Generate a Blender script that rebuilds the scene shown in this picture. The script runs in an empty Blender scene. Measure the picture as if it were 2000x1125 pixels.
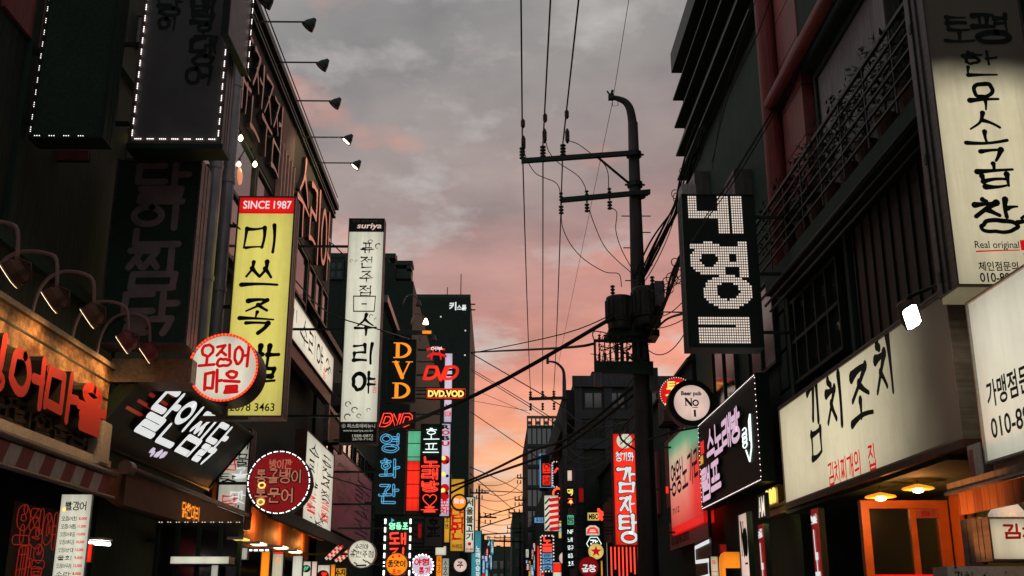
import bpy, math, random
from mathutils import Vector, Matrix
random.seed(7)
R = math.radians
SC = bpy.context.scene
COL = SC.collection

# ------------------------------------------------------------------ camera
W, H, FPX = 2000.0, 1125.0, 2100.0
PITCH, YAW = R(16.75), R(0.785)
CAM_Z = 1.6
cam = bpy.data.cameras.new('camera')
cam.sensor_width = 36.0
cam.lens = FPX / W * 36.0
cam.clip_start, cam.clip_end = 0.05, 4000
camo = bpy.data.objects.new('camera', cam)
COL.objects.link(camo)
camo.location = (0, 0, CAM_Z)
camo.rotation_euler = (R(90) + PITCH, 0, -YAW)
SC.camera = camo

# ------------------------------------------------------------------ sky
SUN_EL, SUN_AZ = R(1.5), R(12)          # the sun is just going down at the end of the street
world = bpy.data.worlds.new('World')
SC.world = world
world.use_nodes = True
nt = world.node_tree
for n in list(nt.nodes):
    nt.nodes.remove(n)


class NG:
    """tiny node-graph helper"""
    def __init__(s, tree):
        s.t = tree

    def n(s, kind, **kw):
        o = s.t.nodes.new(kind)
        for k, v in kw.items():
            if k == 'inp':
                for kk, vv in v.items():
                    if hasattr(vv, 'is_linked') or isinstance(vv, bpy.types.NodeSocket):
                        s.t.links.new(vv, o.inputs[kk])
                    else:
                        o.inputs[kk].default_value = vv
            else:
                setattr(o, k, v)
        return o

    def math(s, op, a, b=0.0, c=None, clamp=False):
        o = s.n('ShaderNodeMath', operation=op, use_clamp=clamp)
        for i, v in enumerate((a, b, c)):
            if v is None:
                continue
            if isinstance(v, bpy.types.NodeSocket):
                s.t.links.new(v, o.inputs[i])
            else:
                o.inputs[i].default_value = v
        return o.outputs[0]

    def ramp(s, fac, stops, interp='LINEAR'):
        o = s.n('ShaderNodeValToRGB')
        o.color_ramp.interpolation = interp
        e = o.color_ramp.elements
        while len(e) < len(stops):
            e.new(0.5)
        for el, (p, c) in zip(e, stops):
            el.position = p
            el.color = tuple(c) + (1,) if len(c) == 3 else c
        s.t.links.new(fac, o.inputs[0])
        return o.outputs[0]

    def mix(s, fac, a, b, mode='MIX'):
        o = s.n('ShaderNodeMix', data_type='RGBA', blend_type=mode)
        for sock, v in ((o.inputs[0], fac), (o.inputs[6], a), (o.inputs[7], b)):
            if isinstance(v, bpy.types.NodeSocket):
                s.t.links.new(v, sock)
            else:
                sock.default_value = tuple(v) + (1,) if isinstance(v, tuple) and len(v) == 3 else v
        return o.outputs[2]

    def noise(s, vec, scale, detail=4, rough=0.55, w=None):
        o = s.n('ShaderNodeTexNoise', inp={'Scale': scale, 'Detail': detail, 'Roughness': rough})
        if vec is not None:
            s.t.links.new(vec, o.inputs['Vector'])
        return o.outputs[0]


def lin(r, g, b):
    f = lambda c: (c / 255 / 12.92) if c / 255 <= 0.04045 else ((c / 255 + 0.055) / 1.055) ** 2.4
    return (f(r), f(g), f(b))


g = NG(nt)
tc = g.n('ShaderNodeTexCoord')
sep = g.n('ShaderNodeSeparateXYZ', inp={0: tc.outputs['Generated']})
dx, dy, dz = sep.outputs
el = g.math('MULTIPLY', g.math('ARCSINE', dz), 57.29578)              # elevation in degrees
# warp the elevation with soft noise so the colour bands of the dusk are uneven
zz = g.math('ADD', g.math('MAXIMUM', dz, 0.0), 0.16)
cx, cy = g.math('DIVIDE', dx, zz), g.math('DIVIDE', dy, zz)
cv = g.n('ShaderNodeCombineXYZ', inp={0: cx, 1: cy, 2: 0.0}).outputs[0]
n_big = g.noise(cv, 1.1, 3, 0.5)
el_w = g.math('ADD', el, g.math('MULTIPLY', g.math('SUBTRACT', n_big, 0.5), 9.0))
# warmer to the right of the street
el_w = g.math('SUBTRACT', el_w, g.math('MULTIPLY', dx, 12.0))
# the glow is only in the west, ahead: behind the viewer the dusk is grey
el_w = g.math('ADD', el_w, g.math('MULTIPLY', g.math('MAXIMUM', g.math('SUBTRACT', 0.25, dy), 0.0), 55.0))
base = g.ramp(g.math('DIVIDE', el_w, 60.0, clamp=True), [
    (0.00, lin(212, 136, 116)), (0.055, lin(226, 150, 118)), (0.115, lin(240, 176, 138)),
    (0.155, lin(232, 146, 120)), (0.205, lin(212, 134, 124)), (0.27, lin(188, 136, 132)),
    (0.35, lin(162, 142, 140)), (0.48, lin(150, 145, 143)), (0.70, lin(148, 148, 147)),
    (1.0, lin(132, 134, 140))])
# layered cloud texture
n1 = g.noise(cv, 2.3, 6, 0.56)
n2 = g.noise(g.n('ShaderNodeVectorMath', operation='ADD', inp={0: cv, 1: (7.3, 2.1, 0.4)}).outputs[0], 2.8, 7, 0.58)
n3 = g.noise(g.n('ShaderNodeVectorMath', operation='ADD', inp={0: cv, 1: (3.3, 9.1, 1.4)}).outputs[0], 4.2, 5, 0.5)
shade = g.ramp(n1, [(0.31, (0.60, 0.61, 0.66)), (0.5, (0.93, 0.93, 0.94)), (0.68, (1.22, 1.20, 1.17))])
sky = g.mix(1.0, base, shade, 'MULTIPLY')
lightfac = g.ramp(n2, [(0.52, (0, 0, 0)), (0.67, (0.9, 0.9, 0.9))])
sky = g.mix(lightfac, sky, lin(194, 190, 187))
pinkfac = g.ramp(n3, [(0.58, (0, 0, 0)), (0.74, (0.6, 0.6, 0.6))])
sky = g.mix(pinkfac, sky, lin(226, 150, 132))
nish = g.n('ShaderNodeTexSky', sky_type='NISHITA', sun_disc=False, sun_elevation=SUN_EL, sun_rotation=SUN_AZ)
sky = g.mix(0.03, sky, nish.outputs[0])
sky = g.mix(1.0, sky, (10.0, 10.0, 10.0), 'MULTIPLY')
bg = g.n('ShaderNodeBackground', inp={'Color': sky, 'Strength': 0.1})
out = g.n('ShaderNodeOutputWorld')
nt.links.new(bg.outputs[0], out.inputs[0])

# ------------------------------------------------------------------ sun (almost set, diffused by cloud)
sl = bpy.data.lights.new('sun', 'SUN')
sl.energy, sl.angle, sl.color = 0.25, R(12), (1.0, 0.62, 0.45)
so = bpy.data.objects.new('sun', sl)
COL.objects.link(so)
so.rotation_euler = (R(90) - SUN_EL - R(3), 0, math.pi - SUN_AZ)
so.location = (0, 0, 40)

SC.view_settings.view_transform = 'Standard'
SC.view_settings.look = 'None'
SC.view_settings.exposure = 0.0
SC.view_settings.gamma = 1.0

# ------------------------------------------------------------------ pixel -> ray -> place in the street
_q = camo.rotation_euler.to_matrix()


def ray(u, v):
    d = _q @ Vector((u - W / 2, H / 2 - v, -FPX))
    return d


def on_y(u, v, Y):
    d = ray(u, v); t = Y / d.y
    return Vector((d.x * t, Y, CAM_Z + d.z * t))


def on_x(u, v, X):
    d = ray(u, v); t = X / d.x
    return Vector((X, d.y * t, CAM_Z + d.z * t))


# ------------------------------------------------------------------ materials
MATS = {}


def mat(name, col, rough=0.6, metal=0.0, var=0.25, scale=6.0, bump=0.0, bscale=40.0, spec=0.4, streak=0.0):
    if name in MATS:
        return MATS[name]
    m = bpy.data.materials.new(name); m.use_nodes = True
    t = m.node_tree; b = t.nodes['Principled BSDF']; q = NG(t)
    co = q.n('ShaderNodeTexCoord').outputs['Object']
    n = q.noise(co, scale, 5, 0.6)
    fac = q.ramp(n, [(0.28, (1 - var,) * 3), (0.72, (1 + var * 0.6,) * 3)])
    c = q.mix(1.0, tuple(col), fac, 'MULTIPLY')
    if streak:
        mp = q.n('ShaderNodeMapping', inp={'Vector': co, 'Scale': (9.0, 9.0, 0.5)})
        s2 = q.noise(mp.outputs[0], 3.0, 4, 0.6)
        c = q.mix(1.0, c, q.ramp(s2, [(0.35, (1 - streak,) * 3), (0.62, (1, 1, 1))]), 'MULTIPLY')
    t.links.new(c, b.inputs['Base Color'])
    t.links.new(q.math('MULTIPLY_ADD', n, 0.25, rough - 0.12, clamp=True), b.inputs['Roughness'])
    b.inputs['Metallic'].default_value = metal
    b.inputs['Specular IOR Level'].default_value = spec
    if bump:
        bn = q.n('ShaderNodeBump', inp={'Strength': bump, 'Distance': 0.02, 'Height': q.noise(co, bscale, 4, 0.6)})
        t.links.new(bn.outputs[0], b.inputs['Normal'])
    MATS[name] = m
    return m


def glow(name, col, strength=1.0, var=0.12, scale=2.2, edge=0.0, alb=None, tubes=0.0, fade=None):
    """something that gives off light: a neon tube, bulb or back-lit sheet, also raised letters with lamp light painted as glow (edge: sheet dimmer towards its rim;
    tubes: bands from the lamps inside; fade: (axis, lo, hi, min) part of the sheet whose lamps are out)"""
    if name in MATS:
        return MATS[name]
    m = bpy.data.materials.new(name); m.use_nodes = True
    t = m.node_tree; b = t.nodes['Principled BSDF']; q = NG(t)
    tc = q.n('ShaderNodeTexCoord')
    n = q.noise(tc.outputs['Object'], scale, 3, 0.55)
    f = q.math('MULTIPLY_ADD', n, var * 2.2, 1 - var * 1.1)
    gs = q.n('ShaderNodeSeparateXYZ', inp={0: tc.outputs['Generated']}).outputs
    if edge:
        for k in (0, 1):
            a = q.math('ABSOLUTE', q.math('SUBTRACT', gs[k], 0.5))
            a = q.math('POWER', q.math('MULTIPLY', a, 2.0), 4.0)
            f = q.math('MULTIPLY', f, q.math('MULTIPLY_ADD', a, -edge, 1.0))
    if name.startswith('panel'):                                  # dust runs and faded patches on the sheet
        mp = q.n('ShaderNodeMapping', inp={'Vector': tc.outputs['Object'], 'Scale': (11.0, 0.7, 1.0)})
        s2 = q.noise(mp.outputs[0], 2.5, 5, 0.65)
        s3 = q.noise(tc.outputs['Object'], 7.0, 6, 0.7)
        f = q.math('MULTIPLY', f, q.math('MULTIPLY_ADD', s2, 0.42, 0.79))
        f = q.math('MULTIPLY', f, q.math('MULTIPLY_ADD', s3, 0.24, 0.88))
    if tubes:
        w = q.math('SINE', q.math('MULTIPLY', gs[0], 6.2832 * 3))
        f = q.math('MULTIPLY', f, q.math('MULTIPLY_ADD', w, tubes, 1.0))
    if fade:
        ax, lo, hi, mn = fade
        mr = q.n('ShaderNodeMapRange', interpolation_type='SMOOTHSTEP',
                 inp={0: q.math('ADD', gs[ax], q.math('MULTIPLY', q.math('SUBTRACT', n, 0.5), 0.10)), 1: lo, 2: hi, 3: mn, 4: 1.0})
        f = q.math('MULTIPLY', f, mr.outputs[0])
    b.inputs['Base Color'].default_value = tuple(alb if alb else [min(0.7, c * 0.6 + 0.02) for c in col]) + (1,)
    b.inputs['Roughness'].default_value = 0.35
    b.inputs['Specular IOR Level'].default_value = 0.3
    b.inputs['Emission Color'].default_value = tuple(col) + (1,)
    t.links.new(q.math('MULTIPLY', f, strength), b.inputs['Emission Strength'])
    MATS[name] = m
    return m


def planks(name, col, col2, vertical=True, width=0.12, rough=0.6, gap=0.25, axis='Y'):
    """boards laid along a wall: varied tone per board and dark joints"""
    if name in MATS:
        return MATS[name]
    m = bpy.data.materials.new(name); m.use_nodes = True
    t = m.node_tree; b = t.nodes['Principled BSDF']; q = NG(t)
    co = q.n('ShaderNodeTexCoord').outputs['Object']
    s = q.n('ShaderNodeSeparateXYZ', inp={0: co}).outputs
    along = {'X': s[0], 'Y': s[1], 'Z': s[2]}[axis]
    k = q.math('DIVIDE', along, width)
    fl = q.math('FLOOR', k); fr = q.math('FRACT', k)
    wn = q.n('ShaderNodeTexWhiteNoise', noise_dimensions='1D', inp={'W': fl}).outputs[0]
    joint = q.math('LESS_THAN', fr, 0.07)
    n = q.noise(q.n('ShaderNodeMapping', inp={'Vector': co, 'Scale': (8, 8, 1.2)}).outputs[0], 4, 4, 0.6)
    c = q.mix(wn, tuple(col), tuple(col2))
    c = q.mix(1.0, c, q.ramp(n, [(0.3, (0.7,) * 3), (0.7, (1.25,) * 3)]), 'MULTIPLY')
    c = q.mix(q.math('MULTIPLY', joint, 1 - gap), c, (0.006, 0.006, 0.006))
    t.links.new(c, b.inputs['Base Color'])
    b.inputs['Roughness'].default_value = rough
    bn = q.n('ShaderNodeBump', invert=True, inp={'Strength': 0.6, 'Distance': 0.01, 'Height': joint})
    t.links.new(bn.outputs[0], b.inputs['Normal'])
    MATS[name] = m
    return m


def stone(name):
    """sandstone slabs with dark joints, stained"""
    m = bpy.data.materials.new(name); m.use_nodes = True
    t = m.node_tree; b = t.nodes['Principled BSDF']; q = NG(t)
    co = q.n('ShaderNodeTexCoord').outputs['Object']
    br = q.n('ShaderNodeTexBrick', offset=0.4, inp={'Vector': co, 'Color1': (0.40, 0.27, 0.14, 1), 'Color2': (0.24, 0.14, 0.07, 1),
             'Mortar': (0.30, 0.19, 0.11, 1), 'Scale': 1.0, 'Mortar Size': 0.006, 'Brick Width': 0.34, 'Row Height': 0.19, 'Mortar Smooth': 0.3})
    n = q.noise(co, 5.0, 7, 0.68)
    n2 = q.noise(co, 17.0, 5, 0.6)
    c = q.mix(1.0, br.outputs[0], q.ramp(n, [(0.34, (0.30, 0.20, 0.14)), (0.5, (0.85, 0.78, 0.70)), (0.64, (1.7, 1.6, 1.5))]), 'MULTIPLY')
    c = q.mix(1.0, c, q.ramp(n2, [(0.3, (0.75,) * 3), (0.7, (1.2,) * 3)]), 'MULTIPLY')
    t.links.new(c, b.inputs['Base Color'])
    b.inputs['Roughness'].default_value = 0.75
    bn = q.n('ShaderNodeBump', inp={'Strength': 0.5, 'Distance': 0.02, 'Height': q.math('ADD', n, n2)})
    t.links.new(bn.outputs[0], b.inputs['Normal'])
    MATS[name] = m
    return m


def glass(name, col=(0.02, 0.025, 0.025), rough=0.06, var=0.3):
    if name in MATS:
        return MATS[name]
    m = bpy.data.materials.new(name); m.use_nodes = True
    t = m.node_tree; b = t.nodes['Principled BSDF']; q = NG(t)
    co = q.n('ShaderNodeTexCoord').outputs['Object']
    n = q.noise(co, 1.3, 3, 0.5)
    b.inputs['Base Color'].default_value = tuple(col) + (1,)
    t.links.new(q.math('MULTIPLY_ADD', n, 0.06, rough - 0.03), b.inputs['Roughness'])
    b.inputs['Specular IOR Level'].default_value = 1.0
    b.inputs['IOR'].default_value = 1.9
    bn = q.n('ShaderNodeBump', inp={'Strength': 0.08, 'Distance': 0.02, 'Height': n})
    t.links.new(bn.outputs[0], b.inputs['Normal'])
    MATS[name] = m
    return m


mat('black_metal', (0.026, 0.052, 0.036), 0.5, 0.3, 0.3, 9)
mat('grey_metal', (0.16, 0.165, 0.17), 0.42, 0.7, 0.25, 7, streak=0.3)
mat('sign_side', (0.20, 0.165, 0.16), 0.45, 0.4, 0.25, 5, streak=0.35)
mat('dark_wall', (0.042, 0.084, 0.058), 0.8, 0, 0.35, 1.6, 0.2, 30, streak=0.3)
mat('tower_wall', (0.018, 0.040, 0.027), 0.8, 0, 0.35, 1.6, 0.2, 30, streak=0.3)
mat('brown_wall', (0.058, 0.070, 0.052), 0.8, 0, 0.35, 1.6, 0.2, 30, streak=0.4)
mat('grey_wall', (0.085, 0.09, 0.095), 0.8, 0, 0.3, 1.2, 0.2, 30, streak=0.4)
mat('red_paint', (0.34, 0.060, 0.050), 0.5, 0, 0.25, 2.0, streak=0.3)
mat('red_panel', (0.46, 0.13, 0.115), 0.5, 0, 0.25, 2.0, streak=0.3)
mat('asphalt', (0.05, 0.05, 0.052), 0.7, 0, 0.35, 3.0, 0.4, 90)
mat('paving', (0.19, 0.18, 0.17), 0.75, 0, 0.3, 4.0, 0.3, 60)
mat('kerb', (0.28, 0.28, 0.27), 0.7, 0, 0.25, 6.0)
mat('road_paint', (0.72, 0.72, 0.68), 0.6, 0, 0.3, 8.0)
mat('dark_ink', (0.012, 0.026, 0.018), 0.6, 0, 0.2, 6)
mat('wood_brown', (0.16, 0.075, 0.038), 0.6, 0, 0.4, 6, 0.2, 50)
mat('beige_metal', (0.42, 0.34, 0.25), 0.55, 0.1, 0.3, 4, streak=0.35)
mat('dim_face', (0.16, 0.155, 0.15), 0.5, 0, 0.2, 3)
mat('dim_letter', (0.34, 0.26, 0.26), 0.5, 0, 0.3, 5)
mat('white_paint', (0.62, 0.60, 0.55), 0.5, 0, 0.2, 4, streak=0.2)
mat('wire', (0.014, 0.022, 0.018), 0.6, 0, 0.2, 5)
mat('porcelain', (0.05, 0.042, 0.04), 0.3, 0, 0.3, 9)
mat('pole_concrete', (0.085, 0.075, 0.068), 0.8, 0, 0.35, 3, 0.3, 40, streak=0.3)
mat('transformer_paint', (0.075, 0.068, 0.062), 0.5, 0.2, 0.4, 5, streak=0.4)
mat('salmon_letter', (0.78, 0.50, 0.40), 0.5, 0, 0.2, 5)
mat('squid_red', (0.62, 0.045, 0.028), 0.45, 0, 0.12, 3)
mat('letter_side', (0.03, 0.03, 0.024), 0.6, 0, 0.2, 5)
mat('rail_dark', (0.075, 0.062, 0.056), 0.5, 0.2, 0.3, 5)
mat('arm_pink', (0.42, 0.27, 0.26), 0.45, 0.1, 0.2, 5)
mat('curtain', (0.50, 0.48, 0.50), 0.8, 0, 0.3, 1.4, streak=0.3)
mat('leaf', (0.045, 0.07, 0.035), 0.7, 0, 0.4, 12)
mat('teal_glass', (0.05, 0.10, 0.11), 0.2, 0, 0.3, 3)
glass('window_glass')
glass('dark_glass', (0.012, 0.014, 0.014), 0.12)
glass('tower_glass', (0.025, 0.035, 0.04), 0.1)
stone('stone_cladding')
mat('door_orange', (0.50, 0.135, 0.03), 0.45, 0, 0.2, 4)
mat('gold', (0.42, 0.30, 0.10), 0.35, 0.7, 0.3, 6)
mat('pipe_grey', (0.62, 0.60, 0.62), 0.45, 0.2, 0.2, 4, streak=0.35)
glow('salmon_glow_dim', lin(190, 124, 106), 0.22, 0.3, 1.2)  # lamp light on the nearer fascia word, painted in as a faint glow
glow('salmon_glow', lin(214, 130, 104), 0.5, 0.35, 1.2)  # lamp light on the far fascia word as glow; also round sign letters
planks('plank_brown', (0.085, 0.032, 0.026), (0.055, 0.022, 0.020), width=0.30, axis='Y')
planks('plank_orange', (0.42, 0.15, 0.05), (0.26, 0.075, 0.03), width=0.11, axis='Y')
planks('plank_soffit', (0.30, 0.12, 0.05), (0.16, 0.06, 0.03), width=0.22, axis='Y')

WHITE = lin(214, 211, 190)
glow('panel_white', WHITE, 1.0, 0.10, 1.6, edge=0.35, tubes=0.06)
glow('panel_cream', lin(196, 186, 158), 0.95, 0.12, 1.2, edge=0.40, tubes=0.07)
glow('panel_grey', lin(176, 172, 158), 0.9, 0.14, 1.5, edge=0.3, tubes=0.05)
glow('panel_yellow', lin(222, 208, 106), 0.94, 0.08, 1.2, edge=0.28, tubes=0.03)
glow('panel_red', lin(226, 24, 22), 1.0, 0.1, 1.5, edge=0.3)
glow('panel_bright_red', lin(250, 46, 26), 1.1, 0.1, 1.2, edge=0.45, tubes=0.08)
glow('panel_dim_red', lin(124, 8, 14), 1.0, 0.25, 2.5, edge=0.3)
glow('panel_orange', lin(255, 140, 30), 1.1, 0.2, 3, edge=0.4)
glow('panel_amber', lin(222, 160, 50), 0.9, 0.15, 1.5, edge=0.3)
glow('panel_teal', lin(60, 140, 150), 0.9, 0.15, 2, edge=0.3)
glow('panel_green', lin(104, 196, 150), 0.8, 0.25, 2, edge=0.3)
glow('panel_lilac', lin(208, 196, 216), 0.95, 0.2, 3, edge=0.3)
glow('panel_blue', lin(110, 160, 205), 0.9, 0.15, 3, edge=0.2)
glow('panel_purple', lin(96, 44, 58), 0.45, 0.5, 3, edge=0.3)
glow('panel_pinkwhite', lin(232, 200, 186), 0.9, 0.2, 2.5, edge=0.3)
glow('panel_sallow', lin(226, 200, 110), 0.9, 0.2, 2.5, edge=0.3)
glow('panel_half_dead', lin(206, 194, 160), 0.95, 0.10, 1.2, edge=0.30, tubes=0.05, alb=(.16, .14, .125), fade=(1, .71, .55, .015))
glow('panel_kimchi', lin(198, 188, 156), 1.15, 0.12, 1.2, edge=0.22, tubes=0.06, alb=(.20, .10, .075), fade=(0, .95, .50, .05))
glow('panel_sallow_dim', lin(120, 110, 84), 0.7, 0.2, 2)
glow('panel_tricolour', lin(236, 170, 150), 0.9, 0.2, 1.5, edge=.2)
glow('red_ink', lin(196, 18, 22), 0.9, 0.15, 6)
glow('led_white', lin(255, 236, 232), 2.4, 0.1)
glow('led_soft', lin(232, 214, 200), 0.95, 0.1, 6)
glow('led_red', lin(255, 70, 40), 2.6, 0.1)
glow('neon_red', (1.0, 0.055, 0.03), 1.5, 0.08)
glow('neon_orange', lin(255, 150, 40), 1.0, 0.15, 5)
glow('neon_blue', lin(92, 165, 205), 1.0, 0.12)
glow('neon_white', lin(226, 245, 238), 1.5, 0.1)
glow('neon_green', lin(150, 250, 190), 1.3, 0.12)
glow('neon_pink', lin(214, 178, 200), 0.95, 0.12)
glow('neon_dim', lin(140, 36, 24), 0.7, 0.2)
glow('neon_yellow', lin(255, 222, 110), 1.2, 0.15)
glow('letter_white', lin(222, 226, 226), 0.95, 0.06)
glow('lamp_warm', lin(255, 226, 180), 8.0, 0.02)
glow('lamp_edge', lin(255, 220, 172), 4.5, 0.02)
glow('lamp_cool', lin(255, 246, 236), 9.0, 0.02)
glow('lamp_amber', lin(255, 178, 96), 5.0, 0.02)
glow('lamp_dim', lin(226, 150, 110), 0.8, 0.1)
glow('led_strip', lin(255, 246, 246), 3.0, 0.1)


# ------------------------------------------------------------------ mesh builder
class MB:
    def __init__(s):
        s.v, s.f, s.m, s.sm = [], [], [], []

    def add(s, vs, fs, mi=0, smooth=False):
        o = len(s.v)
        s.v += [tuple(p) for p in vs]
        for f in fs:
            s.f.append(tuple(i + o for i in f)); s.m.append(mi); s.sm.append(smooth)
        return s

    def box(s, x0, x1, y0, y1, z0, z1, mi=0, bev=0.0):
        if x0 > x1: x0, x1 = x1, x0
        if y0 > y1: y0, y1 = y1, y0
        if z0 > z1: z0, z1 = z1, z0
        vs = [(x, y, z) for z in (z0, z1) for y in (y0, y1) for x in (x0, x1)]
        return s.add(vs, [(0, 2, 3, 1), (4, 5, 7, 6), (0, 1, 5, 4), (2, 6, 7, 3), (0, 4, 6, 2), (1, 3, 7, 5)], mi)

    def tube(s, pts, r, n=6, mi=0, closed=False, cap=True):
        P = [Vector(p) for p in pts]
        N = len(P)
        if N < 2: return s
        rr = r if isinstance(r, (list, tuple)) else [r] * N
        vs, fs = [], []
        up = None
        for i in range(N):
            if closed:
                t = P[(i + 1) % N] - P[i - 1]
            else:
                t = P[min(i + 1, N - 1)] - P[max(i - 1, 0)]
            if t.length < 1e-9: t = Vector((0, 0, 1))
            t.normalize()
            if up is None:
                up = Vector((0, 0, 1)) if abs(t.z) < 0.9 else Vector((1, 0, 0))
            a = t.cross(up)
            if a.length < 1e-6: a = t.orthogonal()
            a.normalize(); b = a.cross(t).normalized(); up = b
            for k in range(n):
                an = 2 * math.pi * k / n
                vs.append(P[i] + (a * math.cos(an) + b * math.sin(an)) * rr[i])
        for i in range(N if closed else N - 1):
            j = (i + 1) % N
            for k in range(n):
                fs.append((i * n + k, i * n + (k + 1) % n, j * n + (k + 1) % n, j * n + k))
        if cap and not closed:
            fs.append(tuple(range(n - 1, -1, -1))); fs.append(tuple((N - 1) * n + k for k in range(n)))
        return s.add(vs, fs, mi, n > 4)

    def lathe(s, prof, n=24, c=(0, 0, 0), ax='Z', mi=0, cap=True):
        """prof: (radius, height) pairs round an axis through c"""
        vs, fs = [], []
        for r, h in prof:
            for k in range(n):
                a = 2 * math.pi * k / n
                p = (r * math.cos(a), r * math.sin(a), h)
                if ax == 'X': p = (h, p[0], p[1])
                if ax == 'Y': p = (p[0], h, p[1])
                vs.append((p[0] + c[0], p[1] + c[1], p[2] + c[2]))
        for i in range(len(prof) - 1):
            for k in range(n):
                fs.append((i * n + k, i * n + (k + 1) % n, (i + 1) * n + (k + 1) % n, (i + 1) * n + k))
        if cap:
            fs.append(tuple(range(n - 1, -1, -1))); fs.append(tuple((len(prof) - 1) * n + k for k in range(n)))
        return s.add(vs, fs, mi)

    def prism(s, poly, d, mi=0):
        """poly: list of 3-D points (flat), d: extrusion vector"""
        n = len(poly); d = Vector(d)
        vs = [Vector(p) for p in poly] + [Vector(p) + d for p in poly]
        fs = [tuple(range(n)), tuple(range(2 * n - 1, n - 1, -1))]
        for i in range(n):
            j = (i + 1) % n
            fs.append((i, i + n, j + n, j))
        return s.add(vs, fs, mi)

    def build(s, name, mats, parent=None, loc=None):
        me = bpy.data.meshes.new(name)
        me.from_pydata(s.v, [], s.f)
        if not isinstance(mats, (list, tuple)): mats = [mats]
        for m in mats:
            me.materials.append(MATS[m] if isinstance(m, str) else m)
        for p, i, sm in zip(me.polygons, s.m, s.sm):
            p.material_index = i; p.use_smooth = sm
        me.update()
        o = bpy.data.objects.new(name, me)
        COL.objects.link(o)
        if parent: o.parent = parent
        if loc: o.location = loc
        return o


def tag(o, label, cat, group=None, kind=None):
    if label: o['label'] = label
    if cat: o['category'] = cat
    if group: o['group'] = group
    if kind: o['kind'] = kind
    return o


def thing(name, label, cat, loc=(0, 0, 0), face=None, group=None):
    """an Empty at the thing's base; face: 'cam' (towards -Y), 'left' (on the left walls, towards +X), 'right' (towards -X)"""
    o = bpy.data.objects.new(name, None); COL.objects.link(o)
    o.empty_display_size = 0.2
    M = Matrix.Identity(3)
    if face == 'cam': M = Matrix(((1, 0, 0), (0, 0, -1), (0, 1, 0)))
    if face == 'left': M = Matrix(((0, 0, 1), (1, 0, 0), (0, 1, 0)))
    if face == 'right': M = Matrix(((0, 0, -1), (-1, 0, 0), (0, 1, 0)))
    if isinstance(face, Matrix): M = face
    mw = M.to_4x4(); mw.translation = Vector(loc)
    o.matrix_world = mw
    return tag(o, label, cat, group)


def structure(name, mb, m):
    o = mb.build(name, m); o['kind'] = 'structure'
    return o


def light(kind, name, loc, energy, color, parent=None, size=0.05, aim=None, angle=90, blend=0.6):
    l = bpy.data.lights.new(name, kind)
    l.energy, l.color = energy, color
    if kind in ('POINT', 'SPOT'): l.shadow_soft_size = size
    if kind == 'SPOT': l.spot_size, l.spot_blend = R(angle), blend
    o = bpy.data.objects.new(name, l); COL.objects.link(o)
    o.location = loc
    if aim is not None:
        o.rotation_euler = (Vector(aim) - Vector(loc)).to_track_quat('-Z', 'Y').to_euler()
    if parent: o.parent = parent
    return o


# ------------------------------------------------------------------ lettering
def noto(body, bold=0.0):
    """outline of a line of type as (verts, faces) scaled to a unit box"""
    c = bpy.data.curves.new('type', 'FONT'); c.body = body; c.offset = bold; c.resolution_u = 3
    o = bpy.data.objects.new('type', c)
    me = bpy.data.meshes.new_from_object(o)
    vs = [v.co.copy() for v in me.vertices]; fs = [tuple(p.vertices) for p in me.polygons]
    bpy.data.objects.remove(o); bpy.data.curves.remove(c); bpy.data.meshes.remove(me)
    if not vs: return [], [], 1
    x0, x1 = min(v.x for v in vs), max(v.x for v in vs); y0, y1 = min(v.y for v in vs), max(v.y for v in vs)
    w, h = max(x1 - x0, 1e-4), max(y1 - y0, 1e-4)
    return [((v.x - x0) / w, (v.y - y0) / h) for v in vs], fs, w / h


L_ = 'ㄱㄲㄴㄷㄸㄹㅁㅂㅃㅅㅆㅇㅈㅉㅊㅋㅌㅍㅎ'
V_ = 'ㅏㅐㅑㅒㅓㅔㅕㅖㅗㅘㅙㅚㅛㅜㅝㅞㅟㅠㅡㅢㅣ'
T_ = ['', 'ㄱ', 'ㄲ', 'ㄱㅅ', 'ㄴ', 'ㄴㅈ', 'ㄴㅎ', 'ㄷ', 'ㄹ', 'ㄹㄱ', 'ㄹㅁ', 'ㄹㅂ', 'ㄹㅅ', 'ㄹㅌ', 'ㄹㅍ', 'ㄹㅎ', 'ㅁ', 'ㅂ', 'ㅂㅅ', 'ㅅ', 'ㅆ', 'ㅇ', 'ㅈ', 'ㅊ', 'ㅋ', 'ㅌ', 'ㅍ', 'ㅎ']


def _circ(cx=.5, cy=.5, rx=.5, ry=.5, n=14):
    return [(cx + rx * math.sin(2 * math.pi * k / n + .25), cy + ry * math.cos(2 * math.pi * k / n + .25)) for k in range(n + 1)]


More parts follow.
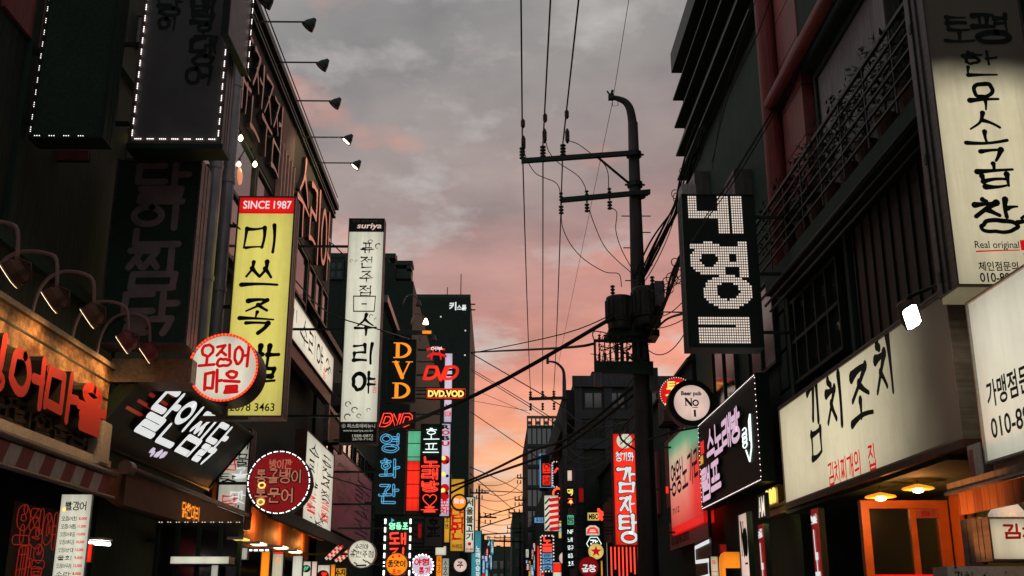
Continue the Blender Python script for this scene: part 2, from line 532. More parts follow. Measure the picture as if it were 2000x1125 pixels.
CONS = {
    'ㄱ': [[(0, .95), (1, 1), (.85, .5), (.62, 0)]], 'ㄴ': [[(0, 1), (0, 0), (1, .05)]], 'ㄷ': [[(0, .95), (.95, 1)], [(.03, .95), (0, 0), (1, .04)]],
    'ㄹ': [[(0, .96), (.95, 1), (.92, .52), (.03, .5), (0, .02), (1, .05)]], 'ㅁ': [[(.03, .97), (0, 0)], [(.03, .97), (1, 1), (.95, .03)], [(0, .03), (.97, .05)]],
    'ㅂ': [[(0, 1), (.03, 0)], [(1, 1), (.97, 0)], [(0, .52), (1, .54)], [(.03, .02), (.97, .02)]], 'ㅅ': [[(.52, 1), (.4, .5), (0, 0)], [(.45, .58), (1, .02)]],
    'ㅇ': [_circ()], 'ㅈ': [[(.02, .95), (.95, 1), (.5, .5), (0, 0)], [(.5, .52), (1, .02)]],
    'ㅊ': [[(.38, 1.08), (.6, .98)], [(.02, .76), (.95, .8), (.5, .42), (0, 0)], [(.5, .42), (1, .02)]],
    'ㅋ': [[(0, .95), (1, 1), (.85, .5), (.62, 0)], [(0, .5), (.88, .56)]], 'ㅌ': [[(0, .97), (.95, 1)], [(.02, .52), (.92, .54)], [(.03, .97), (0, 0), (1, .03)]],
    'ㅍ': [[(0, .96), (1, 1)], [(.28, .96), (.32, .03)], [(.7, .97), (.66, .03)], [(-.05, 0), (1.05, .03)]],
    'ㅎ': [[(.36, 1.06), (.62, .98)], [(.02, .76), (1, .8)], _circ(.5, .31, .38, .31)]}
for a, b in (('ㄲ', 'ㄱ'), ('ㄸ', 'ㄷ'), ('ㅃ', 'ㅂ'), ('ㅆ', 'ㅅ'), ('ㅉ', 'ㅈ')):
    CONS[a] = [[(x * .46, y) for x, y in p] for p in CONS[b]] + [[(.54 + x * .46, y) for x, y in p] for p in CONS[b]]
VERT = {'ㅏ': [[(.3, 1), (.3, 0)], [(.3, .52), (1, .55)]], 'ㅐ': [[(.12, .96), (.12, .05)], [(.12, .5), (.7, .52)], [(.75, 1), (.75, 0)]],
        'ㅑ': [[(.3, 1), (.3, 0)], [(.3, .66), (1, .68)], [(.3, .38), (1, .4)]], 'ㅓ': [[(.75, 1), (.75, 0)], [(0, .52), (.75, .54)]],
        'ㅔ': [[(.45, .96), (.45, .05)], [(-.1, .5), (.45, .52)], [(.9, 1), (.9, 0)]], 'ㅕ': [[(.75, 1), (.75, 0)], [(0, .68), (.75, .7)], [(0, .4), (.75, .42)]],
        'ㅖ': [[(.45, .96), (.45, .05)], [(-.1, .66), (.45, .68)], [(-.1, .4), (.45, .42)], [(.9, 1), (.9, 0)]], 'ㅣ': [[(.5, 1), (.5, 0)]]}
VERT['ㅒ'] = VERT['ㅐ']
HORI = {'ㅗ': [[(.5, 1), (.5, .1)], [(0, .05), (1, .1)]], 'ㅛ': [[(.33, 1), (.33, .1)], [(.67, 1), (.67, .1)], [(0, .05), (1, .1)]],
        'ㅜ': [[(0, .9), (1, .95)], [(.5, .9), (.5, -.1)]], 'ㅠ': [[(0, .9), (1, .95)], [(.33, .9), (.33, -.05)], [(.67, .9), (.67, -.05)]], 'ㅡ': [[(0, .45), (1, .5)]]}
COMP = {'ㅘ': ('ㅗ', 'ㅏ'), 'ㅙ': ('ㅗ', 'ㅐ'), 'ㅚ': ('ㅗ', 'ㅣ'), 'ㅝ': ('ㅜ', 'ㅓ'), 'ㅞ': ('ㅜ', 'ㅔ'), 'ㅟ': ('ㅜ', 'ㅣ'), 'ㅢ': ('ㅡ', 'ㅣ')}


def syllable(ch):
    """a handwritten Korean syllable as pen strokes in the unit box"""
    k = ord(ch) - 0xAC00
    if not 0 <= k < 11172: return []
    c, v, t = L_[k // 588], V_[k // 28 % 21], T_[k % 28]
    res = []
    fit = lambda st, b: res.extend([[(b[0] + x * (b[2] - b[0]), b[1] + y * (b[3] - b[1])) for x, y in p] for p in st])
    if v in VERT:
        if t: fit(CONS[c], (.02, .53, .55, .98)); fit(VERT[v], (.62, .44, 1, 1))
        else: fit(CONS[c], (.02, .14, .54, .9)); fit(VERT[v], (.62, 0, 1, 1))
    elif v in HORI:
        if t: fit(CONS[c], (.2, .68, .8, 1)); fit(HORI[v], (0, .4, 1, .6))
        else: fit(CONS[c], (.15, .48, .85, 1)); fit(HORI[v], (0, .02, 1, .4))
    else:
        h, w = COMP[v]
        if t: fit(CONS[c], (.05, .7, .55, 1)); fit(HORI[h], (0, .44, .62, .64)); fit(VERT[w], (.68, .4, 1, 1))
        else: fit(CONS[c], (.05, .5, .55, .98)); fit(HORI[h], (0, .08, .62, .42)); fit(VERT[w], (.68, 0, 1, 1))
    if t:
        b = (.1, 0, .92, .36) if v in VERT else (.17, 0, .85, .3)
        if len(t) == 2:
            fit(CONS[t[0]], (b[0], b[1], b[0] + .36 * (b[2] - b[0]) / .82, b[3])); fit(CONS[t[1]], (b[0] + .46 * (b[2] - b[0]) / .82, b[1], b[2], b[3]))
        else: fit(CONS[t], b)
    return res


def _split(p):
    """cut a pen stroke at its sharp corners"""
    out, cur = [], [p[0]]
    for i in range(1, len(p)):
        cur.append(p[i])
        if i < len(p) - 1:
            a = math.atan2(p[i][1] - p[i - 1][1], p[i][0] - p[i - 1][0]); b = math.atan2(p[i + 1][1] - p[i][1], p[i + 1][0] - p[i][0])
            d = abs((b - a + math.pi) % (2 * math.pi) - math.pi)
            if d > .9: out.append(cur); cur = [p[i]]
    out.append(cur)
    return out


def _smooth(p, n=4):
    if len(p) < 3:
        (x0, y0), (x1, y1) = p[0], p[-1]
        return [(x0 + (x1 - x0) * k / n, y0 + (y1 - y0) * k / n) for k in range(n + 1)]
    o = []
    for i in range(len(p) - 1):
        a, b, c, d = p[max(i - 1, 0)], p[i], p[i + 1], p[min(i + 2, len(p) - 1)]
        for k in range(n):
            t = k / n
            o.append(tuple(.5 * (2 * b[j] + (c[j] - a[j]) * t + (2 * a[j] - 5 * b[j] + 4 * c[j] - d[j]) * t * t + (3 * b[j] - a[j] - 3 * c[j] + d[j]) * t ** 3) for j in (0, 1)))
    o.append(p[-1])
    return o


def outline(pts, w, taper=0.0, swell=0.0):
    """left and right edge of an inked stroke with round ends"""
    n = len(pts); Lp, Rp = [], []
    d = []
    for i in range(n):
        a, b = pts[max(i - 1, 0)], pts[min(i + 1, n - 1)]
        x, y = b[0] - a[0], b[1] - a[1]; l = math.hypot(x, y) or 1
        d.append((x / l, y / l))
    for i in range(n):
        t = i / (n - 1)
        ww = w * .5 * (1 - taper * t) * (1 + swell * (abs(2 * t - 1) ** 2 - .4))
        Lp.append((pts[i][0] - d[i][1] * ww, pts[i][1] + d[i][0] * ww)); Rp.append((pts[i][0] + d[i][1] * ww, pts[i][1] - d[i][0] * ww))
    def capp(c, dr, ww, sgn):
        o = []
        for k in range(1, 4):
            a = math.pi * k / 4
            cs, sn = math.cos(a), math.sin(a)
            o.append((c[0] + ww * (-dr[1] * cs + sgn * dr[0] * sn), c[1] + ww * (dr[0] * cs + sgn * dr[1] * sn)))
        return o
    w0 = math.dist(Lp[0], Rp[0]) / 2; w1 = math.dist(Lp[-1], Rp[-1]) / 2
    return Lp, Rp, capp(pts[0], d[0], w0, -1), capp(pts[-1], d[-1], w1, 1)


class Ink:
    """collects lettering in a sign's own plane (x right, y up, z towards the reader)"""
    def __init__(s, z=0.012):
        s.mb = MB(); s.z = z; s.k = 0

    def stroke(s, pts, w, taper=0, swell=0, depth=0.0):
        Lp, Rp, c0, c1 = outline(pts, w, taper, swell)
        z = s.z + depth + (s.k % 12) * 0.0005; s.k += 1
        n = len(Lp)
        vs = [(x, y, z) for x, y in Lp] + [(x, y, z) for x, y in Rp]
        fs = [(i + n, i + 1 + n, i + 1, i) for i in range(n - 1)]
        b = len(vs); vs += [(x, y, z) for x, y in c0]
        fs.append((n, 0) + tuple(b + j for j in range(3)))
        b = len(vs); vs += [(x, y, z) for x, y in c1]
        fs.append((n - 1, 2 * n - 1) + tuple(b + j for j in (2, 1, 0)))
        fs[-2] = (0, b - 3, b - 2, b - 1, n); fs[-1] = (2 * n - 1, b + 2, b + 1, b, n - 1)
        s.mb.add(vs, fs, 0)
        if depth > 0.004:
            loop = [(x, y) for x, y in Lp] + c1 + [(x, y) for x, y in reversed(Rp)] + list(reversed(c0))
            m = len(loop)
            vv = [(x, y, z) for x, y in loop] + [(x, y, s.z - 0.01) for x, y in loop]
            s.mb.add(vv, [(i, i + m, (i + 1) % m + m, (i + 1) % m) for i in range(m)], 1)

    def hang(s, text, x, y, w, h, pen=.1, style='brush', vertical=False, gap=.12, depth=0.0, jit=.02, rise=0.0, r=None):
        """write Korean text by hand into the rectangle (x, y, w, h); y is the lower edge"""
        n = len(text)
        cw, ch = (w, h / (n + gap * (n - 1))) if vertical else (w / (n + gap * (n - 1)), h)
        for i, c in enumerate(text):
            ox, oy = (x, y + h - ch - i * ch * (1 + gap)) if vertical else (x + i * cw * (1 + gap), y)
            if c == ' ': continue
            for p in syllable(c):
                closed = len(p) > 10
                q = [(a + random.uniform(-jit, jit), b + random.uniform(-jit, jit) + rise * (a - .5)) for a, b in p]
                if closed: q[-1] = q[0]
                pp = [(ox + a * cw, oy + b * ch) for a, b in q]
                pw = pen * min(cw, ch)
                for seg in ([pp] if style in ('neon',) or closed else _split(pp)):
                    if style == 'brush':
                        k = random.uniform(.8, 1.25)
                        sm = _smooth(seg, 3 if closed else 5)
                        if not closed and len(seg) == 2:
                            dx_, dy_ = seg[1][0] - seg[0][0], seg[1][1] - seg[0][1]; bow = random.uniform(-.06, .06)
                            sm = [(a - dy_ * bow * math.sin(math.pi * t / 5), b + dx_ * bow * math.sin(math.pi * t / 5)) for t, (a, b) in enumerate(sm)]
                        s.stroke(sm, pw * k, 0 if closed else random.uniform(.25, .65), .25, depth)
                    elif style == 'pen':
                        s.stroke(_smooth(seg, 2), pw, 0, 0, depth)
                    elif style == 'neon':
                        s.neon(pp, r or pw * .5, closed)
                    elif style == 'outline':
                        Lp, Rp, c0, c1 = outline(_smooth(seg, 2), pw)
                        lp = Lp + c1 + Rp[::-1] + c0[::-1]
                        s.mb.tube([(a, b, s.z) for a, b in lp], r or pw * .14, 4, closed=True)

    def neon(s, pts, r, closed=False):
        P = pts[:-1] if closed else pts
        s.mb.tube([(a, b, s.z + r) for a, b in P], r, 6, closed=closed)

    def type(s, text, x, y, w, h, bold=0.0, vertical=False, keep=False, gap=.15, depth=0.0, slant=0.0):
        if vertical:
            n = len(text); ch = h / (n + gap * (n - 1))
            for i, c in enumerate(text):
                if c != ' ': s.type(c, x, y + h - ch - i * ch * (1 + gap), w, ch, bold, depth=depth)
            return
        vs, fs, asp = noto(text, bold)
        if keep and asp * h < w: x += (w - asp * h) / 2; w = asp * h
        z = s.z + depth
        pv = [(x + a * w + slant * b * h, y + b * h, z) for a, b in vs]
        s.mb.add(pv, fs, 0)
        if depth > 0.004:
            ed = {}
            for f in fs:
                for i in range(len(f)):
                    e = (f[i], f[(i + 1) % len(f)])
                    if (e[1], e[0]) in ed: ed[(e[1], e[0])] = 0
                    else: ed[e] = 1
            for (a, b), k in ed.items():
                if k:
                    A, B = pv[a], pv[b]
                    s.mb.add([A, B, (B[0], B[1], s.z - .01), (A[0], A[1], s.z - .01)], [(0, 3, 2, 1)], 1)

    def rect(s, x0, y0, x1, y1):
        z = s.z + (s.k % 12) * 0.0005; s.k += 1
        s.mb.add([(x0, y0, z), (x1, y0, z), (x1, y1, z), (x0, y1, z)], [(0, 1, 2, 3)], 0)

    def disc(s, x, y, r, n=20, ry=None):
        z = s.z + (s.k % 12) * 0.0005; s.k += 1
        s.mb.add([(x + r * math.cos(2 * math.pi * k / n), y + (ry or r) * math.sin(2 * math.pi * k / n), z) for k in range(n)], [tuple(range(n))], 0)

    def dot(s, x, y, r):
        s.mb.lathe([(r, 0), (r, r * .5), (r * .6, r * .9)], 6, (x, y, s.z))

    def build(s, name, m, parent):
        return s.mb.build(name, m, parent)


def led_run(ink, pts, pitch, cluster, step, r):
    """a run of bulbs along a line: clusters of a few dots every pitch metres"""
    for a, b in zip(pts, pts[1:]):
        l = math.dist(a, b); n = max(1, round(l / pitch))
        for i in range(n):
            c = (i + .5) / n
            for j in range(cluster):
                t = c + (j - (cluster - 1) / 2) * step / l
                ink.dot(a[0] + (b[0] - a[0]) * t, a[1] + (b[1] - a[1]) * t, r)


# ------------------------------------------------------------------ signs
def sign(label, face, loc, w, h, depth=0.2, panel='panel_white', cab='black_metal', name='blade_sign', cat='sign', rim=0.03,
         group=None, bracket=None, part='panel'):
    """a box sign; its origin is the lower left corner of its front"""
    r = thing(name, label, cat, loc, face, group)
    c = MB().box(0, w, 0, h, -depth, -0.004)
    for z in (-depth * .33, -depth * .66):                        # seams of the folded cabinet
        c.box(-0.004, 0, .01, h - .01, z - .006, z + .006); c.box(w, w + .004, .01, h - .01, z - .006, z + .006)
    c.build('cabinet', cab, r)
    if rim:
        f = MB()
        f.box(0, rim, 0, h, -0.003, 0.025).box(w - rim, w, 0, h, -0.003, 0.025)
        f.box(rim, w - rim, 0, rim, -0.003, 0.025).box(rim, w - rim, h - rim, h, -0.003, 0.025)
        f.build('frame', cab, r)
    if panel:
        MB().box(rim, w - rim, rim, h - rim, -0.003, 0.008).build(part, panel, r)
    if bracket:
        x0, x1 = (-bracket, 0) if bracket > 0 else (w, w - bracket)
        for yy in (h * .12, h * .5, h * .88):
            MB().box(x0, x1, yy - .02, yy + .02, -depth * .6, -depth * .6 + .04).build('bracket', 'black_metal', r)
    return r


def blade(label, u0, v0, u1, v1, Y, depth=0.2, **kw):
    """a sign that faces down the street: top left and bottom right pixel, distance"""
    a, b = on_y(u0, v0, Y), on_y(u1, v1, Y)
    w, h = b.x - a.x, a.z - b.z
    r = sign(label, 'cam', (a.x, Y, b.z), w, h, depth, **kw)
    return r, w, h


def flat(label, side, u0, v0, u1, v1, X, depth=0.15, **kw):
    """a sign lying along the wall of one side of the street"""
    a, b = on_x(u0, v0, X), on_x(u1, v1, X)
    w, h = abs(b.y - a.y), a.z - b.z
    kw.setdefault('name', 'facade_sign')
    r = sign(label, side, (X, a.y, b.z), w, h, depth, **kw)
    return r, w, h


def disc_sign(label, u, v, rpx, Y, panel, cab='black_metal', depth=0.16, ring=None, name='round_sign', group=None, bracket=0.0):
    c = on_y(u, v, Y); rad = rpx * Y / (ray(u, v).y)
    r = thing(name, label, 'sign', c, 'cam', group)
    MB().lathe([(rad * .98, -depth), (rad, -depth + .01), (rad, 0.0), (rad, .02), (rad * .94, .02), (rad * .94, -.02), (0.001, -.021)], 40, cap=False).build('cabinet', cab, r)
    MB().lathe([(rad * .93, -.01), (rad * .93, .012)], 40).build('panel', panel, r)
    if bracket:
        MB().box(0, bracket, -.02, .02, -depth * .6, -depth * .6 + .04).build('bracket', 'black_metal', r)
    if ring:
        m, n, rr, kk = ring
        k = Ink(.022)
        for i in range(n):
            a = 2 * math.pi * i / n
            if kk and i % kk == kk - 1: continue
            k.dot(rad * .965 * math.cos(a), rad * .965 * math.sin(a), rr)
        k.build('bulb_ring', m, r)
    return r, rad


def ink(root, m, part='lettering', z=0.012):
    class _C:
        def __enter__(s): s.i = Ink(z); return s.i
        def __exit__(s, *a): s.i.build(part, m, root)
    return _C()


def tricolour():
    m = MATS['panel_tricolour']; t = m.node_tree; q = NG(t); b = t.nodes['Principled BSDF']
    gs = q.n('ShaderNodeSeparateXYZ', inp={0: q.n('ShaderNodeTexCoord').outputs['Generated']}).outputs
    k = q.math('ADD', gs[1], q.math('MULTIPLY', q.math('SUBTRACT', gs[0], .5), -0.75))
    c1 = q.ramp(gs[1], [(0.0, lin(226, 70, 60)), (0.30, lin(228, 130, 112)), (0.62, lin(226, 176, 156)), (0.78, lin(190, 184, 150)), (0.9, lin(84, 170, 128)), (1.0, lin(70, 150, 112))])
    c2 = q.ramp(gs[1], [(0.0, lin(230, 26, 24)), (0.52, lin(236, 52, 44)), (0.64, lin(150, 110, 90)), (0.78, lin(84, 170, 128)), (1.0, lin(60, 140, 104))])
    c = q.mix(q.ramp(gs[0], [(0.55, (0, 0, 0)), (0.82, (1, 1, 1))]), c1, c2)
    t.links.new(c, b.inputs['Emission Color'])


tricolour()
# ================================================================== the setting
gnd = MB().add([(-900, -300, -0.012), (900, -300, -0.012), (900, 1500, -0.012), (-900, 1500, -0.012)], [(0, 1, 2, 3)])
structure('ground', gnd, 'paving')
rd = MB().add([(-3.0, -60, 0), (3.0, -60, 0), (3.0, 320, 0), (-3.0, 320, 0)], [(0, 1, 2, 3)])
structure('road', rd, 'asphalt')
for side in (-1, 1):
    p = MB().box(side * 3.15, side * 4.3, -60, 320, -0.01, 0.12)
    structure('pavement', p, 'paving')
    k = MB()
    for i in range(190):
        k.box(side * 3.0, side * 3.148, -60 + i * 2, -60 + i * 2 + 1.985, -0.01, 0.13)
    structure('kerb', k, 'kerb')
ln = MB()
for i in range(60):
    ln.box(-0.06, 0.06, -20 + i * 5, -17.6 + i * 5, 0.004, 0.006)
structure('road_marking', ln, 'road_paint')


# ================================================================== buildings
def building(label, name='building', loc=(0, 0, 0)):
    return thing(name, label, 'building', loc)


def win(parent, name, x0, x1, y0, y1, z0, z1, axis, n=(2, 1), fm='black_metal', gm='window_glass', t=0.05, out=0.04):
    """a framed window lying in the plane x=const (axis 'X') or y=const ('Y'); pane is its sub-part"""
    f = MB(); p = MB()
    if axis == 'X':
        xs = (min(x0, x1) , max(x0, x1))
        rails = lambda a, b, c, d: f.box(xs[0], xs[1], a, b, c, d)
        A, B = y0, y1
    else:
        ys = (min(y0, y1), max(y0, y1))
        rails = lambda a, b, c, d: f.box(a, b, ys[0], ys[1], c, d)
        A, B = x0, x1
    rails(A, B, z0, z0 + t); rails(A, B, z1 - t, z1)
    for i in range(n[0] + 1):
        c = A + (B - A) * i / n[0]
        c = min(max(c, A + t / 2), B - t / 2)
        rails(c - t / 2, c + t / 2, z0 + t, z1 - t)
    for j in range(1, n[1]):
        c = z0 + (z1 - z0) * j / n[1]
        for i in range(n[0]):
            a_, b_ = A + (B - A) * i / n[0], A + (B - A) * (i + 1) / n[0]
            rails(a_ + t / 2, b_ - t / 2, c - t / 2, c + t / 2)
    fo = f.build(name, fm, parent)
    if axis == 'X':
        m = (xs[0] + xs[1]) / 2; p.box(m - .006, m + .006, A + t * .6, B - t * .6, z0 + t * .6, z1 - t * .6)
    else:
        m = (ys[0] + ys[1]) / 2; p.box(A + t * .6, B - t * .6, m - .006, m + .006, z0 + t * .6, z1 - t * .6)
    p.build('pane', gm, fo)
    return fo


# ---- left, nearest: the squid restaurant
b = building('dark brown building on the near left behind the orange-lit stone sign', 'restaurant_building')
MB().box(-12, -4.25, -8, 11.6, 3.0, 15).build('wall', 'brown_wall', b)
w = MB()
w.box(-12, -4.25, -8, 6.6, 0, 2.995); w.box(-12, -5.2, 6.605, 11.6, 0, 2.995)
w.box(-5.195, -4.25, 11.2, 11.6, 0, 2.995)
w.build('shopfront_wall', 'dark_wall', b)
s = MB()
for z in (4.6, 7.4, 10.2, 13.0):
    s.box(-4.25, -4.18, -8, 11.6, z, z + .12)
for y in (1.0, 6.0, 8.7):
    s.box(-4.25, -4.2, y, y + .12, 4.725, 15)
s.build('ledge', 'dark_wall', b)
# red lacquered panels set in the upper wall
MB().box(-4.25, -4.215, 8.15, 9.05, 6.55, 8.4).build('red_panel', 'red_panel', b)
# grey shutter box high up between the signs
q0 = on_y(246, 32, 11.55); q1 = on_y(284, 92, 11.55)
# dark shopfront windows under the awning
win(b, 'window', -4.34, -4.26, 6.65, 8.5, 0.5, 2.55, 'X', (2, 1), gm='dark_glass')
win(b, 'window', -5.19, -5.12, 8.6, 11.1, 0.3, 2.6, 'X', (3, 1), gm='dark_glass')
MB().box(-5.11, -5.06, 9.0, 9.25, 0.2, 2.3).build('door_post', 'wood_brown', b)

# ---- left: the two-storey fascia building with roof lamps
b = building('long black building with raised lettering under its roof and arm lamps on top', 'pub_building')
SX = -4.0
MB().box(-14, SX - .25, 11.7, 24.6, 0.0, 10.995).build('wall', 'dark_wall', b)
MB().box(SX - .13, SX - .02, 11.7, 24.6, 8.8, 10.998).build('fascia', 'brown_wall', b)
rf = MB()
rf.box(-14.1, SX + .10, 11.6, 24.7, 11.0, 11.12)
for z in (10.75, 10.86): rf.box(SX - .02, SX + .05, 11.7, 24.6, z, z + .05)
rf.build('roof', 'black_metal', b)
MB().tube([(SX + .07, 11.7, 11.3), (SX + .07, 24.6, 11.3)], .012, 5).tube([(SX + .04, 11.7, 11.22), (SX + .04, 24.6, 11.22)], .01, 5).build('roof_cable', 'wire', b)
for i in range(5):
    y = 13.3 + i * 1.72
    win(b, 'window', SX - .12, SX - .03, y, y + 1.66, 6.7, 8.79, 'X', (1, 2), t=.06)
    MB().box(SX - .245, SX - .125, y, y + 1.66, 6.6, 6.7).build('sill', 'dark_wall', b)
for i in range(3):
    y = 21.95 + i * .9
    win(b, 'window', SX - .12, SX - .03, y, y + .85, 7.95, 8.79, 'X', (1, 1), t=.06)
# bars and lit panel in the fascia between the two words
MB().box(SX - .02, SX + .03, 18.15, 19.35, 9.55, 10.55).build('fascia_panel', 'wood_brown', b)
br = MB()
for i in range(5):
    br.box(SX - .02, SX + .08, 18.1 + i * .28, 18.16 + i * .28, 8.75, 9.8)
br.build('bar', 'salmon_letter', b)
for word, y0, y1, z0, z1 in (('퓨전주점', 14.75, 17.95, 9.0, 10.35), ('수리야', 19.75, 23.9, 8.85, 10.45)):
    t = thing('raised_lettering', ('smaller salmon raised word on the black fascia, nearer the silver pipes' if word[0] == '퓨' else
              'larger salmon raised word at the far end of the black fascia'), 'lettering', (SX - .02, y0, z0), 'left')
    with ink(t, ['salmon_glow_dim' if word[0] == '퓨' else 'salmon_glow', 'letter_side'], 'letters', .02) as k:  # letters glow to imitate light falling on them from the roof lamps
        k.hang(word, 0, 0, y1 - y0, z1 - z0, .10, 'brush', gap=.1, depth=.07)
    ch = t.children[0]
for i, (u, v, lab) in enumerate(((470, 270, 'bare lit bulb under the black fascia beside the silver downpipe'), (498, 321, 'bare lit bulb under the black fascia above the yellow sign'))):
    p = on_x(u, v, SX + .06)
    t = thing('bulb', lab, 'lamp', p, group='bare bulbs under the fascia')
    MB().lathe([(.015, -.045), (.033, -.022), (.037, 0), (.027, .03), (.015, .05)], 12).build('globe', 'lamp_warm', t)
    MB().lathe([(.02, .051), (.022, .10)], 8).tube([(0, 0, .1), (-.05, 0, .2), (-.085, 0, .3)], .01, 5).build('holder', 'black_metal', t)
    light('POINT', 'bulb_light', (.1, 0, 0), 2.5, (1, .66, .4), t, .05)
t = thing('wall_lamp', 'dim orange round lamp in the window right of the downpipes', 'lamp', on_x(466, 344, SX - .08))
MB().lathe([(.13, -.02), (.15, .0), (.13, .03), (.06, .05)], 20, (0, 0, 0), 'X').build('shade', 'lamp_dim', t)
# silver downpipes at the near corner
for i, (u, X) in enumerate(((412, -3.86), (438, -3.82))):
    y = on_x(u, 450, X).y
    top = 9.3 if i == 0 else 10.0
    p = thing('downpipe', ('silver downpipe beside the dark sign of big grey letters' if i == 0 else 'silver downpipe next to the yellow sign, the taller one'), 'pipe', (X, y, 0), group='silver downpipes')
    m = MB().lathe([(.085, 4.62), (.085, top - .3), (.08, top)], 16)
    for z in (5.8, 7.4, 8.9): m.lathe([(.098, z), (.098, z + .06)], 16)
    m.build('tube', 'pipe_grey', p)
    for z in (5.82, 7.42): MB().box(-.42, -.1, -.03, .03, z, z + .04).build('clamp', 'black_metal', p)

# roof lamps on long arms
for i, (u, v, lit) in enumerate(((520, -2, 0), (605, 45, 0), (632, 124, 0), (657, 199, 0), (681, 270, 1), (698, 320, 1))):
    base_u = (425, 505, 545, 572, 597, 622)[i]
    Y = on_x(base_u, v, SX + .06).y
    tip = on_y(u - 8, v, Y)
    txt = ('dark arm lamp cut by the top edge of the picture', 'dark arm lamp second from the top of the row on the roof',
           'dark arm lamp third from the top of the row on the roof', 'dark arm lamp just above the two lit ones on the roof edge',
           'lit arm lamp on the roof edge, the higher of two lit', 'lit arm lamp lowest in the row on the roof edge')[i]
    t = thing('arm_lamp', txt, 'lamp', (SX + .02, Y, tip.z), None, 'lamps on arms along the black roof')
    L = tip.x - SX
    MB().tube([(0, 0, -.1), (0, 0, 0.0), (.05, 0, .02), (L, 0, 0.02)], .015, 6).build('arm', 'grey_metal', t)
    s_ = L / 1.0
    head = MB()
    d = Vector((-.62, 0, -.78)).normalized()      # lamp looks back at the fascia
    head.lathe([(.03, .10), (.05, .06), (.085, .0), (.115, -.085), (.118, -.1), (.10, -.09)], 14, (0, 0, 0), 'Z')
    rot = d.to_track_quat('-Z', 'Y').to_matrix()
    head.v = [tuple(rot @ Vector(p) + Vector((L + .07, 0, 0.0))) for p in head.v]
    head.build('lamp_head', 'black_metal', t)
    bl = MB().lathe([(.03, -.05), (.075, -.07), (.095, -.088), (.06, -.098)], 12)
    bl.v = [tuple(rot @ Vector(p) + Vector((L + .07, 0, 0.0))) for p in bl.v]
    bl.build('bulb', 'lamp_warm' if lit else 'porcelain', t)
    if lit:
        light('SPOT', 'lamp_light', (L + .07 + d.x * .12, 0, d.z * .12), 34, (1, .62, .36), t, .05, (-.2, 0, -.95), 120)

# ---- left, further back
b = building('low dark shop row behind the tall white calligraphy sign', 'shop_building')
MB().box(-14, -4.2, 24.75, 37.8, 0, 8.0).build('wall', 'dark_wall', b)
MB().box(-14, -4.1, 24.75, 37.8, 8.0, 8.15).build('roof', 'black_metal', b)
for i in range(4):
    win(b, 'window', -4.2, -4.12, 26 + i * 2.8, 28 + i * 2.8, 4.6, 6.2, 'X', (2, 1), gm='dark_glass')

b = building('dark block with stepped roof frame rising behind the white calligraphy sign', 'office_block')
Y0 = 38.0
zt = on_y(700, 570, Y0)
P = lambda u, v: on_y(u, v, Y0)
m = MB()
m.box(-16, P(806, 600).x, Y0, 58, 0, P(780, 549).z)
m.box(P(640, 600).x - 6, P(680, 505).x, Y0 - .6, 50, P(660, 640).z - 6, P(660, 512).z)
m.box(P(680, 505).x + .01, P(768, 600).x, Y0 + .02, 50, P(780, 549).z + .01, P(760, 513).z)
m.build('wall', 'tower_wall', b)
m = MB()
a, c = P(752, 489), P(770, 500)
m.box(P(640, 480).x - 5, c.x, Y0 + .5, Y0 + 1.2, P(700, 495).z, P(700, 486).z)
m.box(c.x + .01, P(805, 500).x, Y0 + .3, Y0 + 1.0, P(790, 512).z, P(790, 504).z)
m.box(P(752, 500).x, P(758, 500).x, Y0 + .5, Y0 + 1.2, P(755, 520).z, P(755, 495).z)
m.box(P(794, 500).x, P(803, 500).x, Y0 + .3, Y0 + 1.0, P(800, 525).z, P(800, 512).z - .005)
m.box(P(768, 500).x + .01, P(803, 500).x, Y0 + .3, Y0 + 1.0, P(780, 524).z - .3, P(780, 520).z)
m.build('roof_frame', 'black_metal', b)
win(b, 'window', P(648, 512).x, P(677, 512).x, Y0 - .68, Y0 - .61, P(660, 556).z, P(660, 518).z, 'Y', (2, 2), gm='teal_glass', t=.08)
MB().tube([(P(772, 483).x, Y0 + 1, P(772, 505).z), (P(770, 483).x, Y0 + 1, P(770, 483).z)], .02, 5).build('aerial', 'wire', b)

# row of shops down to the tower
b = building('dark narrow shop row carrying the neon signs at the far left', 'shop_building')
MB().box(-16, -3.6, 58.1, 108, 0, 12).build('wall', 'dark_wall', b)
MB().box(-3.6, -3.45, 58.1, 108, 3.0, 3.2).build('ledge', 'black_metal', b)

b = building('tall black tower with a small white rooftop name, left of the glowing sky', 'tower_block')
Y0 = 110.0
P = lambda u, v: on_y(u, v, Y0)
x0, x1, zt = P(760, 585).x, P(919, 585).x, P(860, 581).z
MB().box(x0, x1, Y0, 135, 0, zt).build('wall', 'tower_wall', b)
m = MB()
m.box(x0, x1, Y0, Y0 + .6, zt, zt + .35).box(P(828, 0).x, P(845, 0).x, Y0 + 2, Y0 + 6, zt, zt + .8)
m.build('parapet', 'black_metal', b)
for u, v in ((873, 556), (900, 530), (868, 576)):
    p = P(u, v); MB().tube([(p.x, Y0 + 1, zt + .3), (p.x, Y0 + 1, p.z)], .05, 5).build('aerial', 'wire', b)
for v in (589, 600):
    p = P(920, v); MB().box(x1, P(928, v).x, Y0 + 1, Y0 + 1.1, p.z - .06, p.z + .06).build('aerial', 'wire', b)
t = thing('rooftop_name', 'small white four letter name high on the black tower', 'lettering', (P(877, 606).x, Y0, P(877, 606).z), 'cam')
with ink(t, 'letter_white', 'letters', .03) as k:
    wd = P(911, 600).x - P(877, 600).x; hh = P(880, 590).z - P(880, 606).z
    k.type('키', 0, 0, wd * .42, hh, .04); k.type('스톤', wd * .45, 0, wd * .55, hh * .66, .04)
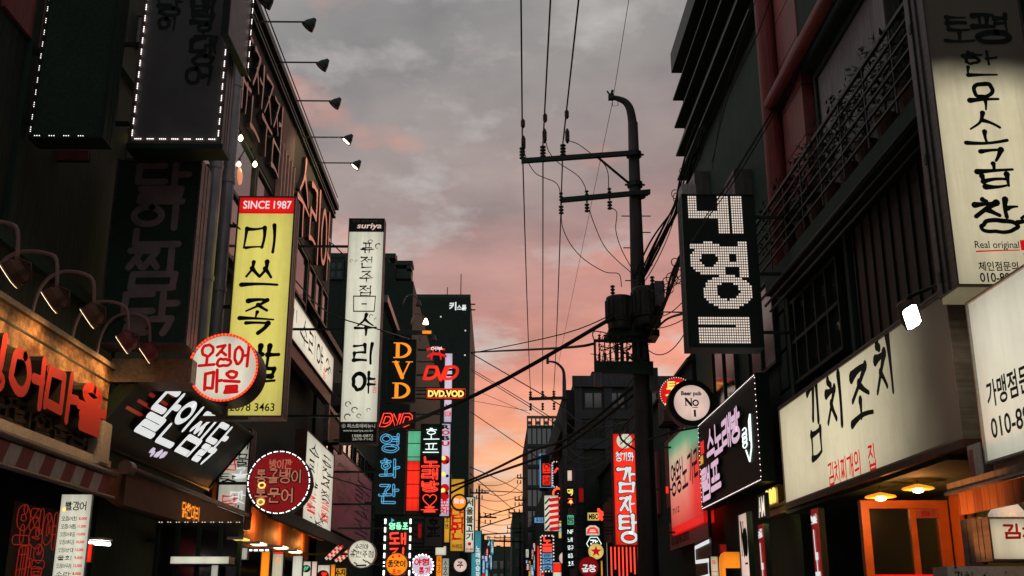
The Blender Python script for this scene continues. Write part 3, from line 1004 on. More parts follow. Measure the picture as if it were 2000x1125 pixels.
for u, v in ((861, 619), (909, 646), (908, 694)):
    p = P(u, v); MB().box(p.x - .07, p.x + .07, Y0 - .09, Y0 - .062, p.z - .07, p.z + .07).build('lit_lamp', 'led_soft', b)

# ---- far end of the street
for i, (x0, x1, Y, v, lab) in enumerate(((-14, -1.7, 150, 1052, 'distant dark block low under the orange sky, left side of the street'),
                                         (-4, 3.4, 235, 1072, 'farthest low building closing the end of the street'),
                                         (2.2, 14, 160, 1010, 'distant dark block low beside the grey glass tower'))):
    b = building(lab)
    z = on_y(970, v, Y).z
    m = MB().box(x0, x1, Y, Y + 20, 0, z); m.box(x0, x1, Y, Y + .5, z, z + .5)
    m.build('wall', 'dark_wall', b)
    for k in range(5):
        for q_ in range(int((z - 3) / 2.6)):
            MB().box(x0 + (x1 - x0) * (k + .2) / 5, x0 + (x1 - x0) * (k + .75) / 5, Y - .05, Y - .002, 2.5 + q_ * 2.6, 4.1 + q_ * 2.6).build('window', 'tower_glass', b)
    for k in range(4):
        xx = x0 + (x1 - x0) * (.12 + .22 * k) + random.uniform(-.3, .3); hh = random.uniform(.4, 1.5)
        MB().box(xx, xx + random.uniform(.4, 1.2), Y + 1, Y + 3, z, z + hh).build('roof_tank', 'black_metal', b)

# ---- right: glass tower
b = building('grey glass office tower with a lattice parapet, right of the glowing sky', 'tower_block')
Y0 = 110.0
P = lambda u, v: on_y(u, v, Y0)
x0, x1, zt = P(1029, 815).x, 8.6, P(1060, 812).z
MB().box(x0, x1, Y0, 130, 0, zt - 1.2).build('wall', 'grey_wall', b)
m = MB()
m.box(x0, x1, Y0, Y0 + .3, zt - .25, zt)
for k in range(14):
    xx = x0 + k * (x1 - x0) / 13
    m.box(xx, xx + .14, Y0, Y0 + .3, zt - 1.2, zt - .25)
    if k < 13 and k % 2 == 0:
        m.box(xx + .14, xx + .5, Y0 + .05, Y0 + .25, zt - .9, zt - .55)
m.build('parapet', 'grey_metal', b)
fl, nx = 9, 11
pan = None
for j in range(fl):
    for i in range(nx):
        ww = (x1 - x0) / nx; hh = (zt - 2.2) / fl
        xa, za = x0 + i * ww + .07, 1 + j * hh + .35
        if pan is None:
            pan = MB().box(0, ww - .14, -.06, -.005, 0, hh - .5).build('window', 'tower_glass', b); o = pan
        else:
            o = pan.copy(); COL.objects.link(o); o.parent = b
        o.location = (xa, Y0, za)
m = MB()
for j in range(fl + 1):
    z = 1 + j * (zt - 2.2) / fl
    m.box(x0, x1, Y0 - .1, Y0 - .005, z, z + .2)
m.build('band', 'dark_wall', b)

# ---- right: brown block behind the transformer pole
b = building('squat brown and grey block behind the transformer pole', 'shop_building')
Y0 = 45.0
P = lambda u, v: on_y(u, v, Y0)
x0, x1, zt = P(1122, 745).x, 12.0, P(1200, 741).z
MB().box(x0, x1, Y0, 75, 0, zt).build('wall', 'brown_wall', b)
m = MB()
m.box(x0 - .1, x1, Y0 - .18, Y0 - .005, zt - .35, zt + .12)
for v in (810, 868): m.box(x0, x1, Y0 - .12, Y0 - .005, P(1200, v).z - .2, P(1200, v).z + .2)
for u in (1122, 1180, 1226, 1248): m.box(P(u, 800).x, P(u, 800).x + .34, Y0 - .09, Y0 - .002, 2, zt - .36)
m.build('concrete_band', 'grey_wall', b)
for (u0, u1) in ((1140, 1178), (1190, 1222), (1255, 1285)):
    win(b, 'window', P(u0, 800).x, P(u1, 800).x, Y0 - .07, Y0 - .01, P(1200, 860).z, P(1200, 820).z, 'Y', (2, 1), gm='dark_glass', t=.07)
    win(b, 'window', P(u0, 800).x, P(u1, 800).x, Y0 - .07, Y0 - .01, P(1200, 800).z, P(1200, 765).z, 'Y', (2, 1), gm='dark_glass', t=.07)
m = MB().box(x0 - .4, x0 - .02, Y0 + .5, 74, P(1120, 770).z - 1, P(1120, 757).z)
m.build('side_wall', 'grey_wall', b)
m = MB().box(P(1160, 735).x, P(1245, 735).x, Y0 + 1, Y0 + 4, zt + .13, P(1200, 716).z)
m.build('roof_house', 'grey_wall', b)

b = building('dark narrow row of shops on the far right behind the small round signs', 'shop_building')
MB().box(3.75, 16, 75.1, 108, 0, 11).build('wall', 'dark_wall', b)
MB().box(3.6, 3.745, 75.1, 108, 3.1, 3.3).build('ledge', 'black_metal', b)

# ---- right: low shop with the karaoke sign
b = building('low dark shop with a tiled eave behind the dotted karaoke board', 'shop_building')
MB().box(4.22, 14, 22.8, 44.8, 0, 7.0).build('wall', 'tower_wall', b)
m = MB()
e = [on_y(1338, 705, 23.0), on_y(1372, 682, 23.0)]
m.prism([(e[0].x, 22.75, e[0].z - .05), (e[0].x, 22.75, e[0].z + .02), (6.2, 22.75, 7.9), (6.2, 22.75, 7.0)], (0, 22, 0))
m.build('roof', 'black_metal', b)
m = MB()
for i in range(5): MB().box(4.14, 4.215, 24 + i * 4, 26.6 + i * 4, 4.0, 5.6).build('shutter', 'red_panel', b)


# ---- right: black block with fins
b = building('black block with stepped louvre fins against the sky, upper right', 'louvre_block')
FX, FE = 4.28, 22.62
MB().box(FX, 14, 15.4, FE, 0, 13.5).build('wall', 'dark_wall', b)
zs = [on_y(1311, 142, 22.6).z, on_y(1314, 196, 22.6).z, on_y(1317, 250, 22.6).z, on_y(1320, 305, 22.6).z, on_y(1322, 352, 22.6).z]
xe = on_y(1314, 196, 22.6).x
for i, z in enumerate(zs):
    f = MB()
    if i == 0:
        f.box(xe, 14, 15.4, FE, z, z + .5)
    else:
        f.prism([(xe + .005 * i, 15.4, z), (xe + .005 * i, 15.4, z + .04), (FX - .003, 15.4, zs[i - 1] - .06), (FX - .003, 15.4, z)], (0, FE - 15.4, 0))
    f.build('louvre', 'black_metal', b)
win(b, 'window', FX - .08, FX - .005, 15.8, 17.6, 5.2, 6.6, 'X', (2, 1), gm='dark_glass')
win(b, 'window', FX - .08, FX - .005, 18.6, 20.6, 5.2, 6.6, 'X', (2, 1), gm='dark_glass')

# ---- right: building with red columns, balcony and plank wall
b = building('dark building with red columns, planted balcony and brown plank wall', 'balcony_building')
RX = 4.3
m = MB()
m.box(RX, 14, 7.9, 15.35, 8.9, 14)                       # upper wall above the beam
m.box(RX + .25, 14, 7.9, 15.35, 4.4, 8.895)
m.box(RX + .9, 14, 7.9, 15.35, 0, 4.395)
m.build('wall', 'dark_wall', b)
MB().box(RX + .02, RX + .24, 8.0, 12.35, 4.45, 6.05).build('plank_wall', 'plank_brown', b)
# plank joints stand as real battens
m = MB()
for i in range(15):
    m.box(RX - .005, RX + .018, 8.05 + i * .3, 8.075 + i * .3, 4.45, 6.05)
m.build('batten', 'black_metal', b)
# shallow window with vertical boards reflecting the sky
q0, q1 = on_x(1508, 500, RX), on_x(1648, 660, RX)
ws, we = q1.y, q0.y
win(b, 'window', RX - .02, RX + .1, ws, we, 4.72, 5.95, 'X', (6, 2), t=.05)
# concrete floor slabs, the sloping soffit and pipes
m = MB()
m.box(RX - .3, RX + .24, 7.9, 15.35, 6.1, 6.35)
m.box(RX - .04, RX + .24, 12.4, 12.52, 4.4, 6.05)
m.box(RX - .04, RX + .24, 15.15, 15.3, 4.4, 6.05)
m.build('slab', 'dark_wall', b)
# balcony: planter boxes and rails
m = MB()
for z in (6.5, 6.66, 6.82, 6.98, 7.14):
    m.box(RX - .33, RX - .30, 8.0, 16.0, z, z + .022)
for i in range(10):
    m.box(RX - .325, RX - .305, 8.0 + i * .85, 8.02 + i * .85, 6.36, 7.3)
m.box(RX - .335, RX - .295, 8.0, 16.0, 7.3, 7.34)
m.build('balcony_rail', 'rail_dark', b)
m = MB()
for z, x in ((6.02, .40), (5.94, .33), (5.86, .26)):
    m.tube([(RX - x, 8.0, z), (RX - x, 15.3, z)], .02, 6)
m.build('conduit', 'rail_dark', b)
# red columns, panels, cornice pipe
m = MB(); y = on_x(1512, 200, RX - .1).y
m.lathe([(.15, 6.4), (.15, 14)], 18, (RX - .12, y + .1, 0)); m.build('column', 'red_paint', b)
y1_, y0_ = on_x(1524, 200, RX - .02).y, on_x(1568, 200, RX - .02).y
m = MB()
for i in range(5):
    z = 7.2 + i * .78
    m.box(RX - .02, RX + .22, y0_, y1_ - .04, z, z + .76)
m.build('cladding', 'red_panel', b)
m = MB().tube([(RX - .15, 8.0, 9.0), (RX - .15, y + .05, 9.0)], .11, 12); m.build('beam', 'red_paint', b)
ya, yb = on_x(1715, 200, RX).y, y0_
win(b, 'window', RX + .1, RX + .2, ya, yb - .15, 6.6, 8.8, 'X', (1, 1), gm='curtain', t=.09)
m = MB().box(RX - .02, RX + .1, ya - .5, ya - .2, 6.4, 8.9); m.build('pilaster', 'sign_side', b)
win(b, 'window', RX + .1, RX + .2, 8.2, ya - .6, 6.6, 8.8, 'X', (2, 3), gm='dark_glass', t=.05)

# potted plants along the balcony: each its own
for i in range(9):
    y = 9.9 + i * .66
    t = thing('potted_plant', ('dark leafy plant in a balcony pot, nearest to the big lit sign' if i == 0 else
               'dark leafy plant in a balcony pot beside the red column' if i == 8 else 'dark leafy plant in a pot along the middle of the balcony'),
              'plant', (RX - .1, y, 6.35), group='plants along the balcony')
    MB().lathe([(.09, .01), (.13, .35), (.14, .38), (.11, .37)], 12).build('pot', 'wood_brown', t)
    f = MB(); rr = random.Random(i)
    for k in range(260):
        a = rr.uniform(0, 6.28); h = rr.uniform(.4, 1.3); rad = rr.uniform(0, .34) * (1.35 - h * .6)
        c = Vector((rad * math.cos(a), rad * math.sin(a) * 1.2, h))
        d = Vector((rr.uniform(-1, 1), rr.uniform(-1, 1), rr.uniform(-.5, 1))).normalized() * rr.uniform(.05, .12)
        e_ = d.orthogonal().normalized() * rr.uniform(.015, .035)
        f.add([c - d * .5, c + e_, c + d * .6, c - e_], [(0, 1, 2, 3)])
    f.tube([(0, 0, .3), (.02, 0, .9)], .012, 5)
    f.build('foliage', 'leaf', t)

# ---- right, nearest
b = building('near right shop building, mostly hidden behind its white signs', 'shop_building')
MB().box(4.6, 14, -8, 7.85, 2.75, 13).build('wall', 'brown_wall', b)
MB().box(4.75, 14, -8, 7.85, 0, 2.745).build('shopfront_wall', 'dark_wall', b)
win(b, 'window', 4.6, 4.7, 5.2, 7.6, .4, 2.5, 'X', (3, 1), gm='dark_glass')

# air conditioners, drain pipes and meter boxes that hang on the dark walls
def aircon(label, X, y, z, side):
    t = thing('air_conditioner', label, 'air conditioner', (X, y, z))
    o = side
    MB().box(0, o * .3, -.4, .4, 0, .58).build('casing', 'sign_side', t)
    m = MB().lathe([(.23, 0), (.25, .012), (.21, .012), (.21, 0)], 20, (o * .301, 0, .29), 'X', cap=False)
    for k in range(6): m.box(o * .302, o * .306, -.2, .2, .12 + k * .065, .13 + k * .065)
    m.build('fan_grille', 'black_metal', t)
    MB().box(0, o * .32, -.38, -.34, -.05, -.002).box(0, o * .32, .34, .38, -.05, -.002).build('bracket', 'black_metal', t)
    MB().tube([(o * .05, .42, .2), (o * .05, .5, .1), (.02 * o, .5, -.9)], .02, 6).build('hose', 'white_paint', t)


for i, (X, y, z, sd, lab) in enumerate(((-4.25, 7.1, 5.5, 1, 'grey air conditioner on the dark brown wall above the gooseneck lamps'),
                                       (4.28, 17.2, 8.2, -1, 'grey air conditioner on the black louvre block behind the dot-letter sign'),
                                       (4.28, 20.6, 9.6, -1, 'grey air conditioner higher up under the lowest louvre fin'),
                                       (4.22, 25.5, 5.9, -1, 'grey air conditioner under the tiled eave of the karaoke shop'),
                                       (-4.2, 27.4, 6.6, 1, 'grey air conditioner on the low shop row behind the calligraphy sign'))):
    aircon(lab, X, y, z, sd)
# ================================================================== left side signs
# ---- stone sign of the squid restaurant
sx = -4.0
zt, zb = 4.0, on_x(120, 885, sx).z
y0, y1 = 5.6, on_x(221, 690, sx).y
t = thing('facade_sign', 'sandstone shop sign with fat red raised letters, lit orange by gooseneck lamps', 'sign', (sx, y0, zb), 'left')
w_, h_ = y1 - y0, zt - zb
MB().box(0, w_, 0, h_, -.25, 0).build('panel', 'stone_cladding', t)
m = MB()
for f in (.13, .32, .5, .68, .86): m.box(0, w_, h_ * f - .010, h_ * f + .010, -.01, .007)
m.build('groove', 'dark_ink', t)
MB().box(-.01, w_ + .02, h_ + .001, h_ + .05, -.26, .04).build('coping', 'beige_metal', t)
ly0, ly1 = on_x(8, 740, sx + .1).y, on_x(200, 780, sx + .1).y
lz1, lz0 = on_x(40, 684, sx + .1).z, on_x(50, 788, sx + .1).z
pitch = (ly1 - ly0) / 3
with ink(t, ['squid_red', 'letter_side'], 'lettering', .0) as k:
    k.hang('오징어마을', ly0 - y0 - 2 * pitch, lz0 - zb, (ly1 - ly0) + 2 * pitch, lz1 - lz0, .225, 'pen', gap=.05, depth=.13, jit=.03)
with ink(t, ['letter_side', 'letter_side'], 'small_lettering', .0) as k:
    k.hang('싱싱한오징어요리전문점', 0.4, .09, w_ - 1.0, .2, .16, 'pen', gap=.1, depth=.04)
MB().box(0, w_, -.02, .06, -.1, .1).build('trim', 'white_paint', t)
# awning edge below it
t = thing('awning', 'red and white striped awning edge under the sandstone sign', 'awning', (0, 0, 0))
a, c = on_x(-40, 868, -3.72), on_x(240, 940, -3.72)
zz0 = 2.67
m = MB().prism([(-4.2, 0, 3.0), (-4.2, 0, 2.96), (-3.72, 0, zz0 + .19), (-3.72, 0, zz0 + .23)], (0, 10.45 - 6.0, 0))
m.v = [(x, y + 6.0, z) for x, y, z in m.v]; m.build('canopy', 'dark_wall', t)
m, m2 = MB(), MB()
n = 20
for i in range(n):
    ya, yb = 6.0 + i * 4.45 / n, 6.0 + (i + 1) * 4.45 / n
    sl_ = .10
    (m if i % 2 else m2).prism([(-3.70, ya, zz0 + .16), (-3.70, yb - .002, zz0 + .16), (-3.70, yb - .002 - sl_, zz0), (-3.70, ya - sl_, zz0)], (-.012, 0, 0))
m.build('red_stripe', 'red_paint', t); m2.build('white_stripe', 'white_paint', t)
MB().tube([(-3.68, 6.0, zz0 - .03), (-3.68, 10.5, zz0 - .03)], .022, 8).tube([(-3.70, 6.0, zz0 + .2), (-3.70, 10.6, zz0 + .2)], .03, 8).build('tube', 'sign_side', t)
t = thing('junction_box', 'small upright white box at the corner of the sandstone sign', 'box', on_x(192, 905, -3.86), 'left')
MB().box(0, .26, 0, .42, -.12, 0).box(.02, .24, .02, .40, 0, .012).build('box_body', 'white_paint', t)

# gooseneck lamps
for i, (u, v) in enumerate(((-52, 478), (30, 532), (108, 584), (181, 616), (248, 668), (291, 688))):
    Hh = on_x(u, v, -3.52)
    lab = ('gooseneck lamp half outside the left edge of the picture', 'gooseneck lamp by the picture edge, first complete one over the sandstone sign',
           'gooseneck lamp second complete one over the sandstone sign', 'gooseneck lamp in the middle of the arcs over the sandstone sign',
           'gooseneck lamp with a reddish glow, last but one over the sandstone sign', 'gooseneck lamp at the far end, above the beige beam')[i]
    t = thing('gooseneck_lamp', lab, 'lamp', (-4.05, Hh.y, 4.05), None, 'gooseneck lamps over the sandstone sign')
    L, dz = Hh.x + 4.05, Hh.z - 4.05
    top = dz + .40
    arc = [(0, 0, 0), (.03, 0, top * .5), (.09, 0, top * .8), (.18, 0, top * .96), (.28, 0, top), (L - .12, 0, top * .95), (L - .03, 0, top * .78), (L, 0, dz + .10)]
    sm = []
    for j in range(len(arc) - 1):
        A, B, C_, D = arc[max(j - 1, 0)], arc[j], arc[j + 1], arc[min(j + 2, len(arc) - 1)]
        for q in range(4):
            s_ = q / 4
            sm.append(tuple(.5 * (2 * B[x] + (C_[x] - A[x]) * s_ + (2 * A[x] - 5 * B[x] + 4 * C_[x] - D[x]) * s_ ** 2 + (3 * B[x] - A[x] - 3 * C_[x] + D[x]) * s_ ** 3) for x in range(3)))
    sm.append(arc[-1])
    MB().tube(sm, .016, 8).lathe([(.05, 0), (.05, .02), (.02, .03)], 12).build('arm', 'arm_pink', t)
    d = Vector((-.8, -.12, -.60)).normalized()
    rot = d.to_track_quat('-Z', 'Y').to_matrix()
    tf = lambda mb: setattr(mb, 'v', [tuple(rot @ (Vector(p) * .72) + Vector((L, 0, dz))) for p in mb.v]) or mb
    hd = MB()
    poly = [(-.10, -.12), (.10, -.12), (.13, -.06), (.13, .06), (.10, .12), (-.10, .12), (-.13, .06), (-.13, -.06)]
    hd.prism([(x * .7, y * .7, .09) for x, y in poly], (0, 0, .001))
    n = 8
    vs = [(x, y, -.07) for x, y in poly] + [(x * .95, y * .95, .03) for x, y in poly] + [(x * .62, y * .62, .10) for x, y in poly]
    fs = [(j + 8 * q, (j + 1) % 8 + 8 * q, (j + 1) % 8 + 8 * (q + 1), j + 8 * (q + 1)) for q in (0, 1) for j in range(8)] + [tuple(range(16, 24))]
    hd.add(vs, fs)
    for j in range(4): hd.box(-.06, .06, -.05 + j * .03, -.04 + j * .03, .10, .135)
    tf(hd).build('lamp_head', 'porcelain' if False else 'red_paint' if i >= 4 else 'wood_brown', t)
    yk = MB().tube([(0, -.14, -.01), (0, -.15, .08), (0, 0, .17), (0, .15, .08), (0, .14, -.01)], .012, 6)
    tf(yk).build('yoke', 'wood_brown', t)
    ln_ = MB().prism([(x * .96, y * .96, -.073) for x, y in poly], (0, 0, -.008))
    tf(ln_).build('lens', 'lamp_edge', t)
    rimm = MB().tube([(x, y, -.07) for x, y in poly], .008, 4, closed=True)
    tf(rimm).build('lens_rim', 'white_paint', t)
    p = rot @ Vector((0, 0, -.13)) + Vector((L, 0, dz))
    light('SPOT', 'lamp_light', p, 17, (1, .48, .16), t, .06, p + Vector((-.62, -.05, -.72)), 125, .7)

# beige box beam behind the last gooseneck
r, w, h = blade('beige sheet metal box beam under the dark sign of big grey letters', 218, 700, 372, 746, 11.0, .5, panel=None, cab='beige_metal', name='box_beam', cat='beam', rim=0)

# ---- dark blade with bulb border on the far left
r, w, h = blade('unlit black hanging sign outlined by tiny white bulb clusters, farthest left', 105, -80, 203, 272, 8.7, .22, panel='dim_black' if 'dim_black' in MATS else 'dark_wall', bracket=.4)
with ink(r, 'led_white', 'bulb_border', .026) as k:
    led_run(k, [(.02, h), (.02, .02), (w * .8, .02)], .118, 3, .020, .0042)

blade('dull red strip board below the farthest left bulb-bordered sign', 92, 294, 172, 313, 9.6, .06, panel='red_panel', rim=0)
# grey sign with dotted border
r, w, h = blade('unlit charcoal sign with black comic letters and white bulb border, top left', 296, -120, 433, 283, 10.0, .25, panel='dim_face', cab='sign_side', bracket=.35)
MB().box(-.01, w + .02, -.06, -.005, -.26, .04).build('sill', 'black_metal', r)
with ink(r, 'led_white', 'bulb_border', .026) as k:
    led_run(k, [(.035, h), (.035, .05), (w - .035, .05), (w - .035, h)], .128, 4, .019, .0062)
r0 = r
r = r0
px = w / 165.0
with ink(r, 'dark_ink', 'lettering', .012) as k:
    for c, (ua, va, ub, vb) in (('뱀', (372, 2, 422, 45)), ('오', (380, 48, 418, 72)), ('뎅', (372, 76, 424, 128)), ('어', (362, 132, 416, 168)), ('당', (306, -6, 360, 30)), ('이', (310, 34, 350, 60))):
        p0, p1 = on_y(ua, vb, 10.0), on_y(ub, va, 10.0)
        o = r.matrix_world.translation
        k.hang(c, p0.x - o.x, p0.z - o.z, p1.x - p0.x, p1.z - p0.z, .2, 'brush', jit=.04)

r, w, h = flat('pinkish side board with white bulbs, folded back from the charcoal dotted sign', 'left', 455, -100, 480, 150, -2.70, .05, panel='sign_side', cab='black_metal', rim=.02)
with ink(r, 'led_white', 'bulb_border', .026) as k: led_run(k, [(w - .04, h), (w - .04, .05)], .128, 4, .017, .006)

# dark sign with large grey letters
r, w, h = blade('tall unlit black sign with four big dusty pink letters', 231, 312, 365, 674, 10.7, .34, panel='dark_wall', cab='sign_side', rim=0.02)
with ink(r, 'dim_letter', 'lettering', .012) as k:
    k.hang('달인찜닭', w * .25, h * .06, w * .60, h * .91, .17, 'pen', True, gap=.12, jit=0)

# small poster behind, half hidden between the two dark signs
r, w, h = blade('small pale poster glimpsed between the two dark signs with a yellow blob', 232, 252, 305, 312, 11.4, .05, panel='dim_letter', rim=.01)
with ink(r, 'neon_yellow', 'print', .012) as k:
    k.disc(w * .42, h * .72, w * .09); k.disc(w * .42, h * .6, w * .07)
with ink(r, 'letter_white', 'lettering', .012) as k:
    k.hang('맛집', w * .66, h * .25, w * .3, h * .4, .16, 'pen')
r, w, h = blade('small pale shutter patch high between the two bulb bordered signs', 247, 32, 290, 94, 11.3, .06, panel='curtain', rim=.01)

# ---- yellow sign
YY = 14.0
r, w, h = blade('tall lit yellow sign with black brush letters and a red since 1987 cap', 467, 384, 552, 815, YY, .32, panel='panel_yellow', cab='sign_side', rim=.02, bracket=.7)
MB().box(.018, w - .018, h * .918, h - .018, .0, .014).build('cap_panel', 'panel_red', r)
with ink(r, 'letter_white', 'cap_lettering', .018) as k:
    x = w * .09; hh = h * .038
    k.type('SINCE', x, h * .94, w * .46, hh, .012); k.type('1987', w * .62, h * .94, w * .31, hh, .012)
with ink(r, 'dark_ink', 'lettering', .014) as k:
    k.hang('미', w * .16, h * .735, w * .62, h * .125, .13, 'brush', jit=.03)
    k.hang('쓰', w * .15, h * .555, w * .62, h * .135, .13, 'brush', jit=.03)
    k.hang('족', w * .17, h * .37, w * .58, h * .145, .13, 'brush', jit=.03)
    k.hang('발', w * .22, h * .15, w * .66, h * .16, .13, 'brush', jit=.03)
    k.type('2678 3463', w * .12, h * .025, w * .74, h * .035, .012)

# round squid sign on its bracket
r, rad = disc_sign('round white sign with red letters and red bulb ring before the yellow sign', 437, 718, 68, 11.2, 'panel_white', 'black_metal', .42, ('led_red', 60, .012, 0), bracket=-.9)
with ink(r, 'red_ink', 'lettering', .014) as k:
    k.hang('오징어', -rad * .72, rad * .03, rad * 1.45, rad * .62, .2, 'pen', jit=.04, rise=.04)
    k.hang('마을', -rad * .5, -rad * .72, rad * 1.0, rad * .62, .2, 'pen', jit=.04)
MB().lathe([(rad * 1.0, .021), (rad * 1.0, .026), (rad * .94, .026), (rad * .94, .021)], 40, cap=False).build('rim', 'panel_bright_red', r)
MB().box(-.02, .02, -rad - .12, -rad - .005, -.25, -.2).box(-rad * .7, rad * .7, -rad - .16, -rad - .12, -.3, -.15).build('bracket', 'grey_metal', r)

# ---- tilted black sign with white letters
def tilted(label, y0, y1, xb, zb, xt, zt, name='facade_sign', panel='dark_ink', depth=.12):
    V = Vector((xt - xb, 0, zt - zb)); h = V.length; V.normalize()
    U = Vector((0, 1, 0)); N = U.cross(V)
    M = Matrix((U, V, N)).transposed()
    return sign(label, M, (xb, y0, zb), y1 - y0, h, depth, panel=panel, name=name), y1 - y0, h
r, w, h = tilted('black tilted shop board with bright white slanting block letters', 11.05, 15.9, -4.22, 3.30, -3.60, 4.10)
with ink(r, ['letter_white', 'letter_side'], 'lettering', .01) as k:
    k.hang('달인찜닭', 11.75 - 11.05, h * .33, 14.75 - 11.75, h * .56, .155, 'pen', gap=.14, jit=0, depth=.05)
with ink(r, 'neon_dim', 'print', .010) as k:
    for i in range(4): k.rect(.25 + i * .12, h * (.45 + .12 * i), .95 + i * .1, h * (.49 + .12 * i))
with ink(r, 'panel_lilac', 'fish_print', .010) as k:
    for i in range(7): k.disc(1.75 + .09 * i + random.uniform(-.04, .04), h * .17 + random.uniform(-.04, .05), random.uniform(.035, .07), 9)
# awning below
t = thing('awning', 'brown box awning with a pink rail under the black tilted board', 'awning', (0, 0, 0))
m = MB().prism([(-4.2, 10.75, 3.06), (-3.66, 10.75, 2.92), (-3.66, 10.75, 2.60), (-3.72, 10.75, 2.58), (-4.2, 10.75, 2.9)], (0, 5.2, 0)); m.build('canopy', 'wood_brown', t)
MB().tube([(-3.63, 10.7, 2.95), (-3.63, 16.0, 2.95)], .035, 8).lathe([(.07, 10.6), (.07, 10.75)], 12, (-3.63, 0, 2.95), 'Y').build('rail', 'sign_side', t)
k = Ink(0)
o = thing('shop_lettering', 'tiny amber letters on the brown box awning', 'lettering', (-3.655, 12.75, 2.66), 'left')
k.hang('닭한마리', 0, 0, .75, .16, .14, 'pen'); k.build('letters', 'neon_orange', o)

# ---- upright curved blade with splashes of colour
r, w, h = blade('upright pale sign with splashed colourful brush letters left of the red round sign', 433, 838, 480, 1032, 15.9, .30, panel='panel_grey', cab='sign_side')
for nm, mt, pts in (('dark_lettering', 'dark_ink', (('해', .35, .80, .6, .12), ('물', .55, .62, .4, .12), ('탕', .1, .44, .5, .1), ('집', .3, .1, .5, .12))),
                    ('red_lettering', 'red_ink', (('찜', .14, .58, .45, .14), ('닭', .2, .2, .5, .12))),
                    ('white_lettering', 'letter_white', (('맛', .45, .24, .5, .12), ('골', .5, .5, .45, .1)))):
    with ink(r, mt, nm, .014 if nm[0] == 'd' else .022) as k:
        for c, x, y, a, b_ in pts: k.hang(c, x * w, y * h, a * w, b_ * h, .13, 'brush', jit=.05)
with ink(r, 'led_soft', 'bulb_border', .026) as k:
    led_run(k, [(.0, -.02), (w, -.02)], .05, 1, .02, .008)

# ---- round red sign with white bulbs
r, rad = disc_sign('round dark red sign with outlined yellow letters and white bulb ring', 545, 942, 62, 15.6, 'panel_dim_red', 'black_metal', .26, ('led_strip', 120, .0085, 4), bracket=-.9)
with ink(r, 'dark_ink', 'lettering_shadow', .014) as k:
    k.hang('통골뱅이', -rad * .72, -rad * .02, rad * 1.45, rad * .4, .32, 'pen'); k.hang('통문어', -rad * .72, -rad * .62, rad * 1.2, rad * .42, .32, 'pen')
with ink(r, 'salmon_glow', 'lettering', .024) as k:
    k.hang('방이깐', -rad * .32, rad * .42, rad * .7, rad * .28, .17, 'pen'); k.hang('통골뱅이', -rad * .72, -rad * .02, rad * 1.45, rad * .4, .14, 'pen'); k.hang('통문어', -rad * .72, -rad * .62, rad * 1.2, rad * .42, .14, 'pen')
with ink(r, 'neon_yellow', 'accent', .034) as k:
    for yy in (-.1, -.62):
        k.mb.tube([(-rad * .52 + rad * .1 * math.cos(a * .5), rad * yy + rad * .08 * math.sin(a * .5), .034) for a in range(13)], .012, 5, closed=True)

# ---- slanted white sign on the fascia building
r, w, h = flat('slanted white shop sign with black calligraphy under the black fascia', 'left', 566, 566, 648, 768, -3.86, .18, panel='panel_white', rim=.02)
with ink(r, 'dark_ink', 'lettering', .014) as k:
    k.hang('수리야', w * .22, h * .2, w * .5, h * .58, .13, 'brush', jit=.03); k.hang('ㅣ', 0, 0, .1, .1)
    k.stroke([(w * .08, h * .7), (w * .07, h * .3)], .07, .5); k.stroke([(w * .13, h * .75), (w * .135, h * .5)], .06, .4)
with ink(r, 'dim_letter', 'ink_drawing', .013) as k:
    for x, y, a in ((.80, .6, .1), (.86, .45, .12), (.80, .33, .08)): k.stroke(_smooth([(w * x, h * y), (w * (x + .04), h * (y + .12)), (w * (x + .08), h * (y + .02))]), .07, .5)
with ink(r, 'red_ink', 'seal', .013) as k: k.hang('주점', w * .74, h * .1, w * .06, h * .28, .15, 'pen', True)
MB().box(0, w, -.28, -.02, -.17, -.02).build('lower_panel', 'sign_side', r)

# ---- tall white calligraphy sign
r, w, h = blade('tall white paper-like sign with a column of black calligraphy and dark foot', 682, 427, 736, 866, 19.0, .26, panel='panel_white', cab='sign_side', rim=.015, bracket=1.2)
MB().box(.012, w - .012, h * .937, h - .012, 0, .014).build('head_panel', 'dark_ink', r)
MB().box(.012, w - .012, .012, h * .09, 0, .014).build('foot_panel', 'dark_ink', r)
with ink(r, 'panel_pinkwhite', 'head_lettering', .02) as k:
    k.type('suriya', w * .22, h * .945, w * .68, h * .032, .02, slant=.2)
with ink(r, 'dim_letter', 'head_small_lettering', .018) as k: k.type('한잔 추억 이야기', w * .1, h * .981, w * .8, h * .012, .01)
with ink(r, 'panel_grey', 'foot_lettering', .018) as k:
    k.type('ⓢ 퍼스트에비뉴니', w * .06, h * .064, w * .88, h * .018, .02); k.type('www.suriya.co.kr', w * .1, h * .046, w * .8, h * .012, .01)
    k.type('1588-0872', w * .35, h * .026, w * .55, h * .011, .01); k.type('2678-7142', w * .35, h * .012, w * .55, h * .011, .01)
with ink(r, 'dark_ink', 'lettering', .014) as k:
    for i, c in enumerate('퓨전주점'): k.hang(c, w * .38, h * (.838 - i * .066), w * .33, h * .047, .13, 'brush', jit=.02)
    k.mb.tube([(w * .22, h * .64, .014), (w * .82, h * .64, .014), (w * .80, h * .572, .014), (w * .24, h * .572, .014)], .014, 4, closed=True)
    k.stroke([(w * .46, h * .605), (w * .58, h * .605)], .025)
    for i, c in enumerate('수리야'): k.hang(c, w * .3, h * (.465 - i * .125), w * .58, h * .09, .15, 'brush', jit=.03)
with ink(r, 'red_ink', 'seal', .014) as k: k.hang('주점', w * .84, h * .215, w * .1, h * .05, .12, 'pen', True)
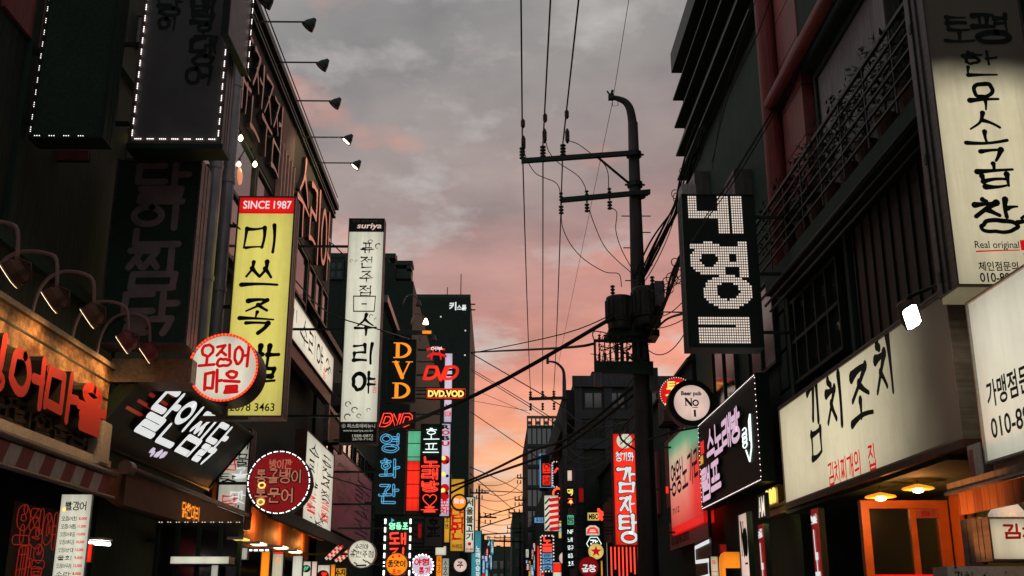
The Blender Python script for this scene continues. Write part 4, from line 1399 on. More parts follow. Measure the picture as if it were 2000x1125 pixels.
with ink(r, 'dim_letter', 'ink_drawing', .013) as k:
    for x, y, s_ in ((.2, .165, 1), (.38, .14, 1.1), (.2, .11, 1.2), (.5, .115, .8), (.75, .14, .7), (.62, .89, .9), (.84, .87, 1.1), (.12, .80, .6), (.25, .80, .5), (.72, .55, .7), (.85, .535, .6)):
        for q in range(3):
            a0 = random.uniform(0, 3)
            k.stroke([(w * x + .045 * s_ * math.cos(a0 + a * .45), h * y + .045 * s_ * math.sin(a0 + a * .45)) for a in range(6)], .02 * s_, .6)

# ---- narrow white sign with black brush text lower down, and purple banner
r, w, h = flat('leaning white sign with black brush columns above a red foot', 'left', 598, 838, 644, 1056, -3.6, .2, panel='panel_white', cab='wood_brown', rim=.02)
with ink(r, 'dark_ink', 'lettering', .014) as k:
    k.hang('수리야', w * .12, h * .42, w * .32, h * .5, .15, 'brush', True, jit=.05); k.hang('퓨전주점', w * .56, h * .40, w * .34, h * .5, .15, 'brush', True, jit=.05)
    for i in range(6): k.stroke([(w * random.uniform(.1, .9), h * random.uniform(.05, .2)), (w * random.uniform(.1, .9), h * random.uniform(.1, .3))], .03, .6)
with ink(r, 'red_ink', 'red_lettering', .014) as k:
    k.hang('안주일절', w * .1, h * .2, w * .32, h * .22, .15, 'pen', True); k.hang('주류일절', w * .58, h * .18, w * .32, h * .22, .15, 'pen', True)
MB().box(.02, w - .02, .02, h * .09, 0, .016).build('foot_panel', 'panel_red', r)
r, w, h = flat('dim purple banner wall with faded vertical writing behind the white signs', 'left', 650, 862, 722, 1072, -3.9, .12, panel='panel_purple', rim=.03)
with ink(r, 'dim_letter', 'lettering', .014) as k:
    k.hang('대박', w * .12, h * .3, w * .3, h * .55, .12, 'pen', True); k.hang('노래주점', w * .52, h * .12, w * .4, h * .8, .08, 'outline', True, r=.012)
t = thing('wall_frame', 'rusty upright wooden frame above the dim purple banner', 'frame', on_x(640, 860, -3.7), 'left')
m = MB().box(0, .12, 0, .8, -.1, 0).box(.121, 2.2, .7, .8, -.1, 0).box(2.201, 2.3, 0, .8, -.1, 0); m.build('frame_bar', 'sign_side', t)
MB().box(.121, 2.2, .02, .698, -.08, -.04).build('frame_panel', 'wood_brown', t)
# ---- lower left: shopfront under the awnings
r, w, h = blade('white vertical menu banner with black and red price lines', 122, 966, 156, 1180, 8.6, .04, panel='panel_white', rim=.0, name='menu_banner', cat='banner', cab='white_paint')
with ink(r, 'dark_ink', 'lettering', .012) as k:
    k.hang('빨강어', w * .18, h * .855, w * .7, h * .075, .15, 'pen')
    for i in range(11): k.hang(['오징어회', '오징어찜', '오징어볶음', '오징어튀김', '오징어순대', '물회', '오징어무침', '소라', '해삼', '멍게', '문어'][i], w * .1, h * (.755 - i * .072), w * .5, h * .038, .14, 'pen')
with ink(r, 'red_ink', 'price_lettering', .012) as k:
    for i in range(11): k.type('%d,000' % (8 + i * 3 % 7), w * .66, h * (.758 - i * .072), w * .28, h * .032, .03)
with ink(r, 'neon_yellow', 'squid_print', .013) as k: k.disc(w * .14, h * .86, w * .07, 8)
t = thing('neon_sign', 'dim red neon outline letters in the dark window, bottom left', 'neon sign', on_x(18, 1130, -4.2), 'left')
with ink(t, 'neon_dim', 'tube', .0) as k:
    k.hang('오징어', 0, .32, .88, .28, .3, 'outline', r=.0045); k.hang('마을', .15, .0, .52, .28, .3, 'outline', r=.0045)
MB().box(-.05, .95, -.05, .66, -.04, -.02).build('backing', 'dark_ink', t)
r, w, h = blade('narrow lit red strip sign inside the dark restaurant doorway', 166, 1062, 177, 1098, 10.4, .05, panel='panel_bright_red', rim=0, name='strip_sign')
t = thing('tube_lamp', 'white fluorescent tube glimpsed inside the dark restaurant doorway', 'lamp', on_y(172, 1060, 10.6))
MB().tube([(0, 0, 0), (.12, .25, .0)], .016, 8).build('tube', 'lamp_cool', t); MB().box(-.02, .14, -.02, .27, .03, .05).build('holder', 'white_paint', t)
# glass shop window with a lit white awning box
b = thing('shop_window', 'dark shop window with a faint bulb border right of the menu banner', 'window', (0, 0, 0))
p0, p1 = on_y(306, 1020, 12.6), on_y(462, 1190, 12.6)
win(b, 'frame', p0.x, p1.x, 12.6, 12.68, p1.z, p0.z, 'Y', (4, 1), gm='dark_glass', t=.04)
k = Ink(.0)
led_run(k, [(p0.x, p0.z), (p1.x, p0.z)], .1, 2, .03, .006)
k.mb.v = [(x, 12.585, y) for x, y, z in k.mb.v]
k.build('bulb_border', 'led_soft', b)
r, w, h = blade('small white canopy box with a torn edge in front of the dark shop window', 334, 1087, 446, 1101, 12.3, .3, panel='panel_white', cab='white_paint', name='canopy_box', cat='canopy', rim=0)
r, w, h = blade('plain pale lightbox standing in the dark shop window', 414, 1104, 424, 1135, 12.45, .05, panel='panel_grey', name='light_box', cat='light box', rim=0)
r, w, h = blade('blue screen glowing faintly behind the dark shop window', 311, 1048, 328, 1070, 12.9, .05, panel='panel_blue', name='screen', cat='screen', rim=.01)

# eaves of the wooden pub, lit orange from below
t = thing('eaves', 'orange glowing wooden eaves over the pub fronts below the round red sign', 'eaves', (0, 0, 0))
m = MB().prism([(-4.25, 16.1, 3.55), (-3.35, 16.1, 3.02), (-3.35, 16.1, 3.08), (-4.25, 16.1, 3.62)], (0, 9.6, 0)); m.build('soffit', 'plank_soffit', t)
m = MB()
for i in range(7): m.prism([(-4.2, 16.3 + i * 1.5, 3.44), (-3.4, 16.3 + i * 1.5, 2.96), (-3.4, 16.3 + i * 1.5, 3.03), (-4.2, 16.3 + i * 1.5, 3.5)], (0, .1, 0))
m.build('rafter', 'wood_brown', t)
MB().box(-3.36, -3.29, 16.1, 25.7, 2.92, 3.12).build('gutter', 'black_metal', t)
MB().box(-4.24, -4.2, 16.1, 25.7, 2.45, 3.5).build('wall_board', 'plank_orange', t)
for i, y in enumerate((17.0, 19.0, 21.3, 23.8)):
    light('POINT', 'eaves_light', (-4.02, y, 3.0), 9, (1, .36, .07), t, .04)
t2 = thing('soffit_board', 'black ceiling board of the pub fronts with recessed lamps', 'ceiling board', (0, 0, 0))
MB().box(-4.19, -3.38, 13.2, 25.6, 2.40, 2.44).build('board', 'dark_wall', t2)
for i, (u, v) in enumerate(((468, 1051), (501, 1060), (545, 1067), (573, 1075))):
    Yl = (2.395 - CAM_Z) / ray(u, v).z * ray(u, v).y; p = on_y(u, v, Yl)
    l = thing('ceiling_lamp', ('dull yellow ceiling lamp nearest under the pub ceiling', 'bright oblong ceiling lamp, the widest under the pub ceiling', 'third oblong ceiling lamp under the pub ceiling', 'farthest small ceiling lamp under the pub ceiling')[i], 'lamp', (p.x, Yl, 2.396), group='ceiling lamps of the pub fronts')
    MB().box(-.07, .07, -.2, .2, -.02, -.002).build('diffuser', 'neon_yellow' if i == 0 else 'lamp_warm', l)
    MB().box(-.09, .09, -.22, -.201, -.03, -.001).box(-.09, .09, .201, .22, -.03, -.001).build('trim', 'white_paint', l)
# posts and lit boards of the fronts
for i, (u0, v0, u1, v1, Y, pn, lab) in enumerate((
        (464, 1069, 484, 1094, 14.6, 'panel_grey', 'square greyish poster in the pub front, leftmost of the row'),
        (511, 1072, 522, 1190, 15.2, 'panel_orange', 'upright amber glowing door strip in the pub front'),
        (533, 1077, 549, 1190, 15.8, 'panel_cream', 'cream vertical banner with a red head in the pub front'),
        (572, 1085, 587, 1190, 17.0, 'panel_white', 'plain bright white panel left of the food pictures'),
        (589, 1096, 604, 1190, 17.6, 'panel_white', 'white menu board with a salad bowl picture'),
        (607, 1096, 616, 1190, 18.0, 'panel_pinkwhite', 'narrow pinkish menu strip between two food boards'),
        (618, 1103, 642, 1190, 18.6, 'panel_white', 'white menu board with a red stew picture'),
        (645, 1102, 652, 1190, 19.2, 'panel_orange', 'thin orange menu strip right of the stew board'),
        (654, 1109, 674, 1190, 19.8, 'panel_amber', 'small yellow board with heavy black letters at street level'))):
    r, w, h = blade(lab, u0, v0, u1, v1, Y, .05, panel=pn, rim=.008, name='menu_board', cat='menu board', group='lit boards of the pub fronts')
    if i == 2:
        MB().box(0.01, w - .01, h * .955, h - .01, 0, .012).build('head_panel', 'panel_red', r)
        with ink(r, 'neon_orange', 'lettering', .012) as k: k.hang('안주', w * .3, h * .8, w * .4, h * .1, .14, 'pen', True)
    if i in (4, 6):
        with ink(r, 'wood_brown' if i == 6 else 'leaf', 'food_picture', .010) as k: k.disc(w * .5, h - w * .72, w * .42, 16, w * .36)
        with ink(r, 'panel_bright_red' if i == 6 else 'panel_green', 'food_picture_centre', .016) as k:
            for q in range(7): k.disc(w * (.5 + random.uniform(-.2, .2)), h - w * (.72 + random.uniform(-.15, .15)), w * .1, 8)
    if i == 8:
        with ink(r, 'dark_ink', 'lettering', .010) as k: k.hang('술집', w * .08, h - w * .95, w * .84, w * .8, .22, 'pen')
t = thing('bulb_row', 'short row of white bulbs above the amber door strip', 'lights', on_y(485, 1076, 14.9))
m = MB()
for i in range(4): m.box(i * .075, i * .075 + .045, 0, .02, 0, .02)
m.build('bulbs', 'led_strip', t); MB().box(-.02, .3, .021, .04, -.01, .03).build('rail', 'black_metal', t)

# candy stick lights
for i in range(4):
    u = (641, 648, 660, 668)[i]
    p, q = on_y(u - 5, 1092 + (i > 1) * 4, 21 + i * .5), on_y(u + 22, 1066 + (i > 1) * 8, 21 + i * .5)
    t = thing('light_stick', ('red and white light stick, first left of the round white clock-like sign' if i == 0 else 'red and white light stick, second left of the round white sign' if i == 1 else 'red and white light stick, third of four left of the round white sign' if i == 2 else 'red and white light stick touching the round white sign'), 'light', p, group='red and white light sticks')
    d = q - p
    m, m2 = MB(), MB()
    for s_ in range(8):
        (m if s_ % 2 else m2).tube([tuple(d * (s_ / 8)), tuple(d * ((s_ + .96) / 8))], .028, 8)
    m.build('red_band', 'panel_red', t); m2.build('white_band', 'panel_white', t)
r, rad = disc_sign('round white sign with three rows of small black writing at street level', 707, 1082, 27.5, 21.5, 'panel_white', 'white_paint', .18, bracket=-1.2)
with ink(r, 'dark_ink', 'lettering', .014) as k:
    k.hang('수리야', -rad * .5, rad * .32, rad * .95, rad * .36, .13, 'pen'); k.hang('퓨전주점', -rad * .82, -rad * .22, rad * 1.64, rad * .42, .12, 'pen', gap=.2)
    k.stroke([(-rad * .35, -rad * .8), (rad * .3, -rad * .78)], .03)
with ink(r, 'leaf', 'ink_drawing', .014) as k:
    for x, y in ((.1, -.4), (.35, -.5), (.5, -.6), (-.6, .3), (-.5, -.6)): k.stroke([(rad * x, rad * y), (rad * (x + .15), rad * (y - .08)), (rad * (x + .2), rad * (y - .18))], .025, .4)

# ================================================================== left side, far cluster of signs
r, w, h = blade('black box sign with amber serif letters reading downwards', 758, 663, 811, 786, 26.0, .25, panel='dark_ink', bracket=1.2)
with ink(r, 'neon_orange', 'lettering', .014) as k:
    def serif_D(x, y, a, b):
        t = a * .16
        k.rect(x, y, x + a * .42, y + b * .06); k.rect(x, y + b * .94, x + a * .42, y + b); k.rect(x + a * .13, y, x + a * .13 + t * 1.3, y + b)
        pts = [(x + a * .3 + a * .58 * math.sin(q), y + b * .5 + b * .46 * math.cos(q)) for q in [math.pi * j / 12 for j in range(13)]]
        k.stroke(pts, t * .85, 0, -.9)
    serif_D(w * .2, h * .70, w * .64, h * .25); serif_D(w * .2, h * .06, w * .64, h * .25)
    k.stroke([(w * .3, h * .63), (w * .53, h * .39)], w * .13); k.stroke([(w * .76, h * .63), (w * .53, h * .39)], w * .05)
    k.rect(w * .17, h * .63, w * .42, h * .645); k.rect(w * .64, h * .63, w * .88, h * .645)


def dvd_logo(k, w, h, bold, mode):
    """slanted wide letters D V D"""
    sl = .3 * h
    def D(x, a):
        pts = [(x, 0), (x + sl, h), (x + sl + a * .62, h), (x + sl * .9 + a * .9, h * .82), (x + sl * .62 + a * .98, h * .5), (x + sl * .3 + a * .84, h * .16), (x + a * .55, 0)]
        if mode == 'pen':
            for s_ in _split(pts + [pts[0]]): k.stroke(_smooth(s_, 2), bold)
        else:
            k.mb.tube([(p[0], p[1], k.z) for p in pts], bold, 6, closed=True)
            c = (sum(p[0] for p in pts) / 7, sum(p[1] for p in pts) / 7)
            k.mb.tube([(c[0] + (p[0] - c[0]) * .55, c[1] + (p[1] - c[1]) * .5, k.z) for p in pts], bold, 6, closed=True)
    D(0, w * .33); D(w * .60, w * .33)
    v = [(w * .36, h * .98), (w * .5, -h * .12), (w * .66, h * .98)]
    if mode == 'pen':
        k.stroke(v[:2], bold * 1.1); k.stroke(v[1:], bold * 1.1)
    else:
        k.mb.tube([(p[0], p[1], k.z) for p in v], bold, 6); k.mb.tube([(p[0] + w * .07, p[1], k.z) for p in (v[0], (w * .5, h * .3), (w * .54, h * .98))], bold, 6)


o = on_y(828, 740, 34); e = on_y(900, 717, 34)
t = thing('neon_sign', 'wide slanted red glowing disc-shop letters, upper one on the tower', 'neon sign', o, 'cam')
with ink(t, ['panel_bright_red', 'letter_side'], 'letters', .04) as k: dvd_logo(k, e.x - o.x - .1, e.z - o.z, .10, 'pen')
MB().box(.1, e.x - o.x - .2, .1, .16, -.06, -.01).box(.1, e.x - o.x - .2, .28, .34, -.06, -.01).box(-.9, .1, .1, .16, -.06, -.01).build('bracket', 'black_metal', t)
o = on_y(741, 834, 25); e = on_y(812, 808, 25)
t = thing('neon_sign', 'double outlined red neon slanted letters over the blue neon column', 'neon sign', o, 'cam')
with ink(t, 'neon_red', 'tube', .04) as k: dvd_logo(k, e.x - o.x - .08, e.z - o.z, .012, 'neon')
MB().box(.02, e.x - o.x, -.03, .36, -.1, .0).build('backing', 'dark_ink', t)
r, w, h = blade('small oblong sign with cream letters in a red frame', 832, 759, 910, 779, 33.0, .2, panel='dark_ink', rim=.02, bracket=1.0)
with ink(r, 'neon_yellow', 'lettering', .016) as k: k.type('DVD.VOD', w * .05, h * .16, w * .9, h * .68, .05)
with ink(r, 'panel_bright_red', 'tube_frame', .03) as k: k.mb.tube([(.02, .02, .03), (w - .02, .02, .03), (w - .02, h - .02, .03), (.02, h - .02, .03)], .022, 6, closed=True)

r, w, h = blade('black column sign with blue neon outline letters', 739, 838, 791, 1004, 24.5, .3, panel='dark_ink', bracket=1.2)
with ink(r, 'neon_blue', 'lettering', .03) as k:
    for i, c in enumerate('영화관'): k.hang(c, w * .12, h * (.73 - i * .30), w * .62, h * .2, .12, 'outline', r=.009)
with ink(r, 'neon_dim', 'edge_bulbs', .026) as k: led_run(k, [(w * .99, 0), (w * .99, h)], .06, 1, .02, .01)
r, w, h = blade('tall lit window sheet, green above and red below, between the neon columns', 790, 840, 820, 1000, 29.0, .1, panel=None, name='light_box', cat='light box')
MB().box(0, w, h * .62, h, -.003, .01).build('green_panel', 'panel_green', r); MB().box(0, w, 0, h * .615, -.003, .01).build('red_panel', 'panel_bright_red', r)
m = MB()
for i in range(1, 6): m.box(0, w, h * i / 6 - .01, h * i / 6 + .01, .011, .02)
m.build('bar', 'black_metal', r)
r, w, h = blade('black column with white neon on top and red neon letters and a heart below', 822, 828, 860, 1003, 30.0, .25, panel='dark_ink', bracket=1.5)
with ink(r, 'neon_white', 'white_lettering', .03) as k:
    for i, c in enumerate('호프'): k.hang(c, w * .14, h * (.82 - i * .17), w * .74, h * .125, .16, 'neon', r=.012)
with ink(r, 'neon_red', 'red_lettering', .03) as k:
    for i, c in enumerate('노래방'): k.hang(c, w * .12, h * (.515 - i * .135), w * .76, h * .105, .16, 'outline', r=.010)
    hx = [(w * (.5 + .022 * 16 * math.sin(a) ** 3 * .9), h * .15 + w * .02 * (13 * math.cos(a) - 5 * math.cos(2 * a) - 2 * math.cos(3 * a) - math.cos(4 * a)), .03) for a in [q * .2618 for q in range(24)]]
    k.mb.tube(hx, .012, 6, closed=True); k.hang('홀', w * .1, h * .015, w * .8, h * .06, .16, 'neon', r=.010)
r, w, h = blade('pale lilac column with coloured capitals and food pictures', 860, 826, 879, 1010, 31.0, .2, panel='panel_lilac', bracket=1.8)
with ink(r, 'dark_ink', 'lettering', .012) as k:
    for i, c in enumerate('RB'): k.type(c, w * .15, h * (.93 - i * .12), w * .7, h * .05, .04)
with ink(r, 'red_ink', 'red_lettering', .012) as k:
    for i, c in enumerate('OU'): k.type(c, w * .15, h * (.87 - i * .12), w * .7, h * .05, .04)
    for y in (.6, .3, .22): k.disc(w * .5, h * y, w * .4, 10)
with ink(r, 'neon_yellow', 'food_picture', .014) as k:
    for y in (.62, .45, .28): k.disc(w * .35, h * y, w * .2, 8)
with ink(r, 'leaf', 'herb_picture', .016) as k:
    for y in (.58, .43, .25): k.disc(w * .7, h * y, w * .14, 8)
with ink(r, 'panel_red', 'foot_lettering', .016) as k: k.hang('포차', w * .12, h * .03, w * .76, h * .14, .16, 'pen', True)
# white boxes above the lilac column
r, w, h = blade('white lit strip rising above the lilac column against the tower', 869, 690, 882, 825, 36.5, .15, panel='panel_lilac', rim=.01, bracket=1.8)
with ink(r, 'panel_red', 'lettering', .012) as k: k.type('ROOM', w * .1, h * .08, w * .8, h * .08, .03); k.type('M', w * .2, h * .2, w * .6, h * .06, .03)
r, w, h = blade('dark grey poster board with faint black print', 828, 1008, 866, 1069, 29.5, .12, panel='dim_face', bracket=1.4)
with ink(r, 'dark_ink', 'print', .012) as k: k.hang('호프', w * .2, h * .3, w * .6, h * .6, .2, 'brush', True)

r, w, h = blade('amber column sign with red brush letters', 880, 934, 907, 1078, 36.0, .25, panel='panel_amber', bracket=1.4)
with ink(r, 'red_ink', 'lettering', .014) as k: k.hang('남원', w * .1, h * .18, w * .8, h * .4, .2, 'brush', True)
with ink(r, 'dark_ink', 'small_lettering', .014) as k: k.hang('추어탕집', w * .15, h * .05, w * .7, h * .05, .15, 'pen'); k.rect(w * .05, h * .88, w * .9, h * .885); k.rect(w * .05, h * .16, w * .95, h * .165)
r, rad = disc_sign('round silver sign with an orange picture on the amber column', 897, 981, 16.5, 35.0, 'panel_orange', 'grey_metal', .2, bracket=-1.0)
with ink(r, 'letter_white', 'lettering', .016) as k: k.hang('참숯', -rad * .6, -rad * .1, rad * 1.2, rad * .5, .2, 'pen')
MB().lathe([(rad, .02), (rad, .03), (rad * .78, .03), (rad * .78, .015)], 28, cap=False).build('rim', 'grey_metal', r)
r, w, h = blade('white column sign with five black gothic letters beside the glowing sky', 908, 970, 927, 1080, 39.0, .22, panel='panel_white', bracket=1.4)
with ink(r, 'dark_ink', 'lettering', .014) as k: k.type('서울불고기', w * .16, h * .22, w * .66, h * .74, .03, vertical=True)
with ink(r, 'red_ink', 'seal', .014) as k: k.disc(w * .5, h * .16, w * .18, 8); k.hang('전문', w * .15, h * .03, w * .7, h * .05, .15, 'pen')
r, w, h = blade('turquoise column sign with white lettering, lowest by the sky gap', 920, 1036, 940, 1190, 46.0, .22, panel='panel_teal', bracket=1.0)
with ink(r, 'letter_white', 'lettering', .014) as k: k.type('노래연습장', w * .45, h * .4, w * .4, h * .4, .03, vertical=True)
t = thing('floodlight', 'grey floodlight tilted beside the turquoise column', 'lamp', on_y(942, 1068, 47), 'cam')
m = MB().prism([(-.25, -.35, 0), (.1, -.2, 0), (.3, .3, 0), (.05, .25, 0)], (0, 0, -.25)); m.build('lamp_head', 'sign_side', t); MB().box(-.4, -.1, .1, .16, -.2, -.1).build('bracket', 'black_metal', t)
r, w, h = blade('black frame sign with white dashes, green and red neon letters', 750, 1009, 801, 1195, 23.5, .3, panel='dark_ink', bracket=1.0)
m = MB()
for i in range(11):
    for x in (w * .05, w * .93): m.box(x - .012, x + .022, h * (i + .15) / 11, h * (i + .72) / 11, .012, .035)
m.build('dash_border', 'led_strip', r)
with ink(r, 'neon_green', 'green_lettering', .02) as k: k.hang('영등포', w * .2, h * .865, w * .66, h * .065, .2, 'neon', r=.013)
with ink(r, 'neon_red', 'red_lettering', .02) as k:
    for i, c in enumerate('돼지집'): k.hang(c, w * .22, h * (.70 - i * .155), w * .6, h * .125, .17, 'neon', r=.02)
with ink(r, 'neon_blue', 'accent', .02) as k: k.disc(w * .3, h * .96, w * .08, 3)
r, rad = disc_sign('round orange lantern sign with black letters at the bottom edge', 775, 1102, 22.5, 22.8, 'panel_orange', 'wood_brown', .3, bracket=-1.0)
with ink(r, 'dark_ink', 'lettering', .014) as k: k.hang('품앗이', -rad * .78, -rad * .2, rad * 1.56, rad * .5, .17, 'pen')
with ink(r, 'red_ink', 'small_lettering', .014) as k: k.hang('포차', -rad * .4, -rad * .8, rad * .8, rad * .35, .17, 'pen'); k.disc(-rad * .35, rad * .6, rad * .1, 8); k.disc(rad * .2, rad * .68, rad * .1, 8)
r, rad = disc_sign('round lilac sign with red letters and bulb ring at the bottom edge', 825, 1105, 22, 26.0, 'panel_lilac', 'white_paint', .2, ('led_strip', 20, .022, 0), bracket=-1.0)
with ink(r, 'red_ink', 'lettering', .014) as k: k.hang('야형', -rad * .7, rad * .05, rad * 1.3, rad * .55, .2, 'pen', rise=.1); k.hang('통기', -rad * .3, -rad * .65, rad * 1.0, rad * .5, .2, 'pen')
r, rad = disc_sign('small round cream sign with one black emblem near the white column', 899, 1104, 13.5, 33.0, 'panel_pinkwhite', 'wood_brown', .2, bracket=-.8)
with ink(r, 'dark_ink', 'lettering', .014) as k: k.hang('주', -rad * .4, -rad * .35, rad * .8, rad * .8, .18, 'brush')
for i, (u0, v0, u1, v1, Y, pn, lab) in enumerate((
        (850, 1066, 872, 1085, 30, 'panel_white', 'thin white ledge sign under the dark grey poster board'),
        (852, 1084, 862, 1190, 32, 'panel_orange', 'orange strip sign between the lilac round and cream round signs'),
        (863, 1090, 876, 1190, 33, 'panel_grey', 'pale strip sign left of the small round cream sign'),
        (868, 1000, 878, 1060, 34, 'panel_amber', 'narrow amber strip hugging the amber column'),
        (816, 1022, 824, 1052, 29, 'panel_dim_red', 'small dim red lamp box left of the dark grey poster board'),
        (941, 1095, 948, 1190, 60, 'panel_red', 'tiny red sign at street level beside the turquoise column'),
        (949, 1085, 953, 1190, 64, 'panel_blue', 'tiny blue sign at street level at the end of the left row'))):
    r, w, h = blade(lab, u0, v0, u1, v1, Y, .1, panel=pn, rim=.01, name='strip_sign', group='small strip signs in the left row', bracket=.7)
    if i in (1, 2, 3):
        with ink(r, 'dark_ink', 'lettering', .012) as k: k.hang('소주방', w * .2, h * .45, w * .6, h * .5, .15, 'pen', True)

# pink metal fascia and small gooseneck lamps of the far shops
r, w, h = flat('pinkish metal fascia catching lamp light above the amber serif sign', 'left', 757, 590, 789, 668, -3.55, .2, panel='salmon_letter', cab='sign_side', rim=0)
for i, (u, v) in enumerate(((800, 592), (815, 628), (832, 660))):
    p = on_y(u, v, 30 + i * 2)
    t = thing('gooseneck_lamp', ('thin unlit gooseneck lamp highest on the far tower side', 'thin gooseneck lamp with a lit head above the red letters', 'thin unlit gooseneck lamp lowest above the red letters')[i], 'lamp', p, group='thin gooseneck lamps of the far shops')
    MB().tube([(-.2 + .36 * (1 - math.cos(a * .3)) * .5 * 1.3, 0, .35 * math.sin(a * .3) - .1) for a in range(10)], .018, 6).build('arm', 'sign_side', t)
    MB().lathe([(.03, .1), (.07, 0), (.09, -.08)], 10, (.26, 0, .0)).build('lamp_head', 'lamp_warm' if i == 1 else 'porcelain', t)
r, w, h = blade('tiny orange lit board under the lit thin gooseneck lamp', 824, 645, 843, 653, 33.0, .1, panel='panel_orange', rim=.01, bracket=.8)
t = thing('neon_sign', 'small red crab-shaped neon above the red slanted letters', 'neon sign', on_y(852, 690, 33.5), 'cam')
with ink(t, 'panel_red', 'tube', .02) as k:
    k.stroke([(-.28, .12), (-.05, .2), (.25, .12)], .07); k.stroke([(-.25, -.1), (-.1, -.02), (.1, -.03), (.3, -.1)], .09); k.stroke([(-.1, .05), (-.15, -.2)], .05); k.stroke([(.1, .05), (.16, -.2)], .05)
with ink(t, 'letter_white', 'letters', .05) as k: k.hang('어부', -.16, .08, .35, .12, .2, 'pen')
MB().box(-.8, -.3, .1, .16, -.1, -.04).build('bracket', 'black_metal', t)
# ================================================================== right side signs
# ---- near lit signs
r, w, h = blade('huge cream hanging sign, lamps dead in its top third, black brush letters', 1791, -60, 2075, 560, 7.6, .34, panel=None, cab='sign_side', rim=.012, bracket=-.15)
MB().box(.012, w - .012, .012, h - .012, -.003, .008).build('panel', 'panel_half_dead', r)
o = r.matrix_world.translation
def at(u0, v0, u1, v1, Y=7.6):
    a, b_ = on_y(u0, v1, Y), on_y(u1, v0, Y)
    return a.x - o.x, a.z - o.z, b_.x - a.x, b_.z - a.z
with ink(r, 'dark_ink', 'lettering', .012) as k:
    k.hang('토', *at(1845, 35, 1895, 82), .16, 'brush'); k.hang('평', *at(1903, 30, 1968, 84), .16, 'brush')
    for c, q in (('한', (1884, 102, 1942, 155)), ('우', (1897, 163, 1944, 222)), ('소', (1886, 220, 1958, 290)), ('곱', (1910, 292, 1968, 375)), ('창', (1908, 388, 1984, 464))):
        k.hang(c, *(lambda r_: (r_[0], r_[1] + r_[3] * .12, r_[2], r_[3] * .84))(at(*q)), .16, 'brush', jit=.03, rise=.06)
    k.hang('수', *at(1988, 400, 2040, 456), .15, 'brush')
    x, y, a, b_ = at(1904, 472, 1988, 490); k.type('Real original', x, y, a, b_, .008)
    x, y, a, b_ = at(1911, 512, 1986, 530); k.type('체인점문의', x, y, a, b_, .018)
    x, y, a, b_ = at(1914, 534, 2040, 552); k.type('010-8909-2222', x, y, a, b_, .018)
with ink(r, 'red_ink', 'red_underline', .012) as k:
    x, y, a, b_ = at(1906, 487, 1990, 492); k.stroke([(x, y), (x + a * .5, y + .008), (x + a, y + .012)], .012, .3)
    x, y, a, b_ = at(1993, 470, 2012, 490); k.rect(x, y, x + a, y + b_)
m = MB()
for v in (25, 285, 520):
    q = on_y(1800, v, 7.6); m.box(-.018, -.001, q.z - o.z - .05, q.z - o.z + .03, -.26, -.22)
m.build('latch', 'black_metal', r)
for x_ in (0.09, 0.24):
    pass
m = MB()
for z in (-.115, -.225): m.box(-.012, -.001, 0.01, h - .01, z - .008, z + .008)
m.build('seam', 'black_metal', r)
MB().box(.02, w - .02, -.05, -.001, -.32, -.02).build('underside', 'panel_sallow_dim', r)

nx_ = 3.2
a, b_ = on_x(1891, 592, nx_), on_x(1934, 907, nx_)
zt, zb = on_x(1891, 592, nx_).z, on_x(1938, 905, nx_).z
r = sign('nearest white lit shop sign with a phone number, cut by the right edge', 'right', (nx_, a.y, zb), 2.6, zt - zb, .3, 'panel_white', 'white_paint', 'facade_sign', rim=.015)
w, h = 2.6, zt - zb
o2 = a.y
with ink(r, 'dark_ink', 'lettering', .012) as k:
    q0, q1 = on_x(1933, 800, nx_), on_x(1996, 740, nx_)
    pw = (q0.y - q1.y) / 5 * 1.05
    q0z, q1z = on_x(1935, 795, nx_).z, on_x(1935, 750, nx_).z
    k.type('가맹점문의', a.y - q0.y + .01, q0z - zb - .01, pw * 7.2, (q1z - q0z) * 1.22, .02)
    q0 = on_x(1942, 858, nx_); q1z = on_x(1942, 822, nx_).z
    k.type('010-8909-2222', a.y - q0.y, q0.z - zb, pw * 11.5, (q1z - q0.z) * 1.15, .015)
MB().box(0.02, w, -.06, -.002, -.26, -.02).build('underside', 'beige_metal', r)
# awning and kimchi box under it
t = thing('awning', 'orange-lit wooden valance with a yellow rail under the nearest white sign', 'awning', (0, 0, 0))
xa = 3.05
pa, pb = on_x(1868, 948, xa), on_x(1880, 1005, xa)
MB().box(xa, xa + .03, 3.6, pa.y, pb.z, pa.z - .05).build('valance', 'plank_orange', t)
MB().box(xa - .05, xa + .1, 3.6, pa.y + .04, pa.z - .04, pa.z + .012).build('rail', 'beige_metal', t)
MB().tube([(xa - .06, 3.6, pa.z - .055), (xa - .06, pa.y + .04, pa.z - .055)], .014, 6).build('pipe', 'sign_side', t)
MB().prism([(xa + .031, 0, pa.z - .03), (4.6, 0, pa.z + .28), (4.6, 0, pa.z + .31), (xa + .031, 0, pa.z)], (0, pa.y - 3.6, 0)).build('canopy', 'wood_brown', t, (0, 3.6, 0))
for i, y in enumerate((pa.y - .35, pa.y - 1.6)):
    light('POINT', 'awning_light', (xa - .26, y, pb.z - .12) if False else (xa + .25, y, pb.z + .12), 3.5, (1, .5, .2), t, .03)
light('SPOT', 'awning_light', (xa - .5, pa.y - .1, pb.z - .35), 34, (1, .36, .10), t, .05, (xa, pa.y - .25, pa.z - .1), 80)
l = thing('dome_lamp', 'white glass dome lamp under the orange valance', 'lamp', on_x(1968, 1012, 3.35))
MB().lathe([(.02, .11), (.07, .09), (.115, .03), (.12, .0), (.09, -.025), (.04, -.035)], 20).build('shade', 'panel_grey', l)
MB().tube([(0, 0, .16), (0, 0, .5)], .01, 6).build('stem', 'black_metal', l)
p0, p1 = on_y(1925, 1012, 7.0), on_y(2060, 1095, 7.0)
